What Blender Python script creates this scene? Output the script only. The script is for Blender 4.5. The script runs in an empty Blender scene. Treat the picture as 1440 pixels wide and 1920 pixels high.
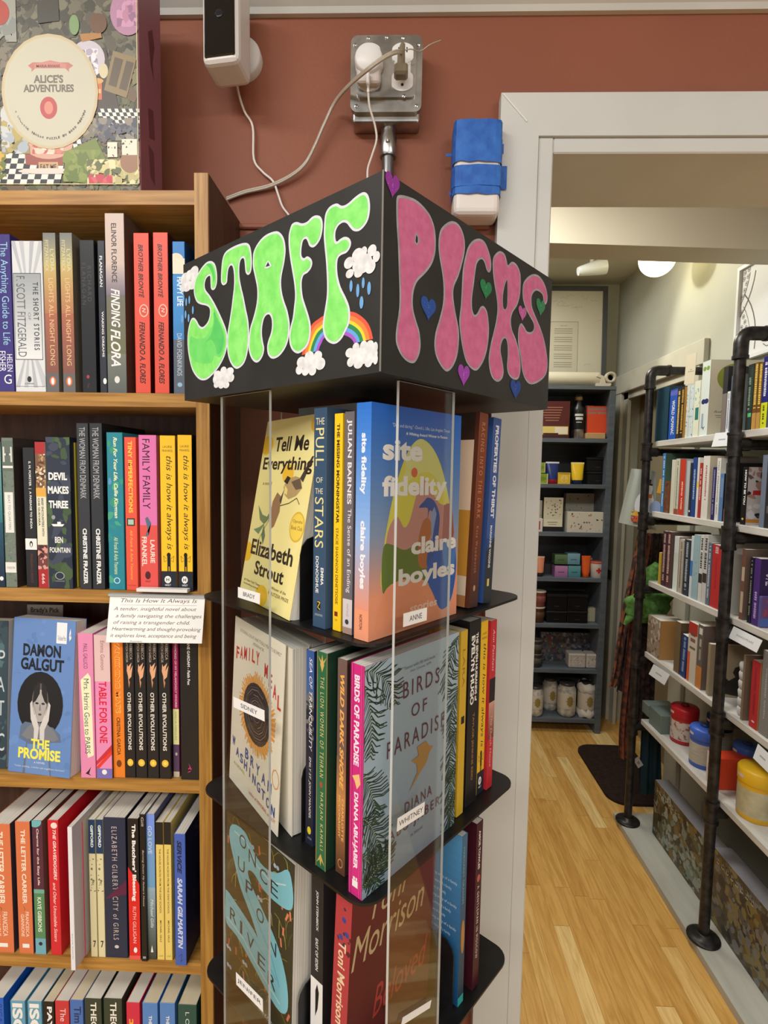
import bpy, bmesh, math, random
from mathutils import Vector, Matrix

C = bpy.context.scene.collection
SC = bpy.context.scene
R = math.radians

# ------------------------------------------------------------------ camera
CAM_POS = Vector((0, 0, 1.6))
FPX = 1014.92
YAW, PITCH, ROLL = -0.0318096, -0.0731983, -0.0168237
cy_, sy_, cp_, sp_, cr_, sr_ = (math.cos(YAW), math.sin(YAW), math.cos(PITCH), math.sin(PITCH), math.cos(ROLL), math.sin(ROLL))
FWD = Vector((sy_ * cp_, cy_ * cp_, sp_))
RT0 = Vector((cy_, -sy_, 0))
DN0 = FWD.cross(RT0)
RT = RT0 * cr_ + DN0 * sr_
DN = RT0 * -sr_ + DN0 * cr_
cam_d = bpy.data.cameras.new('camera')
cam_d.sensor_fit = 'VERTICAL'
cam_d.sensor_height = 24.0
cam_d.lens = 24.0 * FPX / 1920.0
cam_d.clip_start = 0.02
cam = bpy.data.objects.new('camera', cam_d)
C.objects.link(cam)
mw = Matrix((RT, -DN, -FWD)).transposed().to_4x4()
mw.translation = CAM_POS
cam.matrix_world = mw
SC.camera = cam

# ------------------------------------------------------------------ colour management, world, lights
SC.view_settings.view_transform = 'Standard'
SC.view_settings.look = 'None'
SC.view_settings.gamma = 1.0
SC.view_settings.use_curve_mapping = False
SC.view_settings.exposure = 0.14
W = bpy.data.worlds.new('world')
SC.world = W
W.use_nodes = True
W.node_tree.nodes['Background'].inputs[0].default_value = (0.9, 0.95, 1.0, 1)
W.node_tree.nodes['Background'].inputs[1].default_value = 0.15

def area(name, loc, target, sx, sy, power, col=(1, 0.95, 0.88), spread=180):
    l = bpy.data.lights.new(name, 'AREA')
    l.shape = 'RECTANGLE'; l.size = sx; l.size_y = sy
    l.energy = power; l.color = col; l.spread = R(spread)
    o = bpy.data.objects.new(name, l)
    C.objects.link(o)
    o.location = loc
    o.rotation_euler = (Vector(target) - Vector(loc)).to_track_quat('-Z', 'Y').to_euler()
    return o
area('shop_ceiling_light', (-1.0, -0.35, 2.74), (-0.9, -0.15, 0), 0.9, 0.35, 20, (1, 0.98, 0.95))
area('shop_ceiling_light', (-0.5, -1.7, 2.78), (-0.5, -1.4, 0), 1.4, 0.4, 44, (1, 0.98, 0.95))
area('shop_ceiling_light', (1.6, -1.4, 2.78), (1.4, -1.0, 0), 1.4, 0.4, 30, (1, 0.98, 0.95))  # added on the right to brighten the header box's right face
area('shop_fill_light', (-2.9, -1.9, 1.5), (0, 0.4, 1.2), 1.6, 1.6, 26, (0.93, 0.97, 1.0))  # this and the next are added fills in the unseen shop, without windows
area('shop_fill_light', (1.2, -3.9, 1.5), (0, 0.4, 1.3), 1.8, 1.6, 36, (0.93, 0.97, 1.0))
area('back_room_light', (0.5, 2.9, 2.8), (0.6, 2.8, 0), 0.5, 0.5, 13, (1, 0.97, 0.9))
area('back_room_light', (0.3, 1.5, 2.57), (0.6, 1.8, 0), 0.4, 0.4, 21, (1, 0.98, 0.93))
def point(name, loc, power, col, r=0.04):
    l = bpy.data.lights.new(name, 'POINT'); l.energy = power; l.color = col; l.shadow_soft_size = r
    o = bpy.data.objects.new(name, l); C.objects.link(o); o.location = loc
    return o
def spot(name, loc, target, power, col, ang, blend=0.4, r=0.03):
    l = bpy.data.lights.new(name, 'SPOT'); l.energy = power; l.color = col; l.shadow_soft_size = r
    l.spot_size = R(ang); l.spot_blend = blend
    o = bpy.data.objects.new(name, l); C.objects.link(o); o.location = loc
    o.rotation_euler = (Vector(target) - Vector(loc)).to_track_quat('-Z', 'Y').to_euler()
    return o
spot('back_room_spot', (0.55, 2.9, 2.78), (1.39, 2.3, 2.1), 26, (1, 0.93, 0.72), 75)

# ------------------------------------------------------------------ materials
def lin(c):
    return tuple(((v / 255) / 12.92 if v / 255 <= 0.04045 else ((v / 255 + 0.055) / 1.055) ** 2.4) for v in c) + (1,)
MC = {}
def rgb(c, rough=0.42, metal=0.0, spec=0.4, bump=0):
    key = (tuple(c), rough, metal, spec, bump)
    if key in MC: return MC[key]
    m = bpy.data.materials.new('colour_%02x%02x%02x' % tuple(int(v) for v in c))
    m.use_nodes = True
    b = m.node_tree.nodes['Principled BSDF']
    b.inputs['Base Color'].default_value = lin(c)
    b.inputs['Roughness'].default_value = rough
    b.inputs['Metallic'].default_value = metal
    b.inputs['Specular IOR Level'].default_value = spec
    if bump:
        nt = m.node_tree
        tc = nt.nodes.new('ShaderNodeTexCoord'); n = nt.nodes.new('ShaderNodeTexNoise'); n.inputs['Scale'].default_value = 400
        bp = nt.nodes.new('ShaderNodeBump'); bp.inputs['Strength'].default_value = bump; bp.inputs['Distance'].default_value = 0.001
        nt.links.new(tc.outputs['Object'], n.inputs['Vector']); nt.links.new(n.outputs['Fac'], bp.inputs['Height']); nt.links.new(bp.outputs[0], b.inputs['Normal'])
    MC[key] = m
    return m

def noisy(name, c0, c1, scale=(1, 1, 1), nscale=5, rough=0.5, detail=4, lo=0.35, hi=0.65, bump=0.0, spec=0.4, metal=0.0, bscale=None):
    m = bpy.data.materials.new(name); m.use_nodes = True
    nt = m.node_tree; b = nt.nodes['Principled BSDF']
    tc = nt.nodes.new('ShaderNodeTexCoord'); mp = nt.nodes.new('ShaderNodeMapping'); mp.inputs['Scale'].default_value = scale
    n = nt.nodes.new('ShaderNodeTexNoise'); n.inputs['Scale'].default_value = nscale; n.inputs['Detail'].default_value = detail
    r = nt.nodes.new('ShaderNodeValToRGB')
    r.color_ramp.elements[0].position = lo; r.color_ramp.elements[0].color = lin(c0)
    r.color_ramp.elements[1].position = hi; r.color_ramp.elements[1].color = lin(c1)
    nt.links.new(tc.outputs['Object'], mp.inputs['Vector']); nt.links.new(mp.outputs[0], n.inputs['Vector'])
    nt.links.new(n.outputs['Fac'], r.inputs[0]); nt.links.new(r.outputs[0], b.inputs['Base Color'])
    b.inputs['Roughness'].default_value = rough; b.inputs['Specular IOR Level'].default_value = spec; b.inputs['Metallic'].default_value = metal
    if bump:
        bp = nt.nodes.new('ShaderNodeBump'); bp.inputs['Strength'].default_value = bump; bp.inputs['Distance'].default_value = 0.002
        n2 = n
        if bscale:
            n2 = nt.nodes.new('ShaderNodeTexNoise'); n2.inputs['Scale'].default_value = bscale; n2.inputs['Detail'].default_value = 6
            nt.links.new(tc.outputs['Object'], n2.inputs['Vector'])
        nt.links.new(n2.outputs['Fac'], bp.inputs['Height']); nt.links.new(bp.outputs[0], b.inputs['Normal'])
    return m

OAK = noisy('oak_wood', (148, 104, 44), (184, 138, 70), (1.5, 30, 30), 6, 0.42, 6)
OAK_V = noisy('oak_wood_upright', (148, 104, 44), (182, 138, 68), (40, 30, 1.5), 6, 0.42, 6)
VENEER = noisy('shaded_veneer', (62, 42, 30), (84, 58, 42), (30, 30, 1.5), 5, 0.5, 6)  # darker than the oak: shade on side panel and rail put into the colour
BACKP = noisy('brown_back_panel', (62, 40, 31), (80, 54, 42), (20, 20, 1.5), 5, 0.6, 5)
REDWALL = noisy('terracotta_paint', (134, 78, 58), (142, 85, 63), (1, 1, 1), 3, 0.55, 3, bump=0.25, bscale=160, spec=0.3)
WHITEP = noisy('white_paint', (196, 197, 192), (206, 207, 202), (1, 1, 1), 4, 0.5, 3, bump=0.12, bscale=90)
GREYW = noisy('sage_grey_wall_paint', (176, 178, 166), (186, 187, 175), (1, 1, 1), 2, 0.6, 3, bump=0.3, bscale=40)
CEILP = noisy('tan_ceiling_paint', (190, 185, 164), (198, 193, 172), (1, 1, 1), 2, 0.7, 3)
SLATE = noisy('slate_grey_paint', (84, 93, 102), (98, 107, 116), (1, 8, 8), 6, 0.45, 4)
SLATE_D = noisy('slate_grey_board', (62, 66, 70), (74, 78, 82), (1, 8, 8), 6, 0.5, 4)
BOARD = noisy('whitewashed_board', (186, 184, 176), (206, 204, 198), (8, 1, 8), 5, 0.5, 4)
PLAT = noisy('worn_grey_board', (172, 172, 160), (190, 190, 178), (6, 1, 6), 3, 0.55, 5)
STEEL = noisy('galvanised_steel', (150, 150, 148), (190, 190, 188), (1, 1, 1), 30, 0.3, 3, metal=1.0)
CONDUIT = rgb((130, 130, 132), 0.35, 0.9)
PIPE = noisy('black_iron_pipe', (42, 40, 40), (66, 64, 63), (1, 1, 1), 40, 0.38, 4, metal=0.6)
BLACKM = noisy('black_powder_coat', (16, 16, 17), (24, 24, 25), (1, 1, 1), 60, 0.45, 2)
SIGNBLACK = noisy('black_sign_board', (40, 41, 40), (46, 47, 46), (1, 1, 1), 30, 0.5, 3, spec=0.45)
PAPER = noisy('page_edges', (205, 200, 186), (226, 222, 210), (1, 1, 1), 20, 0.8, 2)
PAPER_Y = noisy('yellowed_page_edges', (200, 188, 158), (220, 208, 178), (1, 1, 1), 20, 0.8, 2)
RUG = noisy('dark_brown_mat', (44, 33, 28), (54, 42, 36), (1, 1, 1), 60, 0.95, 3, spec=0.1)

def pages_mat():
    m = bpy.data.materials.new('page_block_lines'); m.use_nodes = True
    nt = m.node_tree; b = nt.nodes['Principled BSDF']
    tc = nt.nodes.new('ShaderNodeTexCoord'); mp = nt.nodes.new('ShaderNodeMapping'); mp.inputs['Scale'].default_value = (1400, 1, 1)
    n = nt.nodes.new('ShaderNodeTexNoise'); n.inputs['Scale'].default_value = 1; n.inputs['Detail'].default_value = 1
    r = nt.nodes.new('ShaderNodeValToRGB')
    r.color_ramp.elements[0].position = 0.3; r.color_ramp.elements[0].color = lin((186, 182, 170))
    r.color_ramp.elements[1].position = 0.6; r.color_ramp.elements[1].color = lin((228, 224, 213))
    nt.links.new(tc.outputs['Object'], mp.inputs[0]); nt.links.new(mp.outputs[0], n.inputs['Vector']); nt.links.new(n.outputs['Fac'], r.inputs[0]); nt.links.new(r.outputs[0], b.inputs['Base Color'])
    b.inputs['Roughness'].default_value = 0.85
    return m
PAGES = pages_mat()

def acrylic_mat():
    m = bpy.data.materials.new('clear_acrylic'); m.use_nodes = True
    nt = m.node_tree; nt.nodes.clear()
    out = nt.nodes.new('ShaderNodeOutputMaterial'); mix = nt.nodes.new('ShaderNodeMixShader')
    tr = nt.nodes.new('ShaderNodeBsdfTransparent'); tr.inputs[0].default_value = (0.93, 0.94, 0.93, 1)
    gl = nt.nodes.new('ShaderNodeBsdfGlossy'); gl.inputs['Roughness'].default_value = 0.02
    lw = nt.nodes.new('ShaderNodeLayerWeight'); lw.inputs[0].default_value = 0.5
    pw = nt.nodes.new('ShaderNodeMath'); pw.operation = 'POWER'; pw.inputs[1].default_value = 4.0; nt.links.new(lw.outputs['Facing'], pw.inputs[0])
    fr = nt.nodes.new('ShaderNodeMath'); fr.operation = 'MULTIPLY_ADD'; fr.inputs[1].default_value = 0.9; fr.inputs[2].default_value = 0.03; nt.links.new(pw.outputs[0], fr.inputs[0])
    nt.links.new(fr.outputs[0], mix.inputs[0]); nt.links.new(tr.outputs[0], mix.inputs[1]); nt.links.new(gl.outputs[0], mix.inputs[2]); nt.links.new(mix.outputs[0], out.inputs[0])
    return m
ACRYL = acrylic_mat()
ACRYL_E = rgb((190, 192, 188), 0.2, 0, 0.6)

def emis(c, s):
    m = bpy.data.materials.new('lamp_glow'); m.use_nodes = True
    b = m.node_tree.nodes['Principled BSDF']
    b.inputs['Base Color'].default_value = lin((240, 235, 220)); b.inputs['Emission Color'].default_value = lin(c); b.inputs['Emission Strength'].default_value = s
    return m

def floor_mat():
    m = bpy.data.materials.new('oak_strip_floor'); m.use_nodes = True
    nt = m.node_tree; b = nt.nodes['Principled BSDF']; L = nt.links.new
    tc = nt.nodes.new('ShaderNodeTexCoord')
    sep = nt.nodes.new('ShaderNodeSeparateXYZ'); L(tc.outputs['Object'], sep.inputs[0])
    def math_(op, a, bb=None):
        n = nt.nodes.new('ShaderNodeMath'); n.operation = op
        for i, v in enumerate((a, bb)):
            if v is None: continue
            if isinstance(v, (int, float)): n.inputs[i].default_value = v
            else: L(v, n.inputs[i])
        return n.outputs[0]
    row = math_('FLOOR', math_('DIVIDE', sep.outputs[0], 0.057))
    wn = nt.nodes.new('ShaderNodeTexWhiteNoise'); wn.noise_dimensions = '1D'; L(row, wn.inputs['W'])
    yy = math_('ADD', math_('DIVIDE', sep.outputs[1], 0.62), math_('MULTIPLY', wn.outputs['Value'], 7.3))
    col = math_('FLOOR', yy)
    cmb = nt.nodes.new('ShaderNodeCombineXYZ'); L(row, cmb.inputs[0]); L(col, cmb.inputs[1])
    wn2 = nt.nodes.new('ShaderNodeTexWhiteNoise'); wn2.noise_dimensions = '2D'; L(cmb.outputs[0], wn2.inputs['Vector'])
    ramp = nt.nodes.new('ShaderNodeValToRGB'); e = ramp.color_ramp.elements
    e[0].position = 0; e[0].color = lin((206, 158, 84)); e[1].position = 1; e[1].color = lin((240, 212, 150))
    for p, c in ((0.25, (214, 167, 92)), (0.6, (219, 173, 97)), (0.8, (225, 182, 108)), (0.92, (238, 206, 140))):
        x = ramp.color_ramp.elements.new(p); x.color = lin(c)
    L(wn2.outputs['Value'], ramp.inputs[0])
    # grain
    mp = nt.nodes.new('ShaderNodeMapping'); mp.inputs['Scale'].default_value = (26, 2.2, 1); L(tc.outputs['Object'], mp.inputs[0])
    addv = nt.nodes.new('ShaderNodeVectorMath'); addv.operation = 'ADD'; L(mp.outputs[0], addv.inputs[0]); L(wn2.outputs['Color'], addv.inputs[1])
    n = nt.nodes.new('ShaderNodeTexNoise'); n.inputs['Scale'].default_value = 2.2; n.inputs['Detail'].default_value = 6; n.inputs['Distortion'].default_value = 1.2; L(addv.outputs[0], n.inputs['Vector'])
    r2 = nt.nodes.new('ShaderNodeValToRGB'); r2.color_ramp.elements[0].position = 0.36; r2.color_ramp.elements[0].color = (0.74, 0.66, 0.52, 1); r2.color_ramp.elements[1].position = 0.6; r2.color_ramp.elements[1].color = (1, 1, 1, 1)
    L(n.outputs['Fac'], r2.inputs[0])
    mx = nt.nodes.new('ShaderNodeMix'); mx.data_type = 'RGBA'; mx.blend_type = 'MULTIPLY'; mx.inputs[0].default_value = 0.8
    L(ramp.outputs[0], mx.inputs[6]); L(r2.outputs[0], mx.inputs[7])
    # joints
    fx = math_('FRACT', math_('DIVIDE', sep.outputs[0], 0.057)); fy = math_('FRACT', yy)
    j = math_('MAXIMUM', math_('LESS_THAN', fx, 0.03), math_('LESS_THAN', fy, 0.004))
    mx2 = nt.nodes.new('ShaderNodeMix'); mx2.data_type = 'RGBA'; mx2.inputs[7].default_value = lin((150, 104, 54))
    L(math_('MULTIPLY', j, 0.55), mx2.inputs[0]); L(mx.outputs[2], mx2.inputs[6]); L(mx2.outputs[2], b.inputs['Base Color'])
    b.inputs['Roughness'].default_value = 0.32; b.inputs['Specular IOR Level'].default_value = 0.35
    return m
FLOORM = floor_mat()

# ------------------------------------------------------------------ mesh helpers
def proj(P):
    v = Vector(P) - CAM_POS
    z = v.dot(FWD)
    return 720 + FPX * v.dot(RT) / z, 960 + FPX * v.dot(DN) / z
def ray(x, y): return RT * ((x - 720) / FPX) + DN * ((y - 960) / FPX) + FWD
def at(x, y, X=None, Y=None, Z=None):
    v = ray(x, y)
    if Y is not None: return CAM_POS + v * (Y / v.y)
    if X is not None: return CAM_POS + v * (X / v.x)
    return CAM_POS + v * ((Z - 1.6) / v.z)
def bis(fn, lo, hi, inc=True):
    for _ in range(40):
        m = (lo + hi) / 2
        if (fn(m) < 0) == inc: lo = m
        else: hi = m
    return (lo + hi) / 2

class MB:
    def __init__(s): s.v = []; s.f = []; s.m = []; s.mats = []; s.sm = []
    def mi(s, m):
        if m not in s.mats: s.mats.append(m)
        return s.mats.index(m)
    def face(s, pts, m, smooth=False):
        b = len(s.v); s.v += [tuple(p) for p in pts]; s.f.append(tuple(range(b, b + len(pts)))); s.m.append(s.mi(m)); s.sm.append(smooth)
    def raw(s, vs, fs, m, smooth=False):
        b = len(s.v); s.v += [tuple(p) for p in vs]; k = s.mi(m)
        for f in fs: s.f.append(tuple(b + i for i in f)); s.m.append(k); s.sm.append(smooth)
    def box(s, x0, x1, y0, y1, z0, z1, m, bev=0.0, M=None):
        if bev:
            bm = bmesh.new(); bmesh.ops.create_cube(bm, size=1)
            for v in bm.verts: v.co = Vector(((x0 + x1) / 2 + v.co.x * (x1 - x0), (y0 + y1) / 2 + v.co.y * (y1 - y0), (z0 + z1) / 2 + v.co.z * (z1 - z0)))
            bmesh.ops.bevel(bm, geom=bm.edges[:], offset=bev, segments=3 if bev > 0.003 else 1, affect='EDGES', profile=0.5)
            vs = [v.co.copy() for v in bm.verts]; bm.verts.index_update(); fs = [[v.index for v in f.verts] for f in bm.faces]; bm.free()
        else:
            vs = [Vector(p) for p in ((x0, y0, z0), (x1, y0, z0), (x1, y1, z0), (x0, y1, z0), (x0, y0, z1), (x1, y0, z1), (x1, y1, z1), (x0, y1, z1))]
            fs = [(0, 3, 2, 1), (4, 5, 6, 7), (0, 1, 5, 4), (1, 2, 6, 5), (2, 3, 7, 6), (3, 0, 4, 7)]
        if M: vs = [M @ v for v in vs]
        s.raw(vs, fs, m, smooth=False)
    def prism(s, pts, z0, z1, m, M=None):   # outline in XY, extruded along Z
        n = len(pts); vs = [Vector((x, y, z0)) for x, y in pts] + [Vector((x, y, z1)) for x, y in pts]
        if M: vs = [M @ v for v in vs]
        s.raw(vs, [tuple(range(n))[::-1], tuple(range(n, 2 * n))] + [(i, (i + 1) % n, n + (i + 1) % n, n + i) for i in range(n)], m)
    def tube(s, path, r, m, seg=10, caps=True):
        P = [Vector(p) for p in path]; rings = []; n = None
        for i, p in enumerate(P):
            t = (P[min(i + 1, len(P) - 1)] - P[max(i - 1, 0)]).normalized()
            if n is None: n = t.orthogonal().normalized()
            n = (n - t * n.dot(t)).normalized(); b = t.cross(n)
            rr = r[i] if isinstance(r, (list, tuple)) else r
            rings.append([p + (n * math.cos(2 * math.pi * k / seg) + b * math.sin(2 * math.pi * k / seg)) * rr for k in range(seg)])
        vs = [v for g in rings for v in g]; fs = []
        for i in range(len(P) - 1):
            for k in range(seg): fs.append((i * seg + k, i * seg + (k + 1) % seg, (i + 1) * seg + (k + 1) % seg, (i + 1) * seg + k))
        s.raw(vs, fs, m, True)
        if caps: s.raw(vs[:seg], [tuple(range(seg))[::-1]], m); s.raw(vs[-seg:], [tuple(range(seg))], m)
    def lathe(s, prof, m, o=(0, 0, 0), seg=24, smooth=True, sq=None):
        o = Vector(o); vs = []; fs = []
        for r_, z in prof:
            for k in range(seg):
                a = 2 * math.pi * k / seg; vs.append(o + Vector((r_ * math.cos(a), r_ * math.sin(a), z)))
        for i in range(len(prof) - 1):
            for k in range(seg): fs.append((i * seg + k, i * seg + (k + 1) % seg, (i + 1) * seg + (k + 1) % seg, (i + 1) * seg + k))
        s.raw(vs, fs, m, smooth)
        s.raw(vs[:seg], [tuple(range(seg))[::-1]], m); s.raw(vs[-seg:], [tuple(range(seg))], m)
    def build(s, name, parent=None, loc=None, M=None):
        me = bpy.data.meshes.new(name); me.from_pydata(s.v, [], s.f)
        for m in s.mats: me.materials.append(m)
        me.polygons.foreach_set('material_index', s.m); me.polygons.foreach_set('use_smooth', s.sm)
        me.update()
        o = bpy.data.objects.new(name, me); C.objects.link(o)
        if parent: o.parent = parent
        if loc: o.location = loc
        if M: o.matrix_local = M
        return o
def thing(name, label, cat, loc=(0, 0, 0), rot=(0, 0, 0), group=None):
    o = bpy.data.objects.new(name, None); o.empty_display_size = 0.02; C.objects.link(o)
    o.location = loc; o.rotation_euler = rot; return tag(o, label, cat, group)
def tag(o, label, cat, group=None):
    o['label'] = label; o['category'] = cat
    if group: o['group'] = group
    return o
def struct(name, mb, label=None):
    o = mb.build(name); o['kind'] = 'structure'
    if label: o['label'] = label
    return o
def copy_tree(o, parent=None):
    c = o.copy(); C.objects.link(c)
    if parent: c.parent = parent
    for ch in list(o.children): copy_tree(ch, c)
    return c

# text glyph meshes
TC = {}
def glyphs(txt, style):
    key = (txt, style)
    if key not in TC:
        cu = bpy.data.curves.new('t', 'FONT'); cu.body = txt; cu.resolution_u = 3
        cu.size = 1
        if 'b' in style: cu.offset = 0.022
        if 'B' in style: cu.offset = 0.04
        if 'i' in style: cu.shear = 0.28
        if 'w' in style: cu.space_character = 1.35
        ob = bpy.data.objects.new('t', cu)
        me = ob.to_mesh()
        vs = [(v.co.x, v.co.y) for v in me.vertices]; fs = [tuple(p.vertices) for p in me.polygons]
        ob.to_mesh_clear(); bpy.data.objects.remove(ob); bpy.data.curves.remove(cu)
        xs = [v[0] for v in vs]; ys = [v[1] for v in vs]
        TC[key] = (vs, fs, min(xs), max(xs), min(ys), max(ys))
    return TC[key]

class Dr:
    """draws flat printed shapes on one face of a mesh: o origin, ex/ey unit axes, w/h size, n outward"""
    def __init__(s, mb, o, ex, ey, n, w, h, rough=0.42, clip=True):
        s.mb = mb; s.o = Vector(o); s.ex = Vector(ex) * w; s.ey = Vector(ey) * h; s.n = Vector(n); s.k = 1; s.w = w; s.h = h; s.rough = rough; s.clip = clip
    def P(s, a, b, extra=0):
        if s.clip: a = min(1, max(0, a)); b = min(1, max(0, b))
        return s.o + s.ex * a + s.ey * b + s.n * (0.00001 * s.k + extra)
    def col(s, c): return c if not isinstance(c, (tuple, list)) else rgb(c, s.rough)
    def poly(s, pts, c, bump=True):
        s.mb.face([s.P(*p) for p in pts], s.col(c)); 
        if bump: s.k += 1
    def run(s, ops):
        for op in ops or []:
            k = op[0]
            if k == 'r': _, a, b, c2, d, c = op; s.poly([(a, b), (c2, b), (c2, d), (a, d)], c)
            elif k == 'p': s.poly(op[1], op[2])
            elif k == 'p0': s.poly(op[1], op[2], False)
            elif k == 'k': s.k += 1
            elif k == 'e':
                _, x, y, rx, ry, c = op[:6]; s.poly([(x + rx * math.cos(i * math.pi / 12), y + ry * math.sin(i * math.pi / 12)) for i in range(24)], c)
            elif k == 'g':
                _, a, b, c2, d, lo, hi = op; n = 20
                for i in range(n):
                    u = (i + .5) / n; c = tuple(int(lo[j] + (hi[j] - lo[j]) * u) for j in range(3))
                    y0 = b + (d - b) * i / n; y1 = b + (d - b) * (i + 1) / n; s.poly([(a, y0), (c2, y0), (c2, y1), (a, y1)], c, False)
                s.k += 1
            elif k == 'l':
                pts, wd, c = op[1], op[2], op[3]   # width in metres
                for i in range(len(pts) - 1):
                    p = Vector((pts[i][0] * s.w, pts[i][1] * s.h)); q = Vector((pts[i + 1][0] * s.w, pts[i + 1][1] * s.h)); d = q - p
                    if d.length < 1e-7: continue
                    m = Vector((-d.y, d.x)).normalized() * wd / 2
                    s.poly([((v.x) / s.w, (v.y) / s.h) for v in (p + m, q + m, q - m, p - m)], c, False)
                s.k += 0.15
            elif k == 'n':   # scattered blobs
                _, a, b, c2, d, cols, cnt, size, seed = op; rn = random.Random(seed)
                for i in range(cnt):
                    x = rn.uniform(a, c2); y = rn.uniform(b, d); rr = size * rn.uniform(.4, 1.2); an = rn.uniform(0, 3.1); st = rn.uniform(.35, 1)
                    pts = []
                    for j in range(9):
                        t = j * 2 * math.pi / 9; q = rr * rn.uniform(.7, 1.2); px_, py_ = q * math.cos(t), q * st * math.sin(t)
                        pts.append((x + (px_ * math.cos(an) - py_ * math.sin(an)) / s.w, y + (px_ * math.sin(an) + py_ * math.cos(an)) / s.h))
                    pts = [(min(c2, max(a, p)), min(d, max(b, q))) for p, q in pts]
                    s.mb.face([s.P(p[0], p[1], 4e-7 * i) for p in pts], s.col(rn.choice(cols)))
                s.k += 2 + cnt // 20
            elif k in ('h', 'v', 'u'):
                _, txt, a, b, c2, d, c = op[:7]; st = op[7] if len(op) > 7 else ''
                if k != 'h': b, c2 = c2, b      # listed as s0, s1, t0, t1
                vs, fs, x0, x1, y0, y1 = glyphs(txt, st)
                out = []
                for x, y in vs:
                    fx = (x - x0) / (x1 - x0 + 1e-9); fy = (y - y0) / (y1 - y0 + 1e-9)
                    if k == 'h': out.append(s.P(a + (c2 - a) * fx, b + (d - b) * fy))
                    elif k == 'v': out.append(s.P(a + (c2 - a) * fy, d + (b - d) * fx))   # reads top to bottom
                    else: out.append(s.P(c2 + (a - c2) * fy, b + (d - b) * fx))
                s.mb.raw(out, fs, s.col(c)); s.k += 1

def smooth(pts, n=3):
    out = []; N = len(pts)
    for i in range(N):
        p0, p1, p2, p3 = (Vector(pts[(i + j - 1) % N]) for j in range(4))
        for k in range(n):
            t = k / n
            out.append(tuple(0.5 * ((2 * p1) + (p2 - p0) * t + (2 * p0 - 5 * p1 + 4 * p2 - p3) * t * t + (3 * p1 - p0 - 3 * p2 + p3) * t ** 3)))
    return out
def inset(pts, w):
    N = len(pts); A = sum(pts[i][0] * pts[(i + 1) % N][1] - pts[(i + 1) % N][0] * pts[i][1] for i in range(N)); sg = 1 if A > 0 else -1
    out = []
    for i in range(N):
        d = Vector(pts[(i + 1) % N]) - Vector(pts[i - 1])
        n = Vector((-d.y, d.x)); n.normalize() if n.length else None
        out.append(tuple(Vector(pts[i]) + n * w * sg))
    return out
def tess(pts):
    from mathutils.geometry import tessellate_polygon
    return tessellate_polygon([[Vector((p[0], p[1], 0)) for p in pts]])

# ------------------------------------------------------------------ books
def book(label, loc, rotz, t, h, d, col, spine=None, front=None, back=None, hard=False, group=None, tilt=0, lean=0, pages=None, wobble=0, cards=None, frontcol=None, backcol=None):
    """local frame: spine faces -Y, front cover faces +X, standing on z=0"""
    kind = 'hardcover_book' if hard else 'paperback_book'
    M = Matrix.Rotation(rotz, 4, 'Z') @ Matrix.Rotation(tilt, 4, 'Y') @ Matrix.Rotation(lean, 4, 'X')
    e = thing(kind, label, 'book', loc, M.to_euler(), group)
    b = 0.0022 if hard else 0.0007
    mb = MB(); m = rgb(col, 0.4)
    x0, x1 = -t / 2, t / 2
    mf = rgb(frontcol, 0.4) if frontcol else m; mbk = rgb(backcol, 0.4) if backcol else m
    mb.box(x0, x1, 0, b, 0, h, m, 0.0005)
    mb.box(x1 - b, x1, b * .5, d, 0, h, mf); mb.box(x0, x0 + b, b * .5, d, 0, h, mbk)
    if spine: Dr(mb, (x0, 0, 0), (1, 0, 0), (0, 0, 1), (0, -1, 0), t, h).run(spine)
    if front: Dr(mb, (x1, 0, 0), (0, 1, 0), (0, 0, 1), (1, 0, 0), d, h).run(front)
    if back: Dr(mb, (x0, d, 0), (0, -1, 0), (0, 0, 1), (-1, 0, 0), d, h).run(back)
    mb.build('cover', e)
    pg = MB(); i = 0.003 if hard else 0.0004
    pg.box(x0 + b, x1 - b, b, d - (0.003 if hard else 0.0006), i, h - i, pages or PAGES)
    pg.build('page_block', e)
    return e
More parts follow.
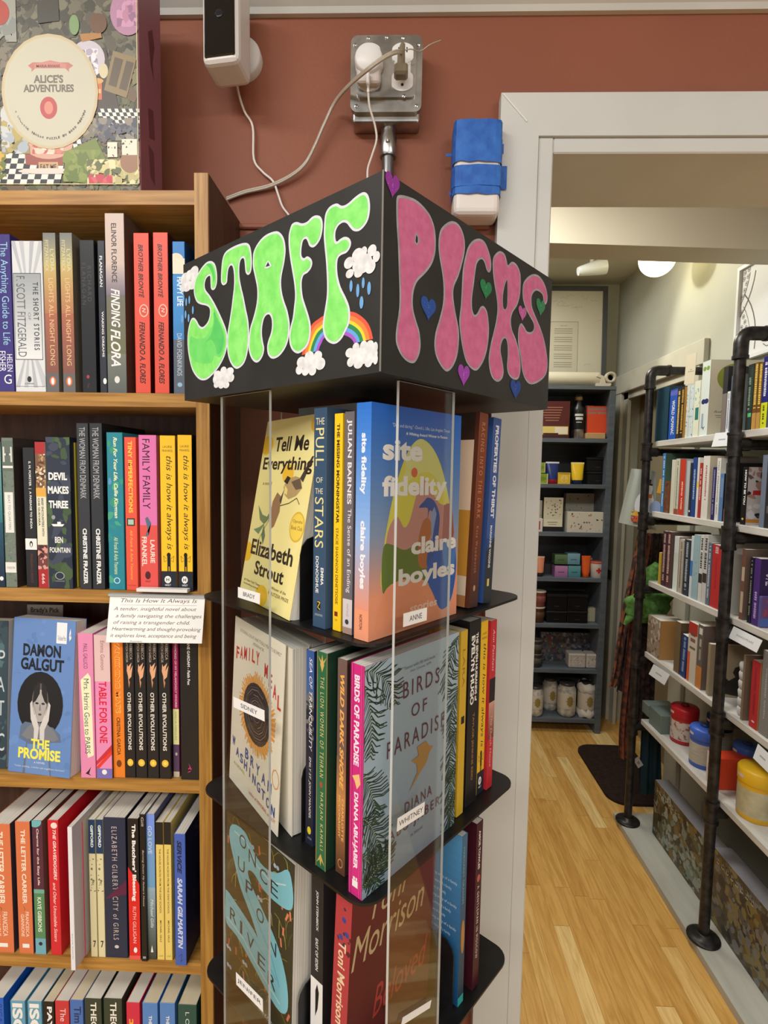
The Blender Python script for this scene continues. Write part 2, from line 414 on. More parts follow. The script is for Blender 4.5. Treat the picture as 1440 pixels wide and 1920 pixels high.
SIGN={
'S':[(0.2736,0.1392),(0.2661,0.1432),(0.2569,0.1458),(0.2479,0.1448),(0.2409,0.1402),(0.2375,0.1329),(0.2365,0.1253),(0.2373,0.119),(0.2403,0.1145),(0.2447,0.1135),(0.2486,0.1157),(0.2496,0.1206),(0.2499,0.1263),(0.2508,0.1298),(0.2544,0.1301),(0.2589,0.1283),(0.2616,0.1231),(0.26,0.1171),(0.2519,0.1098),(0.2431,0.1005),(0.2344,0.0896),(0.2259,0.0779),(0.2196,0.0676),(0.2173,0.0581),(0.2186,0.049),(0.222,0.0421),(0.228,0.0354),(0.2368,0.0288),(0.2494,0.0225),(0.2604,0.0193),(0.2717,0.0204),(0.2812,0.0253),(0.2898,0.0337),(0.2956,0.0455),(0.2993,0.0591),(0.2995,0.0732),(0.2959,0.0846),(0.2908,0.0908),(0.2849,0.0912),(0.2792,0.0873),(0.2736,0.081),(0.267,0.078),(0.2596,0.0797),(0.2541,0.0836),(0.2513,0.0898),(0.2521,0.0956),(0.2584,0.0996),(0.2704,0.1033),(0.2789,0.1078),(0.2839,0.1161),(0.2848,0.1241),(0.2823,0.1314),(0.2784,0.1364)],
'T':[(0.2293,0.1219),(0.228,0.1344),(0.2254,0.1429),(0.2194,0.1478),(0.2071,0.1492),(0.1943,0.149),(0.1835,0.1473),(0.1774,0.1434),(0.1744,0.1358),(0.1734,0.1261),(0.1745,0.1186),(0.1775,0.1154),(0.1813,0.1157),(0.1843,0.1191),(0.1854,0.1255),(0.1866,0.1318),(0.1897,0.1339),(0.1936,0.1318),(0.1952,0.1251),(0.1948,0.1162),(0.1922,0.1068),(0.1875,0.0944),(0.1837,0.0823),(0.1799,0.0711),(0.1784,0.0603),(0.1792,0.0472),(0.1823,0.0361),(0.1886,0.0279),(0.1997,0.0247),(0.2079,0.0284),(0.2145,0.0365),(0.2181,0.048),(0.2176,0.0618),(0.2142,0.0732),(0.21,0.087),(0.2074,0.0983),(0.2049,0.1095),(0.2048,0.1211),(0.2072,0.1296),(0.2113,0.1315),(0.2151,0.1287),(0.2168,0.1219),(0.218,0.1158),(0.2239,0.1143),(0.2281,0.117)],
'A':[(0.1717,0.13),(0.1707,0.1349),(0.1655,0.1404),(0.1568,0.1448),(0.1469,0.1464),(0.1345,0.1453),(0.1278,0.1416),(0.1231,0.136),(0.1208,0.129),(0.1204,0.1225),(0.1223,0.1133),(0.1256,0.1043),(0.1269,0.0965),(0.1255,0.0872),(0.1221,0.0784),(0.1175,0.0695),(0.1145,0.06),(0.1138,0.0534),(0.1154,0.0439),(0.1193,0.0363),(0.1273,0.0299),(0.1355,0.0275),(0.1424,0.0285),(0.1474,0.0334),(0.1484,0.0403),(0.1464,0.046),(0.1425,0.0522),(0.1408,0.0586),(0.1414,0.0654),(0.1446,0.07),(0.1489,0.0707),(0.1532,0.0682),(0.156,0.0619),(0.1568,0.0543),(0.1553,0.0464),(0.1531,0.0393),(0.1553,0.0327),(0.1611,0.0278),(0.1678,0.0275),(0.1746,0.0325),(0.1789,0.041),(0.1792,0.0498),(0.1768,0.0618),(0.1723,0.0698),(0.1678,0.0785),(0.1648,0.0883),(0.1648,0.0994),(0.1685,0.1113),(0.1718,0.1215)],
'F':[(0.114,0.1415),(0.1109,0.1453),(0.1045,0.1453),(0.0971,0.1419),(0.0898,0.1414),(0.0838,0.1435),(0.0779,0.1434),(0.0721,0.1405),(0.0695,0.1353),(0.0695,0.1293),(0.0719,0.1225),(0.0765,0.1184),(0.0818,0.1171),(0.0865,0.1195),(0.089,0.1239),(0.0914,0.127),(0.0951,0.1267),(0.0969,0.1229),(0.0978,0.1169),(0.0968,0.1128),(0.0937,0.1108),(0.0895,0.1114),(0.0846,0.1083),(0.0826,0.104),(0.0845,0.0998),(0.0893,0.097),(0.0942,0.0962),(0.0966,0.0924),(0.0969,0.0862),(0.0953,0.0772),(0.0915,0.0687),(0.0871,0.0593),(0.0844,0.0511),(0.0843,0.0425),(0.0869,0.035),(0.0924,0.0302),(0.1011,0.0276),(0.1088,0.0308),(0.1134,0.0371),(0.1147,0.0455),(0.1128,0.0533),(0.1096,0.0608),(0.1078,0.0701),(0.1063,0.0794),(0.1073,0.0899),(0.1099,0.1008),(0.1132,0.1135),(0.1156,0.1261),(0.1159,0.1357)],
'F2':[(0.067,0.1375),(0.0648,0.1428),(0.0598,0.1457),(0.0521,0.1456),(0.0467,0.1422),(0.0424,0.1412),(0.0372,0.1418),(0.0311,0.1438),(0.0251,0.145),(0.0201,0.1447),(0.0161,0.1416),(0.0139,0.1361),(0.0134,0.1291),(0.0152,0.1221),(0.0196,0.1178),(0.0255,0.1159),(0.0316,0.1176),(0.0358,0.1215),(0.0396,0.1258),(0.0443,0.1278),(0.0497,0.1268),(0.0529,0.1233),(0.0533,0.1183),(0.0517,0.1143),(0.0473,0.1153),(0.042,0.1157),(0.0367,0.1132),(0.0343,0.109),(0.0356,0.1051),(0.0397,0.1022),(0.0461,0.1019),(0.0498,0.0999),(0.0508,0.0943),(0.0502,0.0876),(0.0484,0.0813),(0.0456,0.0749),(0.0402,0.0665),(0.0358,0.0584),(0.0344,0.0509),(0.0355,0.0438),(0.0397,0.0379),(0.045,0.032),(0.0526,0.0294),(0.0605,0.032),(0.0657,0.0373),(0.0683,0.0454),(0.0676,0.0529),(0.0654,0.0623),(0.0633,0.0725),(0.0634,0.086),(0.0648,0.1013),(0.0666,0.1129),(0.0679,0.1244)],
'P':[(0.0163,0.1405),(0.0204,0.1439),(0.0289,0.1463),(0.0406,0.1479),(0.0514,0.1464),(0.0611,0.1425),(0.0679,0.1346),(0.0703,0.1241),(0.0696,0.1125),(0.0643,0.1014),(0.055,0.0913),(0.0459,0.0833),(0.0413,0.0756),(0.0396,0.0669),(0.0406,0.058),(0.0447,0.0497),(0.0497,0.0414),(0.0517,0.0304),(0.0496,0.0216),(0.0436,0.0142),(0.0345,0.0135),(0.0256,0.0175),(0.0196,0.0246),(0.018,0.0314),(0.0191,0.0406),(0.0216,0.0536),(0.0219,0.0671),(0.0204,0.0844),(0.0191,0.1016),(0.0169,0.1183),(0.0159,0.1309)],
'I':[(0.0748,0.1293),(0.0778,0.137),(0.0861,0.1446),(0.0947,0.1493),(0.1037,0.1502),(0.1113,0.1463),(0.1159,0.1387),(0.1161,0.1276),(0.1119,0.1152),(0.1069,0.1037),(0.1009,0.094),(0.0991,0.0855),(0.1018,0.0751),(0.1059,0.0649),(0.1102,0.0545),(0.1104,0.0412),(0.1076,0.0293),(0.1007,0.019),(0.0918,0.0139),(0.0829,0.0172),(0.0748,0.0248),(0.0716,0.0341),(0.0731,0.0461),(0.0785,0.0589),(0.0831,0.0727),(0.0838,0.0856),(0.0812,0.0986),(0.0763,0.1117),(0.0743,0.1206)],
'C':[(0.1175,0.1249),(0.1221,0.1352),(0.1302,0.1436),(0.1414,0.149),(0.1514,0.149),(0.1592,0.143),(0.1644,0.1351),(0.165,0.1267),(0.1614,0.1224),(0.1566,0.1234),(0.1526,0.1288),(0.1478,0.1312),(0.1417,0.1284),(0.1375,0.1226),(0.1354,0.1128),(0.1334,0.1012),(0.1313,0.0897),(0.1322,0.0797),(0.1365,0.0752),(0.1417,0.0782),(0.1468,0.085),(0.1531,0.0874),(0.1599,0.0833),(0.1638,0.0726),(0.1645,0.0611),(0.1621,0.047),(0.1553,0.0333),(0.1439,0.0228),(0.1331,0.0231),(0.1241,0.0282),(0.1177,0.0382),(0.1129,0.0509),(0.1102,0.0639),(0.1123,0.0796),(0.1131,0.0959),(0.114,0.1122)],
'K':[(0.1677,0.1361),(0.1717,0.143),(0.1812,0.1495),(0.1913,0.1495),(0.1965,0.1436),(0.1992,0.1404),(0.2073,0.1465),(0.2181,0.1464),(0.2264,0.14),(0.2284,0.1281),(0.2271,0.1153),(0.2213,0.1035),(0.213,0.0954),(0.2093,0.0863),(0.2122,0.0766),(0.2216,0.0681),(0.2291,0.0579),(0.234,0.047),(0.2343,0.0342),(0.2292,0.026),(0.218,0.0245),(0.2079,0.0283),(0.2038,0.0359),(0.2046,0.0464),(0.2038,0.0575),(0.2002,0.064),(0.195,0.0635),(0.1902,0.0571),(0.1897,0.0489),(0.1945,0.0386),(0.1973,0.0288),(0.1936,0.0211),(0.1846,0.017),(0.1744,0.0195),(0.1681,0.0274),(0.1655,0.0378),(0.1677,0.05),(0.1727,0.0637),(0.1778,0.0775),(0.1799,0.0908),(0.1772,0.1029),(0.1726,0.1134),(0.169,0.124)],
'S2':[(0.233,0.1272),(0.2371,0.1346),(0.247,0.1425),(0.2586,0.1479),(0.2721,0.1494),(0.2853,0.1453),(0.2945,0.1365),(0.296,0.1278),(0.2913,0.1216),(0.2859,0.1231),(0.2841,0.1294),(0.2774,0.1321),(0.2661,0.1315),(0.2579,0.1261),(0.2549,0.1189),(0.258,0.1099),(0.2686,0.1014),(0.2808,0.0918),(0.2909,0.0814),(0.2987,0.0679),(0.3032,0.0537),(0.2997,0.0415),(0.2847,0.0314),(0.2625,0.0245),(0.2477,0.0275),(0.2387,0.037),(0.2342,0.0503),(0.2284,0.061),(0.2263,0.0711),(0.2273,0.0818),(0.2326,0.0877),(0.2397,0.0855),(0.247,0.0816),(0.2577,0.0832),(0.2635,0.0882),(0.2617,0.0944),(0.2516,0.0998),(0.2416,0.1061),(0.2344,0.115)],
'Ah':[(0.1469,0.1214),(0.1504,0.119),(0.1522,0.1149),(0.1466,0.114),(0.1413,0.1148),(0.1434,0.1189)],
'Ahb':[(0.1466,0.1198),(0.1504,0.1162),(0.1438,0.1158)],
'Ph':[(0.0408,0.1208),(0.0438,0.1211),(0.047,0.1166),(0.0437,0.1117),(0.04,0.1126)],
'Phb':[(0.0419,0.1195),(0.0439,0.1184),(0.0442,0.1148),(0.0426,0.1128),(0.0412,0.1147)],
'Kh':[(0.1971,0.1248),(0.1925,0.1166),(0.19,0.1071),(0.1907,0.0963),(0.195,0.0938),(0.1989,0.0982),(0.1993,0.1084),(0.1986,0.1182)],
'Sm':[(0.2432,0.094),(0.2362,0.0834),(0.2277,0.0726),(0.2218,0.0597),(0.2236,0.0488),(0.2314,0.0405),(0.242,0.0437),(0.2492,0.0369),(0.2771,0.0402),(0.2925,0.0501),(0.2943,0.0634),(0.2921,0.0721),(0.2805,0.0674),(0.2616,0.0656),(0.2488,0.0732),(0.2433,0.0818)],
'Sd':[(0.2432,0.0902),(0.2363,0.0815),(0.2277,0.0698),(0.2244,0.0582),(0.2279,0.0475),(0.2367,0.044),(0.2401,0.0529),(0.2489,0.0618),(0.2598,0.0605),(0.2488,0.0675),(0.2433,0.078)],
'Su':[(0.2578,0.1436),(0.2488,0.142),(0.2427,0.135),(0.241,0.1263),(0.2437,0.1213),(0.2446,0.127),(0.248,0.1344),(0.2533,0.1403)],
'RBo':[(0.0964,0.0255),(0.0926,0.0368),(0.0837,0.0499),(0.0734,0.0542),(0.0653,0.0559),(0.0497,0.0564),(0.0337,0.0532),(0.0256,0.0499),(0.0166,0.0433),(0.0113,0.0363),(0.0081,0.0272)],
'RBi':[(0.0736,0.0266),(0.0721,0.0298),(0.0696,0.0328),(0.0676,0.0356),(0.0631,0.0372),(0.0523,0.0382),(0.0418,0.0353),(0.0371,0.0334),(0.0334,0.0312),(0.031,0.029),(0.0296,0.0268)],
}
SIGNE={
'cl1':[(0.307,0.1297,0.0081,0.005),(0.3048,0.1382,0.0091,0.0069),(0.2948,0.14,0.0088,0.0059),(0.2841,0.1415,0.0096,0.0063),(0.2823,0.1333,0.0096,0.0078),(0.299,0.129,0.0099,0.0059),(0.2872,0.1275,0.0077,0.0044)],
'cl2':[(0.2369,0.0231,0.0071,0.0038),(0.2247,0.0256,0.006,0.0042),(0.2129,0.0234,0.0075,0.0042),(0.2405,0.0178,0.0053,0.0048),(0.2248,0.0172,0.012,0.0065),(0.2113,0.0168,0.0067,0.0046),(0.2387,0.0119,0.0053,0.0033),(0.2291,0.0105,0.006,0.0035),(0.2197,0.0101,0.006,0.0036)],
'dr1':[(0.3073,0.1167,0.002,0.0046),(0.3013,0.1116,0.002,0.0045),(0.2943,0.1127,0.002,0.0045),(0.2867,0.0999,0.002,0.0045),(0.303,0.0979,0.002,0.0046),(0.3108,0.0947,0.002,0.0047),(0.2963,0.0927,0.002,0.0046)],
'cl3':[(0.0364,0.0931,0.0057,0.0047),(0.0352,0.0842,0.0047,0.0036),(0.0262,0.0971,0.0066,0.0053),(0.0192,0.0982,0.0035,0.0038),(0.0103,0.0967,0.0049,0.0045),(0.0054,0.0907,0.0038,0.0042),(0.0249,0.0827,0.0051,0.0039),(0.021,0.0888,0.0111,0.0078),(0.012,0.0846,0.0058,0.0055)],
'dr2':[(0.0335,0.0738,0.0018,0.0047),(0.0256,0.0686,0.0018,0.0054),(0.0195,0.0734,0.0016,0.0043),(0.0129,0.0678,0.002,0.0052),(0.0212,0.0582,0.0022,0.005)],
'cl4':[(0.0963,0.0192,0.0066,0.0049),(0.0995,0.0125,0.0049,0.0042),(0.0855,0.0227,0.0064,0.0049),(0.074,0.022,0.0056,0.0044),(0.0709,0.0148,0.0067,0.0054),(0.0908,0.0102,0.0049,0.0038),(0.0812,0.0098,0.0052,0.0042),(0.0844,0.0164,0.0117,0.0062)],
'cl5':[(0.0341,0.0195,0.0051,0.0039),(0.033,0.0116,0.0041,0.0039),(0.0269,0.023,0.004,0.0038),(0.018,0.0224,0.0044,0.0047),(0.011,0.0227,0.0043,0.0037),(0.005,0.02,0.0027,0.0043),(0.0239,0.0093,0.0054,0.0041),(0.0125,0.0092,0.0043,0.0041),(0.0048,0.0107,0.0027,0.0043),(0.0205,0.0152,0.0133,0.007),(0.0083,0.0149,0.0059,0.0068)],
}
SIGNH={
'h1':(0.0018,0.1376,0.0194,0.1565),
'h2':(0.0504,0.0529,0.0725,0.0732),
'h3':(0.1447,0.0944,0.1674,0.1129),
'h4':(0.1099,0.0038,0.1304,0.0243),
'h5':(0.2667,0.1049,0.2901,0.1245),
'h6':(0.2248,0.0898,0.2438,0.1059),
'h7':(0.2123,0.0029,0.2366,0.0242),
}
SHOPW = noisy('shop_wall_tan_paint', (112, 96, 80), (124, 108, 90), (1, 1, 1), 3, 0.7, 3)
# ------------------------------------------------------------------ the setting
YW = 0.886; YB = 1.02           # front and back face of the wall with the opening
DX0, DX1, DH = 0.221, 1.16, 2.089
mb = MB(); mb.box(-3, DX0 - 0.012, YW, YB, 0, 2.9, REDWALL); mb.box(DX1 + 0.012, 3, YW, YB, 0, 2.9, REDWALL); mb.box(DX0 - 0.012, DX1 + 0.012, YW, YB, DH + 0.012, 2.9, REDWALL); struct('wall_back', mb)
mb = MB(); mb.box(-3.1, -3, -4, YB, 0, 2.9, SHOPW); struct('wall_left', mb)
mb = MB(); mb.box(3, 3.1, -4, YB, 0, 2.9, SHOPW); struct('wall_right', mb)
mb = MB(); mb.box(-3, 3, -4.1, -4, 0, 2.9, SHOPW); struct('wall_front', mb)
mb = MB(); mb.box(-3, 3, -4, 4, -0.05, 0, FLOORM); struct('floor', mb)
mb = MB(); mb.box(-3, 3, -4, YB, 2.9, 2.95, WHITEP); mb.box(-1.6, 1.5, YB, 3.8, 2.84, 2.9, CEILP); struct('ceiling', mb)
mb = MB(); mb.box(-1.6, 1.5, 3.66, 3.76, 0, 2.84, GREYW); struct('wall_far', mb)
mb = MB(); mb.box(-1.7, -1.6, YB, 3.76, 0, 2.84, GREYW); struct('wall_far_left', mb)
# right wall of the back room, with a doorway near its far end
RX = 1.39
mb = MB(); mb.box(RX, RX + 0.1, YB, 2.72, 0, 2.84, GREYW); mb.box(RX, RX + 0.1, 2.72, 3.50, 2.12, 2.84, GREYW); mb.box(RX, RX + 0.1, 3.50, 3.66, 0, 2.84, GREYW); struct('wall_far_right', mb)
mb = MB(); mb.box(RX + 0.1, RX + 0.14, 2.6, 3.6, 0, 2.3, rgb((150, 140, 112), 0.7)); struct('door_1', mb)
mb = MB(); CAS = noisy('old_cream_trim', (186, 184, 168), (200, 198, 184), (1, 1, 1), 4, 0.45, 3)
mb.box(RX - 0.022, RX, 2.60, 2.72, 0, 2.12, CAS, 0.004); mb.box(RX - 0.022, RX, 3.50, 3.62, 0, 2.12, CAS, 0.004); mb.box(RX - 0.026, RX, 2.56, 3.655, 2.12, 2.235, CAS, 0.004)
mb.box(RX, RX + 0.02, 2.72, 2.76, 0, 2.12, CAS); mb.box(RX, RX + 0.02, 3.44, 3.50, 0, 2.12, CAS); mb.box(RX, RX + 0.02, 2.72, 3.50, 2.08, 2.12, CAS)
struct('trim_3', mb)
# lowered front part of the back room ceiling, ending in a fascia
mb = MB(); mb.raw([(-1.6, 1.95, 2.84), (1.39, 1.95, 2.84), (1.39, 1.95, 2.376), (-1.6, 1.95, 2.455), (-1.6, 2.08, 2.84), (1.39, 2.08, 2.84), (1.39, 2.08, 2.376), (-1.6, 2.08, 2.455)],
       [(0, 1, 2, 3), (7, 6, 5, 4), (3, 2, 6, 7)], CEILP); mb.box(-1.6, 1.39, YB, 1.95, 2.585, 2.84, CEILP); struct('beam', mb)
# picture rail / cornice
mb = MB()
prof = [(0, 2.299), (-0.008, 2.299), (-0.012, 2.306), (-0.020, 2.312), (-0.024, 2.322), (-0.022, 2.330), (-0.03, 2.336), (-0.034, 2.350), (-0.036, 2.37), (-0.05, 2.385), (-0.052, 2.40), (0, 2.41)]
vs = [(-3, YW + y, z) for y, z in prof] + [(3, YW + y, z) for y, z in prof]; n = len(prof)
mb.raw(vs, [(i, i + 1, n + i + 1, n + i) for i in range(n - 1)], WHITEP)
mb.box(-3, 3, YW - 0.004, YW, 2.41, 2.9, WHITEP); struct('trim_1', mb)
# thin ledge in the red wall beside the bookcase
mb = MB(); mb.box(-0.30, 0.13, YW - 0.006, YW, 1.982, 1.990, REDWALL, 0.002); struct('trim_2', mb)
# casing of the opening
def casing():
    mb = MB(); o, i_ = 0.139, 0.197
    # left leg, head, right leg with mitred corner
    def leg(pts, y0, y1): mb.prism(pts, y0, y1, WHITEP, Matrix(((1, 0, 0, 0), (0, 0, 1, 0), (0, 1, 0, 0), (0, 0, 0, 1))))
    top, it = 2.174, 2.112
    leg([(o, 0), (i_, 0), (i_, it), (o, top)], YW - 0.021, YW); leg([(o, top), (i_, it), (1.20, it), (1.26, top)], YW - 0.0205, YW); leg([(1.20, 0), (1.26, 0), (1.26, top), (1.20, it)], YW - 0.021, YW)
    mb.box(i_, DX0, YW - 0.017, YB + 0.02, 0, it, WHITEP, 0.002); mb.box(DX1, 1.20, YW - 0.017, YB + 0.02, 0, it, WHITEP, 0.002)
    mb.box(DX0, DX1, YW - 0.016, YB + 0.02, DH, it, WHITEP, 0.002)
    # bright seam of filler along the mitre
    mb.box(o + 0.004, i_ , YW - 0.0225, YW - 0.02, -0.001, 0.001, rgb((226, 226, 222), 0.5), M=Matrix.Translation((o, 0, top)) @ Matrix.Rotation(R(47), 4, 'Y') @ Matrix.Translation((-o, 0, 0)))
    return mb
struct('door_2', casing())
mb = MB(); mb.box(-1.6, 0.139, YB, YB + 0.015, 0, 0.12, WHITEP); struct('baseboard_back', mb)

# ------------------------------------------------------------------ bookcase against the red wall
ZA, ZB, ZC, ZD, ZE = 1.703, 1.427, 1.150, 0.869, 0.592
BX0, BX1, BY0, BY1, BT = -1.02, -0.265, 0.742, 0.884, 1.993
bc = thing('bookcase', 'tall oak bookcase full of paperbacks against the terracotta wall', 'bookcase', (0, 0, 0))
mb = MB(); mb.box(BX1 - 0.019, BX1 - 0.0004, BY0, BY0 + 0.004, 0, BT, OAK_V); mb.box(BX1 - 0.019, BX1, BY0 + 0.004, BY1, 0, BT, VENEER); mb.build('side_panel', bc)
mb = MB(); mb.box(BX0, BX0 + 0.019, BY0, BY1, 0, BT, OAK_V); mb.build('side_panel', bc)
for z in (1.971, ZA, ZB, ZC, ZD, ZE, 0.32, 0.08):
    mb = MB(); mb.box(BX0 + 0.019, BX1 - 0.019, BY0 + 0.001, BY1 - 0.008, z - 0.0185, z, OAK); mb.build('shelf', bc)
mb = MB(); mb.box(BX0 + 0.019, BX1 - 0.019, BY1 - 0.008, BY1, 0.06, 1.99, BACKP); mb.build('back_panel', bc)
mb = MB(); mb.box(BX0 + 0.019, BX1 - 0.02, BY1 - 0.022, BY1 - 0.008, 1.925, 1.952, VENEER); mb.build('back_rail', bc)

WHT = (236, 236, 232); BLK = (22, 22, 24); YEL = (244, 196, 40)
YF = 0.7455
def srow(z, rows, group, d=0.126):
    for r_ in rows:
        x0, x1, yt, col, ops, lab = r_[:6]; kw = r_[6] if len(r_) > 6 else {}
        yf = YF + kw.pop('back_by', 0)
        X0 = bis(lambda X: proj((X, yf, z))[0] - x0, -1.2, 0.2); X1 = bis(lambda X: proj((X, yf, z))[0] - x1, -1.2, 0.2)
        xm = (X0 + X1) / 2
        h = bis(lambda hh: yt - proj((xm, yf, z + hh))[1], 0.05, 0.35)
        zt = z + h
        book(lab, (xm, yf, z + 0.0003), kw.pop('rz', 0), X1 - X0 - 0.0005, h, kw.pop('d', d), col, ops, group=group, **kw)

gA = 'paperbacks on the top shelf of the oak bookcase'
lights = [('g', 0, 0, 1, .12, (100, 100, 100), (100, 100, 100)), ('g', 0, .12, 1, .5, (130, 84, 74), (170, 104, 80)), ('g', 0, .5, 1, .8, (176, 120, 84), (196, 176, 110)), ('g', 0, .8, 1, 1, (190, 180, 120), (118, 122, 122)),
          ('v', 'FITZPATRICK', .12, .42, .76, .955, (210, 205, 170)), ('v', 'LYDIA', .55, .85, .76, .90, (210, 205, 170)), ('v', 'LIGHTS ALL NIGHT LONG', .36, .74, .17, .72, (226, 190, 140)), ('e', .5, .07, .26, .03, (222, 110, 70)), ('e', .5, .07, .13, .022, WHT)]
bronte = [('v', 'BROTHER BRONTË', .3, .68, .60, .93, (40, 22, 22), 'bi'), ('e', .62, .52, .3, .04, (240, 190, 170)), ('e', .62, .52, .24, .033, (214, 78, 62)), ('l', [(.5, .535), (.75, .53), (.5, .515), (.75, .51)], 0.0008, (245, 225, 215)), ('v', 'FERNANDO A. FLORES', .3, .68, .06, .45, (40, 22, 22), 'bi')]
srow(ZA, [
 (-22, 28, 439, (58, 48, 122), [('v', 'The Anything Guide to Life', .55, .9, .30, .95, (150, 196, 220)), ('v', 'EISHER', .45, .7, .13, .26, (235, 235, 240)), ('v', 'HELEN', .75, .95, .13, .24, (235, 235, 240)), ('h', 'G', .62, .05, .9, .11, WHT)], 'violet paperback with pastel title lettering beside the white and silver one, at the frame edge'),
 (30, 86.5, 452, (214, 217, 219), [('p', [(0.5, .62), (0, .98), (0, 1), (.12, 1)], (180, 184, 190)), ('p', [(.5, .62), (.25, 1), (.4, 1)], (186, 190, 196)), ('p', [(.5, .62), (.6, 1), (.75, 1)], (176, 180, 186)), ('p', [(.5, .62), (.9, 1), (1, 1), (1, .95)], (188, 192, 196)), ('p', [(.5, .35), (0, .03), (.14, .03)], (180, 184, 190)), ('p', [(.5, .35), (.28, .03), (.42, .03)], (186, 190, 196)), ('p', [(.5, .35), (.6, .03), (.74, .03)], (176, 180, 186)), ('p', [(.5, .35), (.9, .03), (1, .04), (1, .1)], (188, 192, 196)),
   ('r', .02, .215, .94, .79, (80, 86, 90)), ('g', .04, .22, .92, .785, (226, 228, 228), (158, 164, 168)), ('v', 'THE SHORT STORIES', .66, .84, .28, .73, (60, 64, 68), 'bw'), ('v', 'OF', .48, .57, .48, .53, (110, 116, 120)), ('v', 'F. SCOTT FITZGERALD', .12, .40, .235, .77, (90, 96, 100)), ('e', .46, .085, .07, .02, (40, 44, 48)), ('h', 'SCRIBNER', .3, .05, .62, .06, (60, 64, 68)), ('r', .02, .035, .98, .038, (120, 124, 130))], 'thick silver-white paperback with fan rays and a boxed title panel on its spine'),
 (88, 111.5, 437, (118, 112, 100), lights, 'grey-gold gradient paperback touching the silver-white fan patterned one'),
 (119, 142, 437, (118, 112, 100), lights, 'grey-gold gradient paperback beside the glossy black book'),
 (155, 182, 450, (24, 26, 30), [('v', 'RICHARD', .5, .78, .60, .83, (62, 64, 70), 'w'), ('v', 'FLANAGAN', .12, .40, .58, .85, (62, 64, 70), 'w'), ('e', .4, .105, .1, .012, (170, 60, 70)), ('v', 'Picador', .35, .5, .03, .06, (120, 50, 60))], 'glossy black paperback with faint raised lettering, second of the dark pair'),
 (188, 201.5, 451, (44, 48, 58), [('v', 'FLANAGAN', .25, .65, .70, .90, (222, 222, 222), 'b'), ('v', 'WAKING DREAMS', .4, .72, .24, .54, (222, 222, 222), 'b'), ('e', .7, .08, .25, .02, WHT)], 'narrow charcoal paperback with small white capitals, pressed against the tall cream one', {'back_by': 0.004}),
 (202.5, 238, 400, (204, 186, 176), [('g', 0, 0, 1, .22, (90, 98, 96), (120, 124, 112)), ('g', 0, .22, 1, .55, (108, 112, 82), (110, 108, 96)), ('g', 0, .55, 1, .72, (120, 112, 128), (200, 184, 176)), ('v', 'ELINOR FLORENCE', .32, .60, .62, .945, (74, 62, 60), 'b'), ('v', 'FINDING', .25, .72, .37, .585, (240, 232, 232), 'bi'), ('v', 'FLORA', .2, .72, .15, .36, (240, 232, 232), 'bi'), ('e', .5, .075, .14, .02, (220, 220, 216))], 'tallest paperback on the top shelf, cream spine fading into a green meadow', {'frontcol': (96, 74, 64)}),
 (254.5, 283, 437, (222, 84, 66), bronte, 'red-orange paperback with black handwritten capitals, next to the tall cream one', {'frontcol': (60, 26, 30)}),
 (290.5, 318, 436, (222, 84, 66), bronte, 'red-orange paperback with black handwritten capitals, next to the blue sky one', {'frontcol': (60, 26, 30)}),
 (326, 349, 453, (40, 124, 196), [('r', 0, 0, 1, .36, (88, 100, 116)), ('r', 0, .36, 1, .78, (52, 136, 204)), ('e', .3, .88, .6, .045, (226, 216, 192)), ('r', 0, .79, 1, .89, (228, 220, 198)), ('v', 'HAPPY LIFE', .35, .85, .58, .77, (220, 236, 244), 'b'), ('v', 'DAVID FOENKINOS', .3, .7, .12, .40, (200, 210, 220)), ('e', .5, .06, .2, .015, (150, 190, 220))], 'sky blue paperback with a cream cloud band beside the bookcase upright', {'frontcol': (30, 74, 116)}),
], gA)

gB = 'paperbacks on the second shelf of the oak bookcase'
denm = [('v', 'THE WOMAN FROM DENMARK', .22, .72, .55, .975, (176, 178, 182)), ('v', 'CHRISTINE FRAIZER', .34, .70, .03, .37, (235, 235, 235), 'B')]
always = [('h', 'LAURIE', .18, .922, .80, .936, (70, 56, 20)), ('h', 'FRANKEL', .14, .897, .86, .911, (70, 56, 20)), ('v', 'this is how it always is', .28, .80, .27, .87, (38, 34, 28), 'i'), ('r', 0, 0, 1, .13, (34, 40, 52)), ('e', .5, .235, .13, .016, BLK), ('r', .4, .16, .62, .225, BLK), ('r', .4, .12, .48, .17, BLK), ('r', .54, .12, .62, .17, BLK), ('l', [(.35, .21), (.15, .23), (.2, .19), (.36, .20)], .0005, (90, 70, 30)), ('l', [(.65, .21), (.85, .23), (.8, .19), (.64, .20)], .0005, (90, 70, 30)), ('e', .42, .075, .22, .024, WHT), ('h', 'H', .32, .065, .52, .085, (34, 40, 52), 'b'), ('h', 'HOLT', .24, .033, .62, .045, WHT, 'b')]
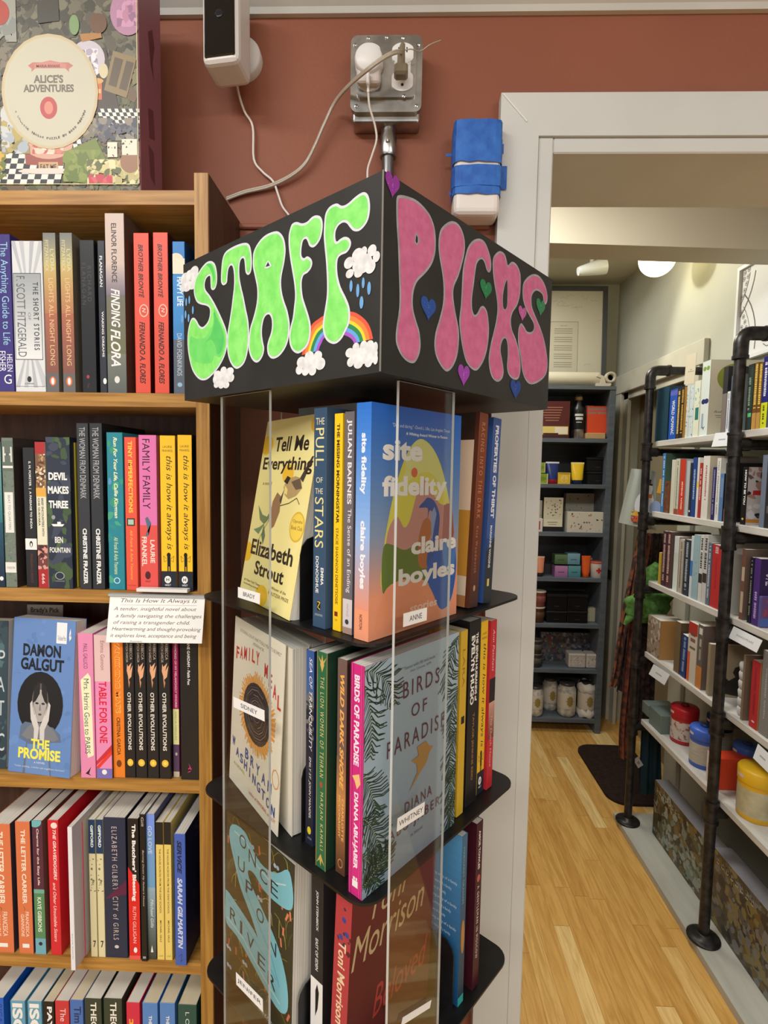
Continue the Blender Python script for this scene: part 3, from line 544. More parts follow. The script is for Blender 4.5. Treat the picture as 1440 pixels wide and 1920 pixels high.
srow(ZB, [
 (-20, 10, 829, (40, 84, 92), [('g', 0, 0, 1, .45, (20, 36, 60), (30, 80, 100)), ('g', 0, .45, 1, 1, (40, 110, 120), (150, 180, 176)), ('e', .8, .06, .12, .015, WHT)], 'teal and navy gradient paperback half cut off by the frame beside the patterned grey-green one'),
 (11.6, 33, 821, (110, 122, 110), [('n', 0, 0, 1, 1, [(88, 102, 92), (124, 136, 122), (96, 110, 98)], 90, 0.0022, 3), ('r', 0, .78, 1, .98, (96, 108, 98)), ('h', 'H', .1, .84, .9, .94, (214, 216, 206)), ('e', .5, .89, .16, .012, (90, 100, 92)), ('r', .05, .8, .95, .815, (226, 226, 218)), ('r', .12, .37, .88, .64, (226, 226, 218)), ('v', 'BEAT TO QUARTERS', .38, .62, .39, .62, (110, 120, 110)), ('r', 0, .1, .96, .17, (226, 226, 218)), ('h', 'FORESTER', .15, .125, .85, .14, (90, 100, 90))], 'grey-green marbled paperback with a white title plate and big pale H', {'frontcol': (60, 52, 50)}),
 (50, 72, 839, (24, 24, 26), [('v', 'E. M. FORSTER  |  A PASSAGE TO INDIA', .42, .66, .42, .90, (224, 224, 220), 'b'), ('r', 0, .27, 1, .35, (232, 232, 228)), ('e', .5, .31, .14, .022, BLK), ('e', .5, .305, .07, .014, WHT), ('v', 'PENGUIN CLASSICS', .4, .6, .03, .24, (110, 50, 40))], 'black classic paperback with a white band and tiny bird emblem', {'back_by': 0.006}),
 (72.7, 91.7, 829, (226, 222, 198), [('r', 0, .92, 1, 1, (170, 40, 44)), ('r', 0, .66, 1, .92, (120, 84, 56)), ('n', 0, .68, 1, .92, [(80, 54, 38), (190, 160, 120), (150, 110, 70), (228, 216, 190)], 60, 0.003, 5), ('r', 0, .63, 1, .69, (222, 168, 70)), ('v', 'BRIEF ENCOUNTERS WITH', .5, .72, .36, .62, (70, 60, 50), 'b'), ('v', 'CHE GUEVARA', .16, .36, .43, .62, (70, 60, 50), 'b'), ('r', 0, .13, 1, .30, (110, 60, 56)), ('n', 0, .13, 1, .3, [(70, 36, 36), (214, 150, 140)], 20, .004, 8), ('r', 0, 0, 1, .13, (168, 38, 42)), ('v', '666', .35, .65, .03, .10, WHT)], 'cream and red paperback with a brown feather picture at its top'),
 (93, 137.5, 820, (36, 44, 60), [('n', 0, 0, 1, 1, [(70, 92, 58), (62, 84, 52), (36, 44, 60), (60, 68, 86), (74, 98, 60)], 46, 0.012, 13), ('h', 'DEVIL', .08, .72, .86, .77, (236, 236, 232), 'B'), ('h', 'MAKES', .04, .63, .92, .68, (236, 236, 232), 'B'), ('h', 'THREE', .06, .535, .88, .585, (236, 236, 232), 'B'), ('e', .24, .475, .08, .014, (150, 154, 158)), ('p', [(.15, .43), (.7, .43), (.62, .415), (.22, .415)], WHT), ('r', .4, .43, .55, .445, WHT), ('h', 'BEN', .28, .305, .62, .345, (236, 236, 232), 'b'), ('h', 'FOUNTAIN', .05, .24, .92, .275, (236, 236, 232), 'b'), ('e', .45, .085, .2, .026, (170, 176, 176)), ('e', .45, .085, .17, .022, (36, 44, 60)), ('h', 'FLATIRON BOOKS', .25, .045, .65, .054, (160, 166, 166))], 'thick green and navy camouflage paperback with stacked white block letters'),
 (143, 147.5, 830, (190, 176, 60), [], 'very thin yellow paperback squeezed behind the camouflage one', {'back_by': 0.01}),
 (150, 172.2, 793.5, (48, 50, 54), denm, 'tall charcoal paperback with grey and white lettering, beside the thin yellow one'),
 (174, 197.5, 793.5, (44, 46, 50), denm, 'tall charcoal paperback with grey and white lettering, beside the teal one', {'frontcol': (26, 26, 28)}),
 (205, 235, 811, (38, 132, 148), [('n', 0, 0, 1, 1, [(58, 150, 120), (96, 150, 196), (46, 140, 140), (70, 164, 130)], 12, 0.006, 21), ('v', 'Run For Your Life, Callie Kingman', .35, .66, .46, .97, (238, 240, 190), 'bi'), ('v', 'Ali Frank & Asha Youmans', .35, .6, .10, .34, (220, 230, 160), 'i'), ('e', .5, .06, .2, .02, (200, 230, 230)), ('e', .5, .06, .15, .015, (40, 120, 160))], 'teal paperback with looping cream script and green leaf spots'),
 (237.5, 259.5, 820, (228, 88, 66), [('v', 'TINY IMPERFECTIONS', .3, .66, .51, .975, (246, 206, 70), 'b'), ('r', .12, .425, .8, .475, (60, 50, 50)), ('r', .22, .433, .7, .467, (170, 200, 180)), ('v', 'Alli Frank & Asha Youmans', .38, .6, .07, .40, (250, 180, 80), 'i'), ('h', 'PUTNAM', .15, .028, .8, .036, (120, 40, 30))], 'orange-red paperback with yellow capitals and a small television picture'),
 (264, 297, 816, (222, 118, 176), [('r', 0, 0, 1, .425, (222, 84, 78)), ('v', 'FAMILY FAMILY', .2, .62, .53, .975, (50, 22, 40)), ('p', [(.45, .48), (.65, .44), (.55, .40), (.35, .37), (.3, .35), (.5, .36), (.4, .42), (.3, .47)], (90, 110, 130)), ('v', 'LAURIE', .58, .84, .18, .33, (240, 224, 214), 'b'), ('v', 'FRANKEL', .1, .38, .16, .35, (240, 224, 214), 'b'), ('e', .42, .1, .16, .026, (80, 30, 40)), ('h', 'HOLT', .28, .055, .58, .066, (80, 30, 40), 'b')], 'pink over red paperback with tall dark capitals and a squirrel tail picture', {'frontcol': (176, 100, 130)}),
 (303, 331.5, 817, YEL, always, 'yellow paperback with black script and black foot, beside the pink one', {'frontcol': (120, 100, 90)}),
 (335.5, 362, 816, YEL, always, 'yellow paperback with black script and black foot, beside the upright', {'frontcol': (20, 20, 22)}),
], gB)

gC = 'paperbacks on the third shelf of the oak bookcase'
evol = [('v', 'REBECCA', .62, .86, .84, .95, (206, 190, 170)), ('v', 'HENTSCH GARCIA', .25, .46, .82, .985, (206, 190, 170)), ('p', [(.3, .76), (.5, .70), (.75, .72), (.9, .80), (.6, .76), (.8, .82), (.45, .79), (.35, .81)], (226, 170, 130)), ('p', [(.4, .72), (.6, .68), (.5, .64)], (200, 140, 100)), ('v', 'OTHER EVOLUTIONS', .32, .66, .20, .61, (232, 226, 214), 'b'), ('e', .5, .11, .3, .026, (238, 190, 60)), ('e', .5, .11, .14, .012, (250, 220, 120))]
srow(ZC, [
 (152, 180, 1188, (226, 140, 180), [('v', 'PAUL GALLICO', .35, .62, .76, .93, (90, 40, 90)), ('p', [(.12, .68), (.62, .73), (.8, .70), (.86, .40), (.9, .16), (.5, .14), (.3, .3)], (240, 236, 196)), ('v', 'Mrs. Harris Goes to PARIS', .32, .68, .17, .69, (30, 84, 90)), ('p', [(.3, .03), (.5, .05), (.7, .08), (.55, .03), (.7, .015), (.45, .025)], (40, 36, 44))], 'pink paperback with a cream torn-paper title strip, beside the blue face-out book', {'back_by': -0.004, 'd': .125}),
 (181.5, 211, 1191, (228, 140, 184), [('r', 0, .68, 1, 1, (222, 190, 188)), ('v', 'Emma Gannon', .4, .66, .76, .96, (150, 100, 90)), ('v', 'TABLE FOR ONE', .24, .74, .25, .68, (214, 30, 60), 'b'), ('p', [(0, .08), (1, .21), (1, .17), (0, .05)], (226, 60, 50)), ('p', [(0, .12), (1, .24), (1, .2), (0, .09)], (200, 50, 60)), ('r', 0, 0, 1, .07, (120, 110, 180)), ('e', .5, .045, .16, .018, WHT)], 'pale pink paperback with tall red capitals and a red and violet foot', {'back_by': -0.004, 'd': .125, 'frontcol': (60, 34, 34)}),
 (213, 235, 1194, (232, 130, 44), [('v', 'VANISHING MAPS', .3, .72, .46, .98, (250, 200, 110), 'B'), ('v', 'VANISHING MAPS', .33, .66, .465, .975, (226, 120, 40), 'b'), ('v', 'CRISTINA GARCIA', .34, .66, .16, .43, (80, 40, 20), 'b'), ('e', .5, .10, .22, .026, (120, 60, 20))], 'orange paperback with outlined capitals partly under the handwritten card'),
 (235.4, 254.5, 1194, (34, 34, 36), evol, 'black paperback with a gold disc and pale hand, touching the orange spine'),
 (255.3, 276.5, 1194, (34, 34, 36), evol, 'black paperback with a gold disc and pale hand, second from the orange spine'),
 (277.3, 298.5, 1194, (34, 34, 36), evol, 'black paperback with a gold disc and pale hand, third from the orange spine'),
 (299.5, 321, 1194, (34, 34, 36), evol, 'black paperback with a gold disc and pale hand, beside the magenta and cream one', {'frontcol': (36, 28, 24)}),
 (325.5, 337, 1200, (150, 30, 84), [('r', 0, .24, 1, .5, (214, 214, 150)), ('r', 0, .03, 1, .24, (80, 60, 90)), ('r', 0, 0, 1, .04, (190, 180, 160)), ('v', 'MEMORIES OF MY MELANCHOLY WHORES', .35, .7, .51, .97, (230, 180, 190), 'b'), ('v', 'GARCIA MARQUEZ', .3, .6, .27, .48, (120, 120, 90)), ('e', .5, .17, .2, .012, (170, 170, 160))], 'slim magenta and cream paperback set back between two black spines', {'back_by': 0.006}),
 (339.5, 373, 1196, (34, 33, 34), [('v', 'JANE GARDAM - Faith Fox', .36, .56, .67, .98, (236, 236, 232), 'b'), ('p', [(.45, .06), (.6, .075), (.5, .10), (.42, .12), (.5, .09), (.4, .08), (.55, .06), (.35, .05)], (226, 60, 140))], 'wide black paperback with a small pink emblem at its foot by the upright'),
], gC)
# dark teal face-out book at the very left
def faceout(label, quad_x0, quad_x1, yb, ytop, z, t, col, ops, y, group, d=None, lean=0.1, rz=0, spine=None):
    """book whose front cover faces the viewer (-Y), leaning back a little; spine at the left"""
    X0 = bis(lambda X: proj((X, y, z))[0] - quad_x0, -1.2, .2); X1 = bis(lambda X: proj((X, y, z))[0] - quad_x1, -1.2, .2)
    h = bis(lambda hh: ytop - proj((X0, y, z + hh))[1], .05, .35)
    M = Matrix.Rotation(rz, 4, 'Z') @ Matrix.Rotation(-lean, 4, 'X') @ Matrix.Rotation(R(-90), 4, 'Z')
    e = book(label, (X0, y, z + 0.0005), 0, t, h, X1 - X0, col, spine, ops, group=group)
    # local +X (front) -> -Y ; local Y (depth) -> +X ; shift so that the cover plane is at y
    M = M @ Matrix.Translation((-t / 2, 0, 0))
    e.matrix_basis = Matrix.Translation((X0, y, z + 0.0005)) @ M
    return e
GIRL = [('n', 0, 0, 1, 1, [(98, 134, 190), (106, 142, 198), (92, 128, 184)], 60, .006, 4),
 ('h', 'DAMON', .17, .755, .78, .835, (24, 30, 40), 'B'), ('h', 'GALGUT', .14, .665, .84, .745, (24, 30, 40), 'B'),
 ('r', .70, .85, .865, .985, (232, 234, 236)), ('h', 'The Booker Prize', .72, .87, .85, .90, (60, 66, 80)), ('p', [(.9, .90), (.93, .92), (.92, .95), (.9, .91), (.94, .89), (.91, .87)], WHT),
 ('e', .48, .45, .37, .21, (26, 26, 28)),
 ('p', [(.18, .30), (.25, .33), (.7, .31), (.82, .27), (.84, .22), (.66, .21), (.70, .0), (.24, .0), (.28, .2), (.16, .22)], (96, 112, 136)), ('p', [(.28, 0), (.30, .19), (.62, .19), (.68, 0)], (106, 140, 190)),
 ('p', [(.30, .30), (.40, .33), (.6, .33), (.72, .29), (.8, .24), (.72, .22), (.5, .23), (.3, .22), (.2, .24)], (120, 124, 130)),
 ('e', .48, .46, .135, .125, (96, 92, 90)), ('e', .48, .44, .105, .105, (172, 168, 164)), ('p', [(.36, .45), (.38, .56), (.47, .60), (.47, .52), (.41, .47)], (40, 38, 38)), ('p', [(.6, .45), (.58, .56), (.49, .60), (.50, .52), (.55, .47)], (40, 38, 38)),
 ('e', .43, .455, .028, .007, (50, 46, 46)), ('e', .53, .455, .028, .007, (50, 46, 46)), ('p', [(.475, .45), (.49, .45), (.50, .41), (.465, .41)], (130, 126, 122)), ('e', .485, .385, .028, .007, (90, 80, 78)),
 ('p', [(.32, .45), (.35, .47), (.38, .42), (.44, .35), (.48, .30), (.46, .22), (.40, .22), (.40, .29), (.34, .35)], (206, 202, 198)), ('p', [(.65, .45), (.62, .47), (.59, .42), (.53, .35), (.49, .30), (.50, .22), (.57, .22), (.57, .29), (.63, .35)], (206, 202, 198)),
 ('l', [(.35, .45), (.40, .38)], .0007, (140, 136, 132)), ('l', [(.62, .45), (.57, .38)], .0007, (140, 136, 132)), ('l', [(.37, .46), (.42, .39)], .0007, (140, 136, 132)), ('l', [(.6, .46), (.55, .39)], .0007, (140, 136, 132)),
 ('h', 'THE', .36, .165, .66, .225, (236, 230, 90), 'B'), ('h', 'PROMISE', .16, .095, .84, .165, (236, 230, 90), 'B'), ('h', 'A NOVEL', .42, .07, .6, .082, (230, 232, 236)), ('h', '"Tender, scathing... a thriller with magnificent characters"', .1, .035, .92, .05, (210, 220, 234))]
faceout('pale blue face-out paperback with a sepia portrait of a girl in a dark oval', 14.7, 143, 1436, 1163, ZC, 0.022, (100, 136, 192), GIRL, 0.752, 'face-out books on the third shelf', lean=0.09, rz=R(-8))
e = faceout('second copy of the blue paperback, standing directly behind the face-out one', 20, 150, 1430, 1170, ZC, 0.018, (104, 138, 190), [], 0.787, 'face-out books on the third shelf', lean=0.06, rz=R(-6))
faceout('dark teal face-out paperback with pale capitals cut off by the frame', -112, 11, 1428, 1166, ZC, 0.02, (46, 66, 76), [('n', 0, 0, 1, 1, [(34, 52, 62), (60, 84, 92), (76, 104, 110)], 120, .007, 9), ('h', 'P', .86, .70, .96, .80, (190, 200, 204)), ('h', 'A', .84, .52, .96, .62, (190, 200, 204)), ('h', 'T', .86, .36, .96, .46, (190, 200, 204)), ('h', 'C', .86, .12, .97, .24, (190, 200, 204))], 0.757, 'face-out books on the third shelf', lean=0.07)

gD = 'paperbacks on the fourth shelf of the oak bookcase'
letter = [('v', 'THE LETTER CARRIER', .36, .66, .38, .94, (244, 232, 214), 'b'), ('v', 'FRANCESCA', .52, .74, .13, .32, (244, 232, 214)), ('v', 'GIANNONE', .2, .42, .13, .30, (244, 232, 214)), ('l', [(.4, .36), (.5, .345), (.45, .33)], .0008, (130, 80, 50)), ('r', .25, .045, .72, .075, WHT)]
giff = [('r', 0, .755, 1, 1, (28, 58, 92)), ('v', 'GIFFORD', .3, .72, .80, .96, (226, 232, 236), 'B'), ('n', .1, .48, .95, .73, [(120, 116, 90), (90, 90, 74)], 18, .0018, 4), ('h', '7', .35, .07, .8, .12, (40, 44, 50), 'b')]
house = [('r', 0, .84, 1, 1, (28, 28, 30)), ('v', 'THE HOUSE ACROSS FROM THE DEAF SCHOOL', .4, .66, .34, .81, (110, 98, 50), 'b'), ('v', 'MICHAEL GILLS', .4, .66, .13, .29, (110, 98, 50), 'b'), ('h', 'UNP', .2, .022, .8, .034, (130, 116, 60))]
srow(ZD, [
 (-14, 27, 1545, (214, 118, 76), letter, 'terracotta orange paperback with cream capitals, cut by the frame edge', {'frontcol': (50, 56, 74)}),
 (36, 63.5, 1541, (214, 118, 76), letter, 'terracotta orange paperback with cream capitals, beside the plum and green one', {'frontcol': (56, 60, 80)}),
 (67, 87, 1539, (84, 40, 58), [('r', 0, 0, 1, .49, (84, 134, 92)), ('r', 0, 0, 1, .12, (110, 170, 186)), ('r', 0, .46, 1, .49, (110, 170, 150)), ('e', .3, .99, .6, .04, (110, 180, 186)), ('v', 'Charms for the Easy Life', .35, .62, .52, .94, (226, 206, 196), 'b'), ('v', 'KAYE GIBBONS', .3, .68, .17, .43, (220, 232, 210), 'b'), ('e', .5, .08, .18, .014, (30, 40, 50))], 'plum and green paperback with a turquoise foot, beside the red one', {'frontcol': (110, 80, 70)}),
 (96, 116, 1538, (206, 40, 52), [('e', .6, .96, .3, .022, (240, 220, 210)), ('v', 'THE GRAVEDIGGERS', .46, .76, .56, .93, (250, 226, 220), 'bi'), ('v', 'and Other Unsuitable Sisters', .36, .66, .10, .54, (250, 226, 220), 'i')], 'bright red paperback with white flourished script, behind the white board'),
 (143, 161, 1541, (214, 48, 96), [('v', 'LAKEWOOD', .35, .7, .68, .84, (250, 214, 224), 'b'), ('v', 'MEGAN GIDDINGS', .35, .7, .26, .54, (250, 214, 224), 'b'), ('p', [(.3, .96), (.7, .98), (.5, .93)], (60, 16, 30)), ('p', [(.1, .60), (.5, .60), (.5, .56), (.8, .58), (.4, .54)], WHT), ('p', [(.4, .61), (.8, .60), (.7, .56)], BLK), ('p', [(.1, .14), (.6, .16), (.8, .12), (.3, .10)], (60, 16, 30)), ('h', 'A', .4, .04, .62, .06, WHT, 'b')], 'raspberry pink paperback with a small black dog, right of the white board', {'frontcol': (200, 196, 190)}),
 (171, 183.5, 1537, (216, 208, 166), giff, 'slim cream paperback with a navy top, nearer the raspberry one'),
 (185, 198, 1537, (216, 208, 166), giff, 'slim cream paperback with a navy top, touching the wide navy one'),
 (199, 240, 1533, (36, 46, 70), [('v', 'ELIZABETH GILBERT  CITY of GIRLS', .36, .60, .13, .935, (196, 180, 176), 'w'), ('p', [(0, .42), (1, .56), (1, .46)], (90, 34, 66)), ('e', .5, .08, .1, .012, (200, 190, 190))], 'wide navy paperback with spaced pale capitals and a plum ribbon'),
 (243, 264, 1535, (26, 24, 26), [('p', [(0, 0), (1, 0), (1, .54), (0, .66)], (216, 36, 36)), ('v', "The Butchers' Blessing", .3, .74, .42, .96, (245, 240, 236), 'B'), ('v', 'RUTH GILLIGAN', .36, .66, .12, .38, (250, 200, 190)), ('e', .55, .07, .16, .02, WHT), ('r', 0, 0, 1, .03, (226, 90, 80))], 'black over red paperback with bold white serif title', {'back_by': -0.002}),
 (265.5, 276.5, 1527, (24, 22, 24), [('v', 'Gill', .3, .7, .92, .98, (210, 200, 190)), ('v', "Burning Down My Father's House", .35, .7, .38, .76, (210, 200, 190), 'i'), ('h', 'uo', .25, .02, .75, .035, WHT)], 'narrow black paperback with white italics beside the light blue spine', {'back_by': -0.004}),
 (277.5, 293.5, 1527, (110, 150, 200), [('r', 0, .88, 1, 1, (120, 150, 230)), ('g', 0, 0, 1, .5, (60, 66, 56), (150, 176, 190)), ('g', 0, .5, 1, .88, (110, 160, 196), (120, 156, 216)), ('v', 'GO LOVE', .2, .66, .73, .92, (210, 226, 240)), ('v', 'Michael Gills', .4, .75, .22, .42, (220, 226, 226), 'i'), ('p', [(.35, .05), (.65, .05), (.5, .10)], WHT)], 'light blue paperback with a hazy landscape spine', {'frontcol': (60, 70, 120)}),
 (295, 309, 1542, (232, 206, 112), house, 'slim pale yellow paperback with a black top, nearer the light blue spine'),
 (310, 323.5, 1542, (232, 206, 112), house, 'slim pale yellow paperback with a black top, nearer the bookcase upright'),
 (329, 350, 1564, (66, 98, 184), [('v', 'SERVICE', .25, .66, .70, .95, (24, 34, 70), 'Bi'), ('v', 'SARAH GILMARTIN', .25, .70, .13, .67, (205, 214, 236), 'Bi'), ('l', [(.3, .07), (.6, .09), (.5, .03), (.7, .05)], .0006, (30, 40, 90))], 'royal blue paperback with bold slanted capitals standing at the shelf end', {'back_by': -0.008, 'frontcol': (30, 34, 66), 'front': [('h', 'SER', .3, .84, .95, .95, (80, 70, 90)), ('n', .2, .3, .9, .7, [(20, 22, 40), (46, 42, 60)], 20, .012, 3)]}),
], gD)
# thin white board (picture book) standing out of the row
X0 = bis(lambda X: proj((X, .70, ZD))[0] - 116, -1.2, .2)
book('thin white picture book standing proud of the row, taller than its neighbours', (X0 + 0.003, 0.722, ZD + 0.0005), 0, 0.0065, 0.218, 0.15, (226, 226, 230), [('v', 'Samuel Coulee · The Bottom Shop', .4, .6, .08, .26, (60, 60, 64), 'b')], hard=False, frontcol=(200, 192, 200), group=gD)

gE = 'book spines on the fifth shelf cut off by the lower edge'
iso = [('h', 'ISO', .1, .78, .85, .97, WHT)]
srow(ZE, [
 (-16, 15, 1871, (30, 96, 196), [('v', 'RICA', .6, .9, .8, .95, (40, 50, 110))], 'bright blue book at the frame edge on the lowest visible shelf', {'pages': PAPER, 'backcol': (130, 40, 40)}),
 (27, 54.5, 1877, (98, 158, 186), [('v', 'ISO', .12, .82, .70, .98, WHT, 'B')], 'light blue book with large white letters, nearer the bright blue one', {'pages': PAPER}),
 (58.5, 85, 1878, (98, 158, 186), [('v', 'ISO', .12, .82, .70, .98, WHT, 'B')], 'light blue book with large white letters, beside the black one', {'pages': PAPER}),
 (87.5, 108, 1878.5, (28, 26, 28), [('v', 'PAYB', .35, .8, .72, .96, WHT, 'B')], 'black book with bold white capitals between light blue and red', {'pages': PAPER_Y}),
 (109.5, 135.5, 1877, (196, 56, 60), [('v', 'The P', .35, .75, .78, .94, (240, 210, 210))], 'muted red book beside the black one, lowest visible shelf', {'pages': PAPER}),
 (137, 161.5, 1875.5, (70, 110, 180), [('v', 'Tim', .3, .85, .82, .95, (30, 50, 100), 'b')], 'mid blue book with dark letters beside the muted red one', {'pages': PAPER_Y}),
 (164, 195.5, 1872.5, (50, 62, 50), [('v', 'THEO', .35, .7, .76, .97, (236, 232, 220), 'b')], 'dark green book with white capitals, nearer the mid blue one', {'pages': PAPER}),
 (199, 233.5, 1872.5, (50, 62, 50), [('v', 'THEO', .35, .7, .76, .97, (236, 232, 220), 'b')], 'dark green book with white capitals, nearer the crimson one', {'pages': PAPER}),
 (241, 266, 1880, (206, 44, 70), [('h', 'H', .2, .8, .5, .87, (240, 180, 60), 'B'), ('r', 0, .6, 1, .78, (220, 90, 40))], 'crimson book with a yellow letter and orange band', {'pages': PAPER}),
 (270.5, 299, 1881, (84, 132, 196), [('v', 'THE LO', .4, .62, .76, .90, WHT, 'b')], 'cornflower blue book with white capitals, nearer the crimson one', {'pages': PAPER_Y}),
 (302.5, 331, 1881, (84, 132, 196), [('v', 'THE LO', .4, .62, .76, .90, WHT, 'b')], 'cornflower blue book with white capitals, nearer the dark green end book', {'pages': PAPER_Y}),
 (336, 371, 1884, (38, 80, 72), [('v', 'L O', .4, .6, .84, .94, (220, 226, 220))], 'bottle green book ending the lowest visible row', {'pages': PAPER_Y}),
], gE)

# cards and talkers on the bookcase
def card(name, label, corners, t, m, ops=None, cat='card', group=None, edge=None):
    """corners TL,TR,BR,BL in space; a thin card with printed face"""
    TL, TR_, BR_, BL = [Vector(c) for c in corners]
    mt, mb_ = (TL + TR_) / 2, (BL + BR_) / 2; hx = ((TR_ - TL) + (BR_ - BL)) / 4      # made a true parallelogram so the card stays flat
    TL, TR_, BR_, BL = mt - hx, mt + hx, mb_ + hx, mb_ - hx
    ex = (BR_ - BL); w = ex.length; ex.normalize(); ey = (TL - BL); h = ey.length; ey.normalize(); n = ex.cross(ey).normalized()
    mb = MB(); b = [BL, BR_, TR_, TL]; f = [p - n * t for p in b]
    o = (BL + BR_ + TR_ + TL) / 4
    b = [p - o for p in b]; f = [p - o for p in f]
    mb.raw(b + f, [(0, 1, 2, 3), (7, 6, 5, 4), (0, 4, 5, 1), (1, 5, 6, 2), (2, 6, 7, 3), (3, 7, 4, 0)], m)
    if ops: Dr(mb, BL - o, ex, ey, n, w, h, 0.6).run(ops)
    ob = mb.build(name, loc=o)
    if label: tag(ob, label, cat, group)
    return ob
yk = 0.733
INK = (96, 70, 66)
ops = [('h', 'This Is How It Always Is', .12, .83, .92, .94, INK, 'i'), ('r', .12, .80, .92, .806, (170, 120, 110)), ('h', 'A tender, insightful novel about', .05, .66, .92, .76, INK, 'i'), ('h', 'a family navigating the challenges', .08, .51, .98, .61, INK, 'i'), ('h', 'of raising a transgender child.', .06, .37, .86, .47, INK, 'i'), ('h', 'Heartwarming and thought-provoking', .05, .23, .98, .33, INK, 'i'), ('h', 'it explores love, acceptance and being', .04, .09, .94, .19, INK, 'i'), ('h', 'human.', .25, .01, .38, .05, INK, 'i')]
hc = thing('shelf_card_holder', 'handwritten white review card in a clear clip under the second shelf', 'card', at(290, 1150, Y=yk))
o = card('card', None, [at(207, 1117, Y=yk), at(384, 1118, Y=yk), at(379, 1207, Y=yk - .012), at(198, 1204, Y=yk - .012)], 0.0012, rgb((238, 238, 234), .5), ops); o.parent = hc; o.location = o.location - Vector(hc.location)
mb = MB(); L_ = Vector(hc.location)
a_, b_ = at(205, 1114, Y=yk) - L_, at(386, 1115, Y=yk) - L_
mb.box(a_.x, b_.x, -0.003, 0.006, a_.z - .002, a_.z + 0.001, rgb((170, 176, 178), .2)); mb.build('holder_rail', hc)
mb = MB(); a_, b_ = at(257, 1104, Y=yk) - L_, at(352, 1111, Y=yk) - L_
mb.box(a_.x, b_.x, -0.003, 0.03, .0, .0, rgb((226, 226, 224), .3)) if False else mb.box(a_.x, b_.x, -0.002, 0.009, b_.z, a_.z + .001, rgb((226, 226, 224), .3)); mb.build('clip', hc)
card('shelf_talker', 'small grey card with bold serif words standing behind the blue face-out book', [at(51, 1133, Y=.835), at(118, 1135, Y=.835), at(118, 1165, Y=.835), at(51, 1165, Y=.835)], .0008, rgb((186, 180, 168), .6), [('h', "Brady's Pick", .1, .45, .9, .85, (50, 44, 40), 'b')])
P0 = at(81, 1533, Y=.80)
card('shelf_talker', 'grey recommendation card lying slanted between the plum and red spines', [at(82, 1505, Y=.80), at(133, 1480, Y=.85), at(134, 1500, Y=.84), at(81, 1536, Y=.79)], .0008, rgb((176, 170, 158), .6), [('h', 'Thea', .3, .5, .7, .9, (40, 36, 34)), ('h', 'Recommends', .05, .08, .95, .45, (40, 36, 34))])
card('shelf_talker', 'cream card corner rising from the royal blue book at the shelf end', [at(340, 1542, Y=.78), at(372, 1495, Y=.86), at(374, 1520, Y=.86), at(346, 1560, Y=.78)], .0008, rgb((186, 182, 170), .6), [('h', 'Thea', .4, .4, .6, .6, (60, 56, 54))])
card('shelf_talker', 'pointed white card rising from a cornflower blue book', [at(318, 1833, Y=.83), at(350, 1833, Y=.84), at(340, 1850, Y=.83), at(327, 1864, Y=.80)], .0008, rgb((206, 200, 184), .6))
card('shelf_talker', 'pointed white card rising from the bottle green book', [at(363, 1833, Y=.83), at(377, 1833, Y=.84), at(372, 1850, Y=.83), at(368, 1862, Y=.80)], .0008, rgb((196, 190, 176), .6))

# ------------------------------------------------------------------ jigsaw box on top of the bookcase
PX0, PX1, PYF, PYB = -0.70, -0.362, 0.755, 0.822
PZ0, PZ1 = 1.9715, 2.29
pz = thing('puzzle_box', 'large jigsaw box with a painterly collage and cream oval badge on the bookcase top', 'box', ((PX0 + PX1) / 2, (PYF + PYB) / 2, PZ0))
w_, d_, h_ = PX1 - PX0, PYB - PYF, PZ1 - PZ0
mb = MB(); PUR = rgb((146, 92, 104), .45)
mb.box(-w_ / 2, w_ / 2, -d_ / 2, d_ / 2, 0, h_, PUR, .001)
D = Dr(mb, (-w_ / 2, -d_ / 2 - .00005, 0), (1, 0, 0), (0, 0, 1), (0, -1, 0), w_, h_)
def pxy(x, y):   # zoomed reading of the box front -> unit coordinates
    p = at(x, y, Y=PYF); return ((p.x - PX0) / w_, (p.z - PZ0) / h_)
def PX(pts): return [pxy(x, y) for x, y in pts]
D.run([('r', 0, 0, .995, 1, (108, 104, 84)), ('n', 0, .55, .99, 1, [(86, 82, 66), (104, 100, 82), (74, 72, 56), (118, 114, 94), (64, 62, 50)], 900, .009, 1),
       ('n', 0, 0, .99, .56, [(76, 82, 50), (98, 100, 66), (124, 120, 86), (58, 58, 44), (106, 84, 60)], 1000, .008, 2)])
D.run([('p', PX([(70, 2), (110, 0), (112, 40), (72, 45)]), (60, 56, 44)), ('n', *pxy(0, 80), *pxy(30, 0), [(130, 134, 128), (150, 152, 140)], 30, .01, 5)])
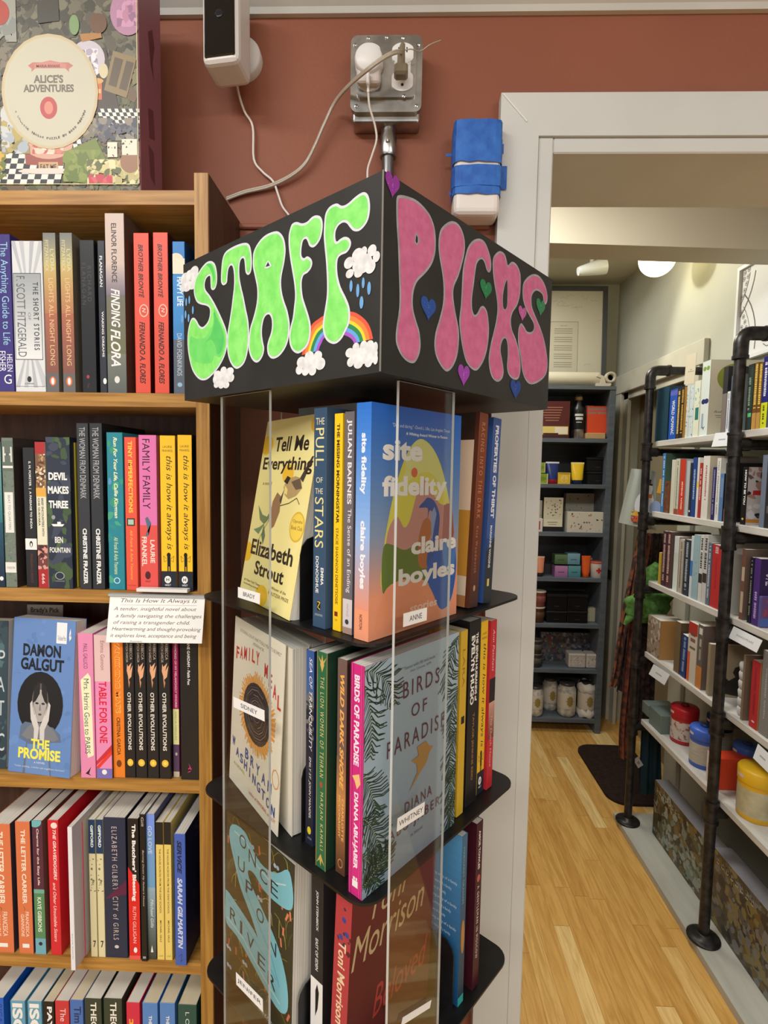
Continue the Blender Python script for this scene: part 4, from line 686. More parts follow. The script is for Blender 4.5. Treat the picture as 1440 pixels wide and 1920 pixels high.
D.run([('p', PX([(110, 85), (165, 78), (200, 95), (225, 210), (175, 215), (120, 110)]), (70, 58, 48)),
       ('e', *pxy(165, 112), .07, .075, (196, 190, 200)), ('n', *pxy(142, 140), *pxy(184, 92), [(170, 160, 180), (226, 222, 226), (140, 136, 160)], 40, .006, 6),
       ('e', *pxy(195, 134), .018, .03, (206, 196, 160)),
       ('p', PX([(213, 96), (257, 110), (238, 185), (196, 170)]), (138, 120, 84)), ('p', PX([(216, 108), (232, 113), (219, 165), (204, 160)]), (92, 80, 62)), ('p', PX([(238, 115), (252, 119), (238, 172), (224, 167)]), (92, 80, 62)),
       ('p', PX([(170, 155), (192, 155), (192, 188), (171, 188)]), (196, 106, 50)), ('e', *pxy(181, 153), .03, .012, (206, 160, 90)), ('r', *pxy(174, 176), *pxy(190, 168), (226, 180, 130)),
       ('e', *pxy(240, 25), .07, .09, (176, 130, 160)), ('n', *pxy(220, 52), *pxy(262, 2), [(200, 150, 180), (150, 110, 140), (186, 130, 160)], 40, .007, 7),
       ('p', PX([(150, 65), (190, 62), (192, 72), (155, 80)]), (170, 120, 60)), ('e', *pxy(140, 48), .02, .04, (120, 150, 100)), ('e', *pxy(185, 45), .035, .04, (104, 72, 46)),
       ('e', *pxy(0, 25), .04, .05, (170, 60, 46))])
# chequered cloth and floor
def chk(x0, y0, x1, y1, nx, ny, sk):
    for i in range(nx):
        for j in range(ny):
            xa, xb = x0 + (x1 - x0) * i / nx, x0 + (x1 - x0) * (i + 1) / nx; ya, yb_ = y0 + (y1 - y0) * j / ny, y0 + (y1 - y0) * (j + 1) / ny
            q = [(xa + (ya - y0) * sk, ya), (xb + (ya - y0) * sk, ya), (xb + (yb_ - y0) * sk, yb_), (xa + (yb_ - y0) * sk, yb_)]
            D.poly(PX(q), (226, 224, 214) if (i + j) % 2 else (44, 46, 56), False)
    D.k += 1
chk(0, 288, 125, 347, 10, 6, -.2); chk(182, 205, 262, 240, 12, 5, .35); chk(55, 232, 80, 255, 3, 3, 0); chk(120, 262, 160, 280, 5, 2, .2)
D.run([('n', *pxy(140, 270), *pxy(205, 222), [(96, 92, 90), (120, 112, 96), (150, 140, 110), (80, 76, 80)], 60, .006, 11), ('n', *pxy(175, 265), *pxy(262, 222), [(96, 98, 108), (70, 72, 84), (140, 132, 120)], 60, .006, 12),
       ('p', PX([(48, 290), (122, 285), (120, 312), (50, 310)]), (150, 76, 60)), ('e', *pxy(92, 272), .1, .06, (206, 160, 140)), ('n', *pxy(62, 290), *pxy(120, 256), [(226, 200, 180), (190, 90, 76), (236, 216, 200), (200, 130, 110)], 60, .006, 13),
       ('r', *pxy(74, 322), *pxy(110, 305), (196, 160, 120)), ('h', 'EAT ME', *pxy(77, 319), *pxy(107, 309), (70, 40, 30), 'b'), ('e', *pxy(90, 322), .12, .012, (216, 206, 196)),
       ('p', PX([(125, 285), (180, 260), (200, 300), (165, 345), (120, 340)]), (110, 126, 50)), ('n', *pxy(120, 342), *pxy(190, 282), [(120, 138, 56), (96, 116, 44), (134, 146, 70)], 70, .008, 14),
       ('n', *pxy(165, 346), *pxy(262, 300), [(206, 196, 140), (226, 216, 170), (96, 104, 60), (186, 176, 120)], 110, .007, 15), ('n', *pxy(168, 346), *pxy(212, 328), [(190, 60, 76), (206, 90, 100)], 20, .006, 16), ('e', *pxy(245, 305), .04, .045, (150, 110, 80)),
       ('r', *pxy(203, 296), *pxy(221, 268), (224, 220, 200)), ('r', *pxy(230, 292), *pxy(258, 262), (224, 220, 200)), ('n', *pxy(204, 295), *pxy(258, 265), [(150, 40, 40), (40, 40, 40)], 16, .0016, 17),
       ('n', *pxy(0, 345), *pxy(12, 285), [(206, 170, 70), (110, 120, 50)], 16, .006, 18),
       ('n', *pxy(5, 290), *pxy(55, 200), [(166, 176, 186), (196, 200, 200), (150, 140, 90), (176, 160, 90)], 70, .009, 19), ('n', *pxy(5, 200), *pxy(45, 90), [(96, 84, 66), (70, 66, 52), (120, 112, 90)], 60, .008, 20),
       ('n', *pxy(130, 235), *pxy(175, 195), [(196, 190, 120), (170, 164, 100)], 24, .007, 21)])
D.run([('e', *pxy(95, 174), .197, .232, (196, 180, 140)), ('e', *pxy(95, 174), .187, .222, (192, 189, 168)), ('e', *pxy(95, 174), .182, .216, (206, 196, 160)), ('e', *pxy(95, 174), .18, .214, (194, 191, 170)),
       ('p', PX([(54, 125), (63, 119), (130, 119), (139, 125), (131, 131), (131, 137), (124, 130), (68, 130), (61, 137), (61, 131)]), (184, 116, 104)), ('p', PX([(66, 122), (96, 115), (126, 122), (126, 131), (96, 124), (66, 131)]), (196, 128, 116)),
       ('h', 'MARIA RIVANS', *pxy(70, 128.5), *pxy(114, 123), (90, 40, 40), 'b'),
       ('h', "ALICE'S", *pxy(65, 158), *pxy(120, 142), (104, 96, 80), 'B'), ('h', 'ADVENTURES', *pxy(46, 175), *pxy(140, 160), (104, 96, 80), 'B'),
       ('e', *pxy(93, 204), .035, .045, (180, 66, 66)), ('e', *pxy(93, 204), .018, .026, (206, 130, 110))])
s_ = 'A COLLAGE JIGSAW PUZZLE IN 1000 PIECES'
cx, cy = pxy(95, 174)
for i, ch in enumerate(s_):
    if ch == ' ': continue
    an = R(205 + 130 * i / (len(s_) - 1)); rx, ry = .155, .188
    p = Vector((cx + rx * math.cos(an), cy + ry * math.sin(an)))
    # small upright capitals following the lower rim
    D.run([('h', ch, p.x - .0035, p.y - .0045, p.x + .0035, p.y + .0045, (90, 70, 60), 'b')])
D.run([('l', PX([(0, 346.5), (261, 346.5)]), .0009, (226, 216, 150)), ('l', PX([(257, 0), (261, 346)]), .0009, (216, 206, 150))])
D2 = Dr(mb, (w_ / 2 + .00005, -d_ / 2, 0), (0, 1, 0), (0, 0, 1), (1, 0, 0), d_, h_)
D2.run([('p', [(.4, .72), (.6, .76), (.7, .7), (.6, .62), (.65, .55), (.5, .6), (.45, .66)], (96, 44, 56)), ('p', [(.36, .40), (.6, .42), (.66, .3), (.4, .28)], (106, 56, 68)), ('p', [(.36, .25), (.6, .24), (.64, .1), (.42, .12)], (106, 56, 68))])
mb.build('lid', pz)
# ------------------------------------------------------------------ spinner display
TH = 0.689107
AV = Vector((-math.cos(TH), math.sin(TH), 0)); BV = Vector((math.sin(TH), math.cos(TH), 0)); ZV = Vector((0, 0, 1))
SN = Vector((-0.025, 0.457, 0))          # near corner of the trays in plan
SP = Vector((-0.019, 0.44, 1.68))        # near lower corner of the sign box
TS = 0.285; SS = 0.308; SH = 0.155
Z1, Z2, Z3, Z4 = 1.449, 1.207, 0.967, 0.725
ctr = SN + (AV + BV) * TS / 2
def S(u, v, z): return SN + AV * u + BV * v + ZV * z
sp = thing('spinner_display', 'black four-sided revolving book stand with a painted header box', 'display stand', (ctr.x, ctr.y, 0))
LC = Vector((ctr.x, ctr.y, 0))
# header box with painted letters
mb = MB()
q = [SP, SP + AV * SS, SP + AV * SS + BV * SS, SP + BV * SS]
q = [p - LC for p in q]; up = ZV * SH
mb.raw(q + [p + up for p in q], [(0, 1, 2, 3), (4, 7, 6, 5), (0, 4, 5, 1), (1, 5, 6, 2), (2, 6, 7, 3), (3, 7, 4, 0)], SIGNBLACK)
mb.tube([q[0] + ZV * .0005, q[0] + up], 0.0009, rgb((120, 116, 108), .5), 6)
PW = rgb((222, 226, 232), .6, 0, .3); PGN = noisy('lime_green_paint', (126, 226, 104), (150, 240, 124), (1, 1, 1), 90, .6, 3); PGD = noisy('deeper_green_paint', (78, 196, 100), (110, 220, 110), (1, 1, 1), 60, .6, 3)
PSV = noisy('silver_outline_paint', (160, 158, 164), (178, 176, 180), (1, 1, 1), 90, .5, 2); PPK = noisy('pink_paint', (204, 104, 148), (216, 118, 160), (1, 1, 1), 120, .6, 3)
def face_poly(face, pts, m, lay):
    ax = AV if face == 'L' else BV; n = -BV if face == 'L' else -AV
    vs = [SP - LC + ax * a + ZV * b + n * (0.00015 * lay) for a, b in pts]
    tr = tess(pts)
    mb.raw(vs, tr, m)
def ell(face, lst, m, lay):
    for i, (a, b, ra, rb) in enumerate(lst): face_poly(face, [(a + ra * math.cos(k * math.pi / 10), b + rb * math.sin(k * math.pi / 10)) for k in range(20)], m, lay + 0.02 * i)
# rainbow
o_, i_ = SIGN['RBo'], SIGN['RBi']
bands = [((228, 92, 66), 0, .17), ((246, 140, 66), .17, .36), ((240, 216, 56), .36, .5), ((46, 140, 84), .5, .68), ((104, 168, 232), .68, .84), ((170, 92, 206), .84, 1)]
for c, f0, f1 in bands:
    A_ = [(p[0] + (r_[0] - p[0]) * f0, p[1] + (r_[1] - p[1]) * f0) for p, r_ in zip(o_, i_)]; B_ = [(p[0] + (r_[0] - p[0]) * f1, p[1] + (r_[1] - p[1]) * f1) for p, r_ in zip(o_, i_)]
    def cr(P): 
        out = []
        for i in range(len(P) - 1):
            p0, p1, p2, p3 = (Vector(P[max(0, i - 1)]), Vector(P[i]), Vector(P[i + 1]), Vector(P[min(len(P) - 1, i + 2)]))
            for k in range(4):
                t = k / 4; out.append(tuple(.5 * ((2 * p1) + (p2 - p0) * t + (2 * p0 - 5 * p1 + 4 * p2 - p3) * t * t + (3 * p1 - p0 - 3 * p2 + p3) * t ** 3)))
        return out + [P[-1]]
    A_, B_ = cr(A_), cr(B_)
    for i in range(len(A_) - 1): face_poly('L', [A_[i], A_[i + 1], B_[i + 1], B_[i]], rgb(c, .6), 1)
for k in ('T', 'A', 'F', 'F2', 'S'):
    pts = smooth(SIGN[k], 3); face_poly('L', pts, PW, 2)
    face_poly('L', inset(pts, 0.0022), PGN, 3)
# darker green brushed into the S
face_poly('L', smooth(SIGN['Sm'], 3), noisy('brushed_green_paint', (104, 216, 104), (120, 224, 112), (1, 1, 1), 60, .6, 3), 3.3)
face_poly('L', smooth(SIGN['Sd'], 3), noisy('brushed_dark_green_paint', (76, 196, 98), (100, 210, 106), (1, 1, 1), 60, .6, 3), 3.6)
face_poly('L', smooth(SIGN['Su'], 3), noisy('brushed_mid_green_paint', (86, 202, 100), (104, 214, 106), (1, 1, 1), 60, .6, 3), 3.6)
face_poly('L', SIGN['Ah'], PW, 4); face_poly('L', SIGN['Ahb'], SIGNBLACK, 5)
WC = noisy('chalky_white_paint', (214, 216, 218), (240, 240, 240), (1, 1, 1), 160, .7, 3)
for k, l_ in (('cl1', 1.5), ('cl2', 4), ('cl3', 4), ('cl4', 4), ('cl5', 4)): ell('L', [e for e in SIGNE[k]], WC, l_)
for k in ('dr1', 'dr2'): ell('L', SIGNE[k], rgb((112, 170, 224), .6), 4)
for k in ('P', 'I', 'C', 'K', 'S2'):
    pts = smooth(SIGN[k], 3); face_poly('R', pts, PSV, 2); face_poly('R', inset(pts, 0.0022), PPK, 3)
face_poly('R', SIGN['Ph'], PSV, 4); face_poly('R', SIGN['Phb'], SIGNBLACK, 5); 
kh = smooth(SIGN['Kh'], 2); face_poly('R', inset(kh, -0.0012), PSV, 4); face_poly('R', kh, SIGNBLACK, 5)
HC = {'h1': (150, 58, 160), 'h2': (44, 82, 160), 'h3': (44, 130, 84), 'h4': (160, 70, 180), 'h5': (50, 134, 90), 'h6': (190, 96, 160), 'h7': (36, 70, 150)}
rn = random.Random(2)
for k, (s0, t0, s1, t1) in SIGNH.items():
    hp = []
    for i in range(32):
        t = i * math.pi / 16; x = 16 * math.sin(t) ** 3; y = 13 * math.cos(t) - 5 * math.cos(2 * t) - 2 * math.cos(3 * t) - math.cos(4 * t)
        hp.append((s0 + (x + 16) / 32 * (s1 - s0), t0 + (y + 17) / 29 * (t1 - t0)))
    face_poly('R', hp, rgb(HC[k], .5), 4)
    for _ in range(22):
        t = rn.uniform(0, 6.28); r_ = rn.uniform(0, .8) ; j = hp[int(t / 6.28 * 31)]; cxh, cyh = (s0 + s1) / 2, t0 + (t1 - t0) * .58
        ell('R', [(cxh + (j[0] - cxh) * r_, cyh + (j[1] - cyh) * r_, .00035, .00035)], rgb(tuple(min(255, int(c * 1.1 + 50)) for c in HC[k]), .4), 5)
mb.build('header_box', sp)
mb = MB(); mb.lathe([(0.02, 0), (0.02, 1.679)], BLACKM, (0, 0, 0), 20); mb.build('post', sp)
mb = MB(); mb.lathe([(0.15, 0), (0.155, 0.004), (0.155, 0.02), (0.02, 0.03)], BLACKM, (0, 0, 0.0), 32); mb.build('base', sp)
# trays with rounded corners
def rr(x0, y0, x1, y1, r_, n=6):
    out = []
    for cx_, cy2, a0 in ((x1 - r_, y1 - r_, 0), (x0 + r_, y1 - r_, 90), (x0 + r_, y0 + r_, 180), (x1 - r_, y0 + r_, 270)):
        for i in range(n + 1): a = R(a0 + 90 * i / n); out.append((cx_ + r_ * math.cos(a), cy2 + r_ * math.sin(a)))
    return out
def UV(u, v, z=0): return S(u, v, z) - LC
for z in (Z1, Z2, Z3, Z4, 0.483):
    mb = MB(); pts = rr(0, 0, TS, TS, 0.022)
    vs = [UV(u, v, z - 0.003) for u, v in pts] + [UV(u, v, z) for u, v in pts]; n = len(pts)
    mb.raw(vs, [tuple(range(n)), tuple(range(n, 2 * n))[::-1]] + [(i, n + i, n + (i + 1) % n, (i + 1) % n) for i in range(n)], BLACKM)
    mb.build('tray', sp)
# upright tabs (bookends) that separate the pockets; rounded top
def tab(u, v0, v1, z, h, axis='v'):
    mb = MB(); pts = []; r_ = .018
    prof = [(0, 0), (v1 - v0, 0), (v1 - v0, h - r_)] + [(v1 - v0 - r_ + r_ * math.cos(R(a)), h - r_ + r_ * math.sin(R(a))) for a in (30, 60, 90)] + [(r_ + r_ * math.cos(R(a)), h - r_ + r_ * math.sin(R(a))) for a in (90, 120, 150, 180)]
    f = [];
    for du in (0, 0.0012):
        for s_, t_ in prof: f.append(UV(u + du, v0 + s_, z + t_) if axis == 'v' else UV(v0 + s_, u + du, z + t_))
    n = len(prof)
    mb.raw(f, [tuple(range(n)), tuple(range(n, 2 * n))[::-1]] + [(i, n + i, n + (i + 1) % n, (i + 1) % n) for i in range(n)], BLACKM)
    mb.build('divider', sp)
tab(0.1045, 0.010, 0.12, Z1, 0.085); tab(0.112, 0.020, 0.12, Z2, 0.088); tab(0.1125, 0.018, 0.12, Z3, 0.075)
tab(0.168, 0.014, 0.10, Z3, 0.085, 'u')
# clear acrylic fronts with pale edges, their glow put into the colour, and the staff name stickers on them
def acr(face, s0, s1, z0, z1):
    mb = MB(); t = 0.0028
    def Q(s_, d_, z): return UV(s_, -0.0035 - d_, z) if face == 'L' else UV(-0.0035 - d_, s_, z)
    e = 0.0004
    mb.raw([Q(s0, 0, z0), Q(s1, 0, z0), Q(s1, 0, z1), Q(s0, 0, z1), Q(s0, t, z0), Q(s1, t, z0), Q(s1, t, z1), Q(s0, t, z1)], [(4, 7, 6, 5), (0, 1, 2, 3)], ACRYL)
    mb.raw([Q(s0, 0, z0), Q(s1, 0, z0), Q(s1, 0, z1), Q(s0, 0, z1), Q(s0, t, z0), Q(s1, t, z0), Q(s1, t, z1), Q(s0, t, z1)], [(0, 4, 5, 1), (3, 2, 6, 7), (0, 3, 7, 4), (1, 5, 6, 2)], ACRYL_E)
    return mb.build('acrylic_panel', sp)
pL = acr('L', 0.134, 0.221, 0.60, 1.679); pR = acr('R', 0.026, 0.111, 0.60, 1.679)
def Q3(face, s_, z): return UV(s_, TS + 0.004, z) if face == 'A2' else UV(TS + 0.004, s_, z)
for face in ('A2', 'B2'):
    mb = MB(); mb.raw([Q3(face, .13, .6), Q3(face, .215, .6), Q3(face, .215, 1.679), Q3(face, .13, 1.679)], [(0, 1, 2, 3)], ACRYL); 
    for s_ in (.13, .215): mb.tube([Q3(face, s_, .6), Q3(face, s_, 1.679)], .0013, ACRYL_E, 6)
    mb.build('acrylic_panel', sp)
def sticker(face, quad, txt, parent):
    pn = (-BV if face == 'L' else -AV); p0 = S(0, 0, 0) + pn * 0.0066
    pts = []
    for x, y in quad:
        v = ray(x, y); t = (p0 - CAM_POS).dot(pn) / v.dot(pn); pts.append(CAM_POS + v * t - LC)
    TL, TR_, BR_, BL = pts
    mb = MB(); ex = (BR_ - BL); w = ex.length; ex.normalize(); ey = ZV.copy(); ey = (ey - ex * ey.dot(ex)).normalized(); h = ((TL - BL).length + (TR_ - BR_).length) / 2
    WS = rgb((238, 238, 236), .5)
    b = [BL, BL + ex * w, BL + ex * w + ey * h, BL + ey * h]; f = [p - pn * 0.0002 for p in b]
    mb.raw(b + f, [(0, 1, 2, 3), (7, 6, 5, 4), (0, 4, 5, 1), (1, 5, 6, 2), (2, 6, 7, 3), (3, 7, 4, 0)], WS)
    if txt: Dr(mb, BL + pn * .0001, ex, ey, pn, w, h, .6).run([('h', txt, .25 if len(txt) < 7 else .06, .3, .78 if len(txt) < 7 else .94, .7, (50, 50, 52))])
    o = mb.build('name_sticker', parent)
sticker('L', [(446, 1100), (487, 1113), (487, 1133), (446, 1120)], 'BRADY', pL)
sticker('L', [(438, 1306), (496, 1333), (496, 1353), (438, 1326)], 'SIDNEY', pL)
sticker('L', [(443, 1822), (493, 1876), (493, 1898), (443, 1846)], 'JENIFER', pL)
sticker('R', [(756, 1151), (800, 1139), (800, 1163), (756, 1176)], 'ANNE', pR)
sticker('R', [(743, 1536), (795, 1505), (795, 1527), (744, 1560)], 'WHITNEY', pR)
sticker('R', [(752, 1911), (806, 1878), (806, 1890), (752, 1924)], '', pR)

def curvy(ops):
    out = []
    for o_ in ops:
        if o_[0] == 'p' and len(o_[1]) > 6:
            P_ = smooth(o_[1], 4)
            out += [('p0', [P_[i] for i in f], o_[2]) for f in tess(P_)] + [('k',)]
        else: out.append(o_)
    return out
# books on the spinner.  pocket of the near corner: spines face -B, covers face -A
aN = -TH
def near(lab, u0, u1, v0, z, h, d, col, sp_, fr=None, **kw):
    p = S((u0 + u1) / 2, v0, z + .0004); return book(lab, p, aN, abs(u0 - u1) - .0004, h, d, col, sp_, fr, **kw)
g1 = 'books on the top tray of the revolving stand'; g2 = 'books on the middle tray of the revolving stand'; g3 = 'books on the lowest visible tray of the revolving stand'
near('slate blue paperback with tall cream thin capitals beside the yellow cover', .0835, .0655, .008, Z1, .210, .135, (58, 84, 112), [('h', 'THE', .16, .925, .82, .955, (226, 220, 180)), ('v', 'PULL', .14, .80, .74, .91, (232, 220, 150)), ('h', 'OF', .2, .665, .72, .69, (226, 220, 180)), ('h', 'THE', .14, .615, .74, .64, (226, 220, 180)), ('v', 'STARS', .12, .80, .37, .60, (232, 220, 150)), ('v', 'EMMA', .62, .85, .20, .28, WHT, 'b'), ('v', 'DONOGHUE', .22, .45, .16, .33, WHT, 'b'), ('r', .35, .08, .62, .125, (30, 36, 44)), ('l', [(.38, .12), (.6, .12), (.4, .095), (.6, .085)], .0008, (240, 200, 60)), ('h', 'BACK BAY BOOKS', .2, .055, .8, .065, (200, 206, 210))], group=g1)
near('narrow bright yellow paperback with brown capitals between slate blue and grey', .0605, .0495, .013, Z1, .204, .13, (250, 206, 34), [('v', 'THE MISSING MORNINGSTAR', .3, .68, .50, .955, (78, 50, 30), 'B'), ('v', 'STACIE SHANNON DENETSOSIE', .28, .62, .125, .48, (120, 84, 40), 'b'), ('r', .2, .068, .62, .09, (130, 50, 40)), ('h', 'TORREY', .25, .045, .6, .055, (140, 100, 60))], group=g1)
near('grey paperback with white serif capitals over a pale foot', .0470, .0345, .013, Z1, .205, .13, (112, 106, 112), [('r', 0, 0, 1, .16, (214, 206, 208)), ('r', 0, 0, 1, .03, (170, 140, 124)), ('v', 'JULIAN BARNES', .22, .78, .59, .965, (236, 234, 236), 'b'), ('v', 'The Sense of an Ending', .3, .8, .19, .57, (236, 234, 236)), ('v', 'VINTAGE', .4, .6, .08, .14, (150, 144, 150)), ('e', .45, .055, .2, .012, (60, 60, 66))], group=g1)
SF = [('g', 0, .45, 1, 1, (126, 146, 176), (34, 100, 196)), ('g', 0, .18, 1, .45, (222, 150, 120), (126, 146, 176)), ('r', 0, 0, 1, .19, (224, 150, 116)),
 ('p', [(.14, .20), (.13, .36), (.18, .52), (.26, .68), (.36, .80), (.48, .865), (.60, .85), (.72, .78), (.82, .66), (.90, .50), (.93, .34), (.93, .2), (.5, .16)], (206, 200, 84)),
 ('p', [(.30, .66), (.34, .72), (.36, .80), (.48, .865), (.62, .84), (.70, .79), (.80, .68), (.82, .62), (.6, .72)], (206, 206, 130)),
 ('p', [(.16, .42), (.20, .49), (.27, .52), (.34, .47), (.40, .50), (.46, .60), (.53, .685), (.60, .66), (.72, .58), (.80, .56), (.86, .56), (.92, .42), (.9, .24), (.5, .2), (.16, .3)], (186, 136, 128)),
 ('p', [(.80, .56), (.90, .57), (.94, .42), (.90, .3), (.78, .3)], (150, 82, 74)),
 ('p', [(.13, .20), (.13, .39), (.22, .40), (.34, .37), (.44, .38), (.55, .40), (.66, .38), (.7, .26), (.6, .19), (.4, .21), (.25, .19)], (96, 118, 56)),
 ('p', [(.52, .28), (.50, .40), (.55, .49), (.62, .50), (.66, .44), (.6, .36), (.66, .28)], (170, 106, 66)),
 ('p', [(.50, .555), (.56, .585), (.60, .60), (.67, .585), (.72, .55), (.75, .50), (.74, .42), (.72, .30), (.66, .24), (.60, .30), (.66, .42), (.69, .50), (.63, .54), (.60, .50), (.60, .55)], (44, 84, 150)),
 ('p', [(.64, .52), (.68, .555), (.71, .52), (.68, .45), (.66, .38)], (130, 150, 190)),
 ('p', [(.60, .24), (.70, .33), (.82, .38), (.95, .36), (.98, .22), (.92, .08), (.80, .045), (.70, .12)], (38, 92, 170)), ('p', [(.78, .36), (.90, .40), (.97, .34), (.95, .2), (.84, .22)], (70, 118, 180)),
 ('p', [(.14, .19), (.3, .235), (.46, .225), (.58, .21), (.66, .16), (.74, .07), (.70, 0), (.1, 0)], (222, 146, 110)),
 ('e', .44, .715, .035, .022, (206, 104, 76)),
 ('h', 'site', .11, .765, .53, .855, (228, 226, 222), 'B'), ('h', 'fidelity', .11, .585, .83, .70, (228, 226, 222), 'B'), ('h', 'claire', .42, .34, .97, .42, (224, 220, 216), 'B'), ('h', 'boyles', .29, .185, .96, .285, (224, 220, 216), 'B'), ('h', 'stories', .42, .075, .74, .11, (230, 200, 184), 'b'),
 ('h', '"Deft and daring." -David L. Ulin, Los Angeles Times', .2, .905, .85, .925, (210, 222, 240)), ('h', 'A Whiting Award Winner in Fiction', .34, .875, .82, .892, (226, 232, 244), 'b')]
near('blue-to-peach gradient paperback with a rounded hill picture facing the doorway', .0275, .0095, .0085, Z1, .211, .139, (60, 120, 200),
     [('g', 0, .45, 1, 1, (150, 186, 236), (48, 118, 214)), ('g', 0, .12, 1, .45, (230, 150, 124), (150, 186, 236)), ('r', 0, 0, 1, .13, (236, 156, 120)), ('v', 'site fidelity', .26, .72, .62, .875, (232, 240, 250), 'B'), ('v', 'claire boyles', .26, .72, .22, .51, (240, 240, 246), 'B'), ('v', 'NORTON', .36, .56, .045, .11, (90, 50, 50), 'b')], curvy(SF), group=g1)
# right pocket: spines face -A, depth runs along +A, back cover faces -B
def rightp(lab, v0, v1, u0, z, h, d, col, sp_, back=None, tilt=0, **kw):
    p = S(u0, (v0 + v1) / 2, z + .0006); return book(lab, p, math.pi / 2 - TH, abs(v1 - v0) - .0004, h, d, col, sp_, None, back, tilt=tilt, **kw)
rightp('rust brown paperback with cream back panel leaning beside the navy spine', .1695, .188, .008, Z1 + .0012, .217, .135, (124, 62, 36), [('g', 0, 0, 1, .5, (70, 44, 40), (120, 60, 36)), ('v', 'RACING INTO THE DARK', .3, .68, .46, .95, (196, 130, 90), 'w'), ('v', 'Kate Woodworth', .35, .6, .18, .42, (190, 130, 100), 'w'), ('e', .5, .1, .12, .016, (190, 150, 120))],
       [('r', 0, 0, 1, 1, (60, 44, 36)), ('r', 0, .5, .96, .86, (232, 206, 180)), ('r', .55, .16, .96, .5, (206, 150, 60)), ('r', .4, .06, .96, .16, (232, 214, 190)), ('r', .4, 0, .96, .06, (190, 130, 80)), ('r', .96, 0, 1, 1, (96, 52, 36))], R(3.2), group=g1)
rightp('navy blue paperback with bold white decorative capitals leaning towards the doorway', .2015, .2195, .009, Z1 + .0012, .214, .135, (58, 88, 150), [('g', 0, 0, 1, .35, (40, 50, 60), (50, 74, 130)), ('p', [(0, .28), (.4, .30), (1, .36), (1, 0), (0, 0)], (44, 52, 58)), ('v', 'PROPERTIES OF THIRST', .3, .72, .46, .96, (232, 234, 240), 'B'), ('v', 'MARIANNE WIGGINS', .35, .6, .19, .42, (226, 230, 236), 'b'), ('r', .35, .09, .6, .13, (220, 200, 120))], None, R(3.2), group=g1)
# left pocket: covers face -B, spine at the far left
def leftp(lab, uR, v0, z, w, h, t, col, ops, yaw=0, back=0, **kw):
    """cover facing the left side of the picture, fore-edge at the right end uR"""
    M = Matrix.Translation(S(uR, v0, z + .0006)) @ Matrix.Rotation(yaw, 4, 'Z') @ Matrix.Rotation(math.pi - TH, 4, 'Z') 
    # here local X runs along +A, local Y along -B (towards the viewer), so lean by rotating about X
    M = M @ Matrix.Rotation(back, 4, 'X')
    # book frame: cover +X -> -B(local Y+), depth +Y -> -A (local -X), spine at +A side
    M = M @ Matrix.Translation((w, 0, 0)) @ Matrix.Rotation(R(90), 4, 'Z') @ Matrix.Translation((-t / 2, 0, 0))
    e = book(lab, (0, 0, 0), 0, t, h, w, col, None, ops, **kw); e.matrix_basis = M; return e
BIRD = [('l', [(.30, .43), (.42, .49), (.52, .53), (.68, .55), (.80, .58), (.86, .55)], .0012, (96, 78, 50)), ('l', [(.42, .49), (.30, .40), (.22, .33)], .001, (96, 78, 50)),
 ('p', [(.10, .52), (.22, .47), (.36, .46), (.28, .42), (.18, .44)], (120, 140, 96)), ('p', [(.30, .45), (.40, .53), (.36, .46)], (110, 136, 90)), ('p', [(.08, .38), (.20, .40), (.30, .43), (.20, .36)], (110, 150, 110)), ('p', [(.28, .42), (.34, .36), (.32, .31), (.26, .36)], (96, 130, 96)),
 ('p', [(.36, .45), (.38, .55), (.44, .60), (.52, .58), (.54, .50), (.48, .42), (.42, .40)], (150, 116, 84)), ('p', [(.50, .56), (.56, .62), (.54, .54)], (80, 70, 60)),
 ('p', [(.54, .63), (.58, .68), (.64, .68), (.72, .69), (.82, .68), (.86, .63), (.78, .59), (.66, .57), (.58, .59)], (186, 160, 110)), ('p', [(.66, .66), (.80, .68), (.86, .63), (.76, .62)], (106, 90, 74)), ('p', [(.53, .66), (.58, .69), (.64, .68), (.60, .645)], (40, 40, 40)), ('p', [(.80, .68), (.94, .79), (.97, .79), (.86, .66)], (70, 62, 56)), ('p', [(.56, .64), (.62, .62), (.62, .59), (.57, .60)], (240, 220, 140))]
TME = [('r', 0, 0, 1, 1, (244, 232, 158)), ('e', .08, .86, .12, .055, (244, 196, 48)), ('e', .97, .955, .13, .055, (244, 196, 48)), ('e', .58, .70, .10, .05, (244, 196, 60)), ('e', .02, .25, .11, .055, (244, 196, 48)), ('e', .45, .05, .12, .055, (244, 196, 48))] + BIRD + [
 ('h', 'Tell Me', .25, .82, .86, .90, (44, 38, 34), 'b'), ('h', 'Everything', .06, .70, .97, .79, (44, 38, 34), 'b'), ('h', 'a novel', .12, .635, .3, .655, (120, 104, 70)),
 ('e', .88, .44, .12, .075, (226, 186, 60)), ('e', .88, .44, .105, .066, (244, 214, 90)), ('h', 'Oprahs', .8, .455, .96, .475, (110, 84, 40)), ('h', 'Book Club', .79, .425, .97, .445, (110, 84, 40)),
 ('h', 'Elizabeth', .10, .245, .90, .33, (44, 38, 34), 'b'), ('h', 'Strout', .24, .145, .80, .22, (44, 38, 34), 'b'), ('h', '#1 New York Times', .06, .09, .4, .105, (120, 104, 70)), ('h', 'bestselling author', .06, .07, .38, .083, (120, 104, 70)), ('h', 'Winner of the', .62, .105, .88, .12, (120, 104, 70)), ('h', 'PULITZER PRIZE', .58, .075, .94, .092, (120, 104, 70))]
leftp('pale yellow paperback with two birds on a branch leaning back on the top tray', .1130, .0030, Z1, .138, .213, .016, (238, 226, 150), TME, yaw=R(-13), back=R(10), group=g1)
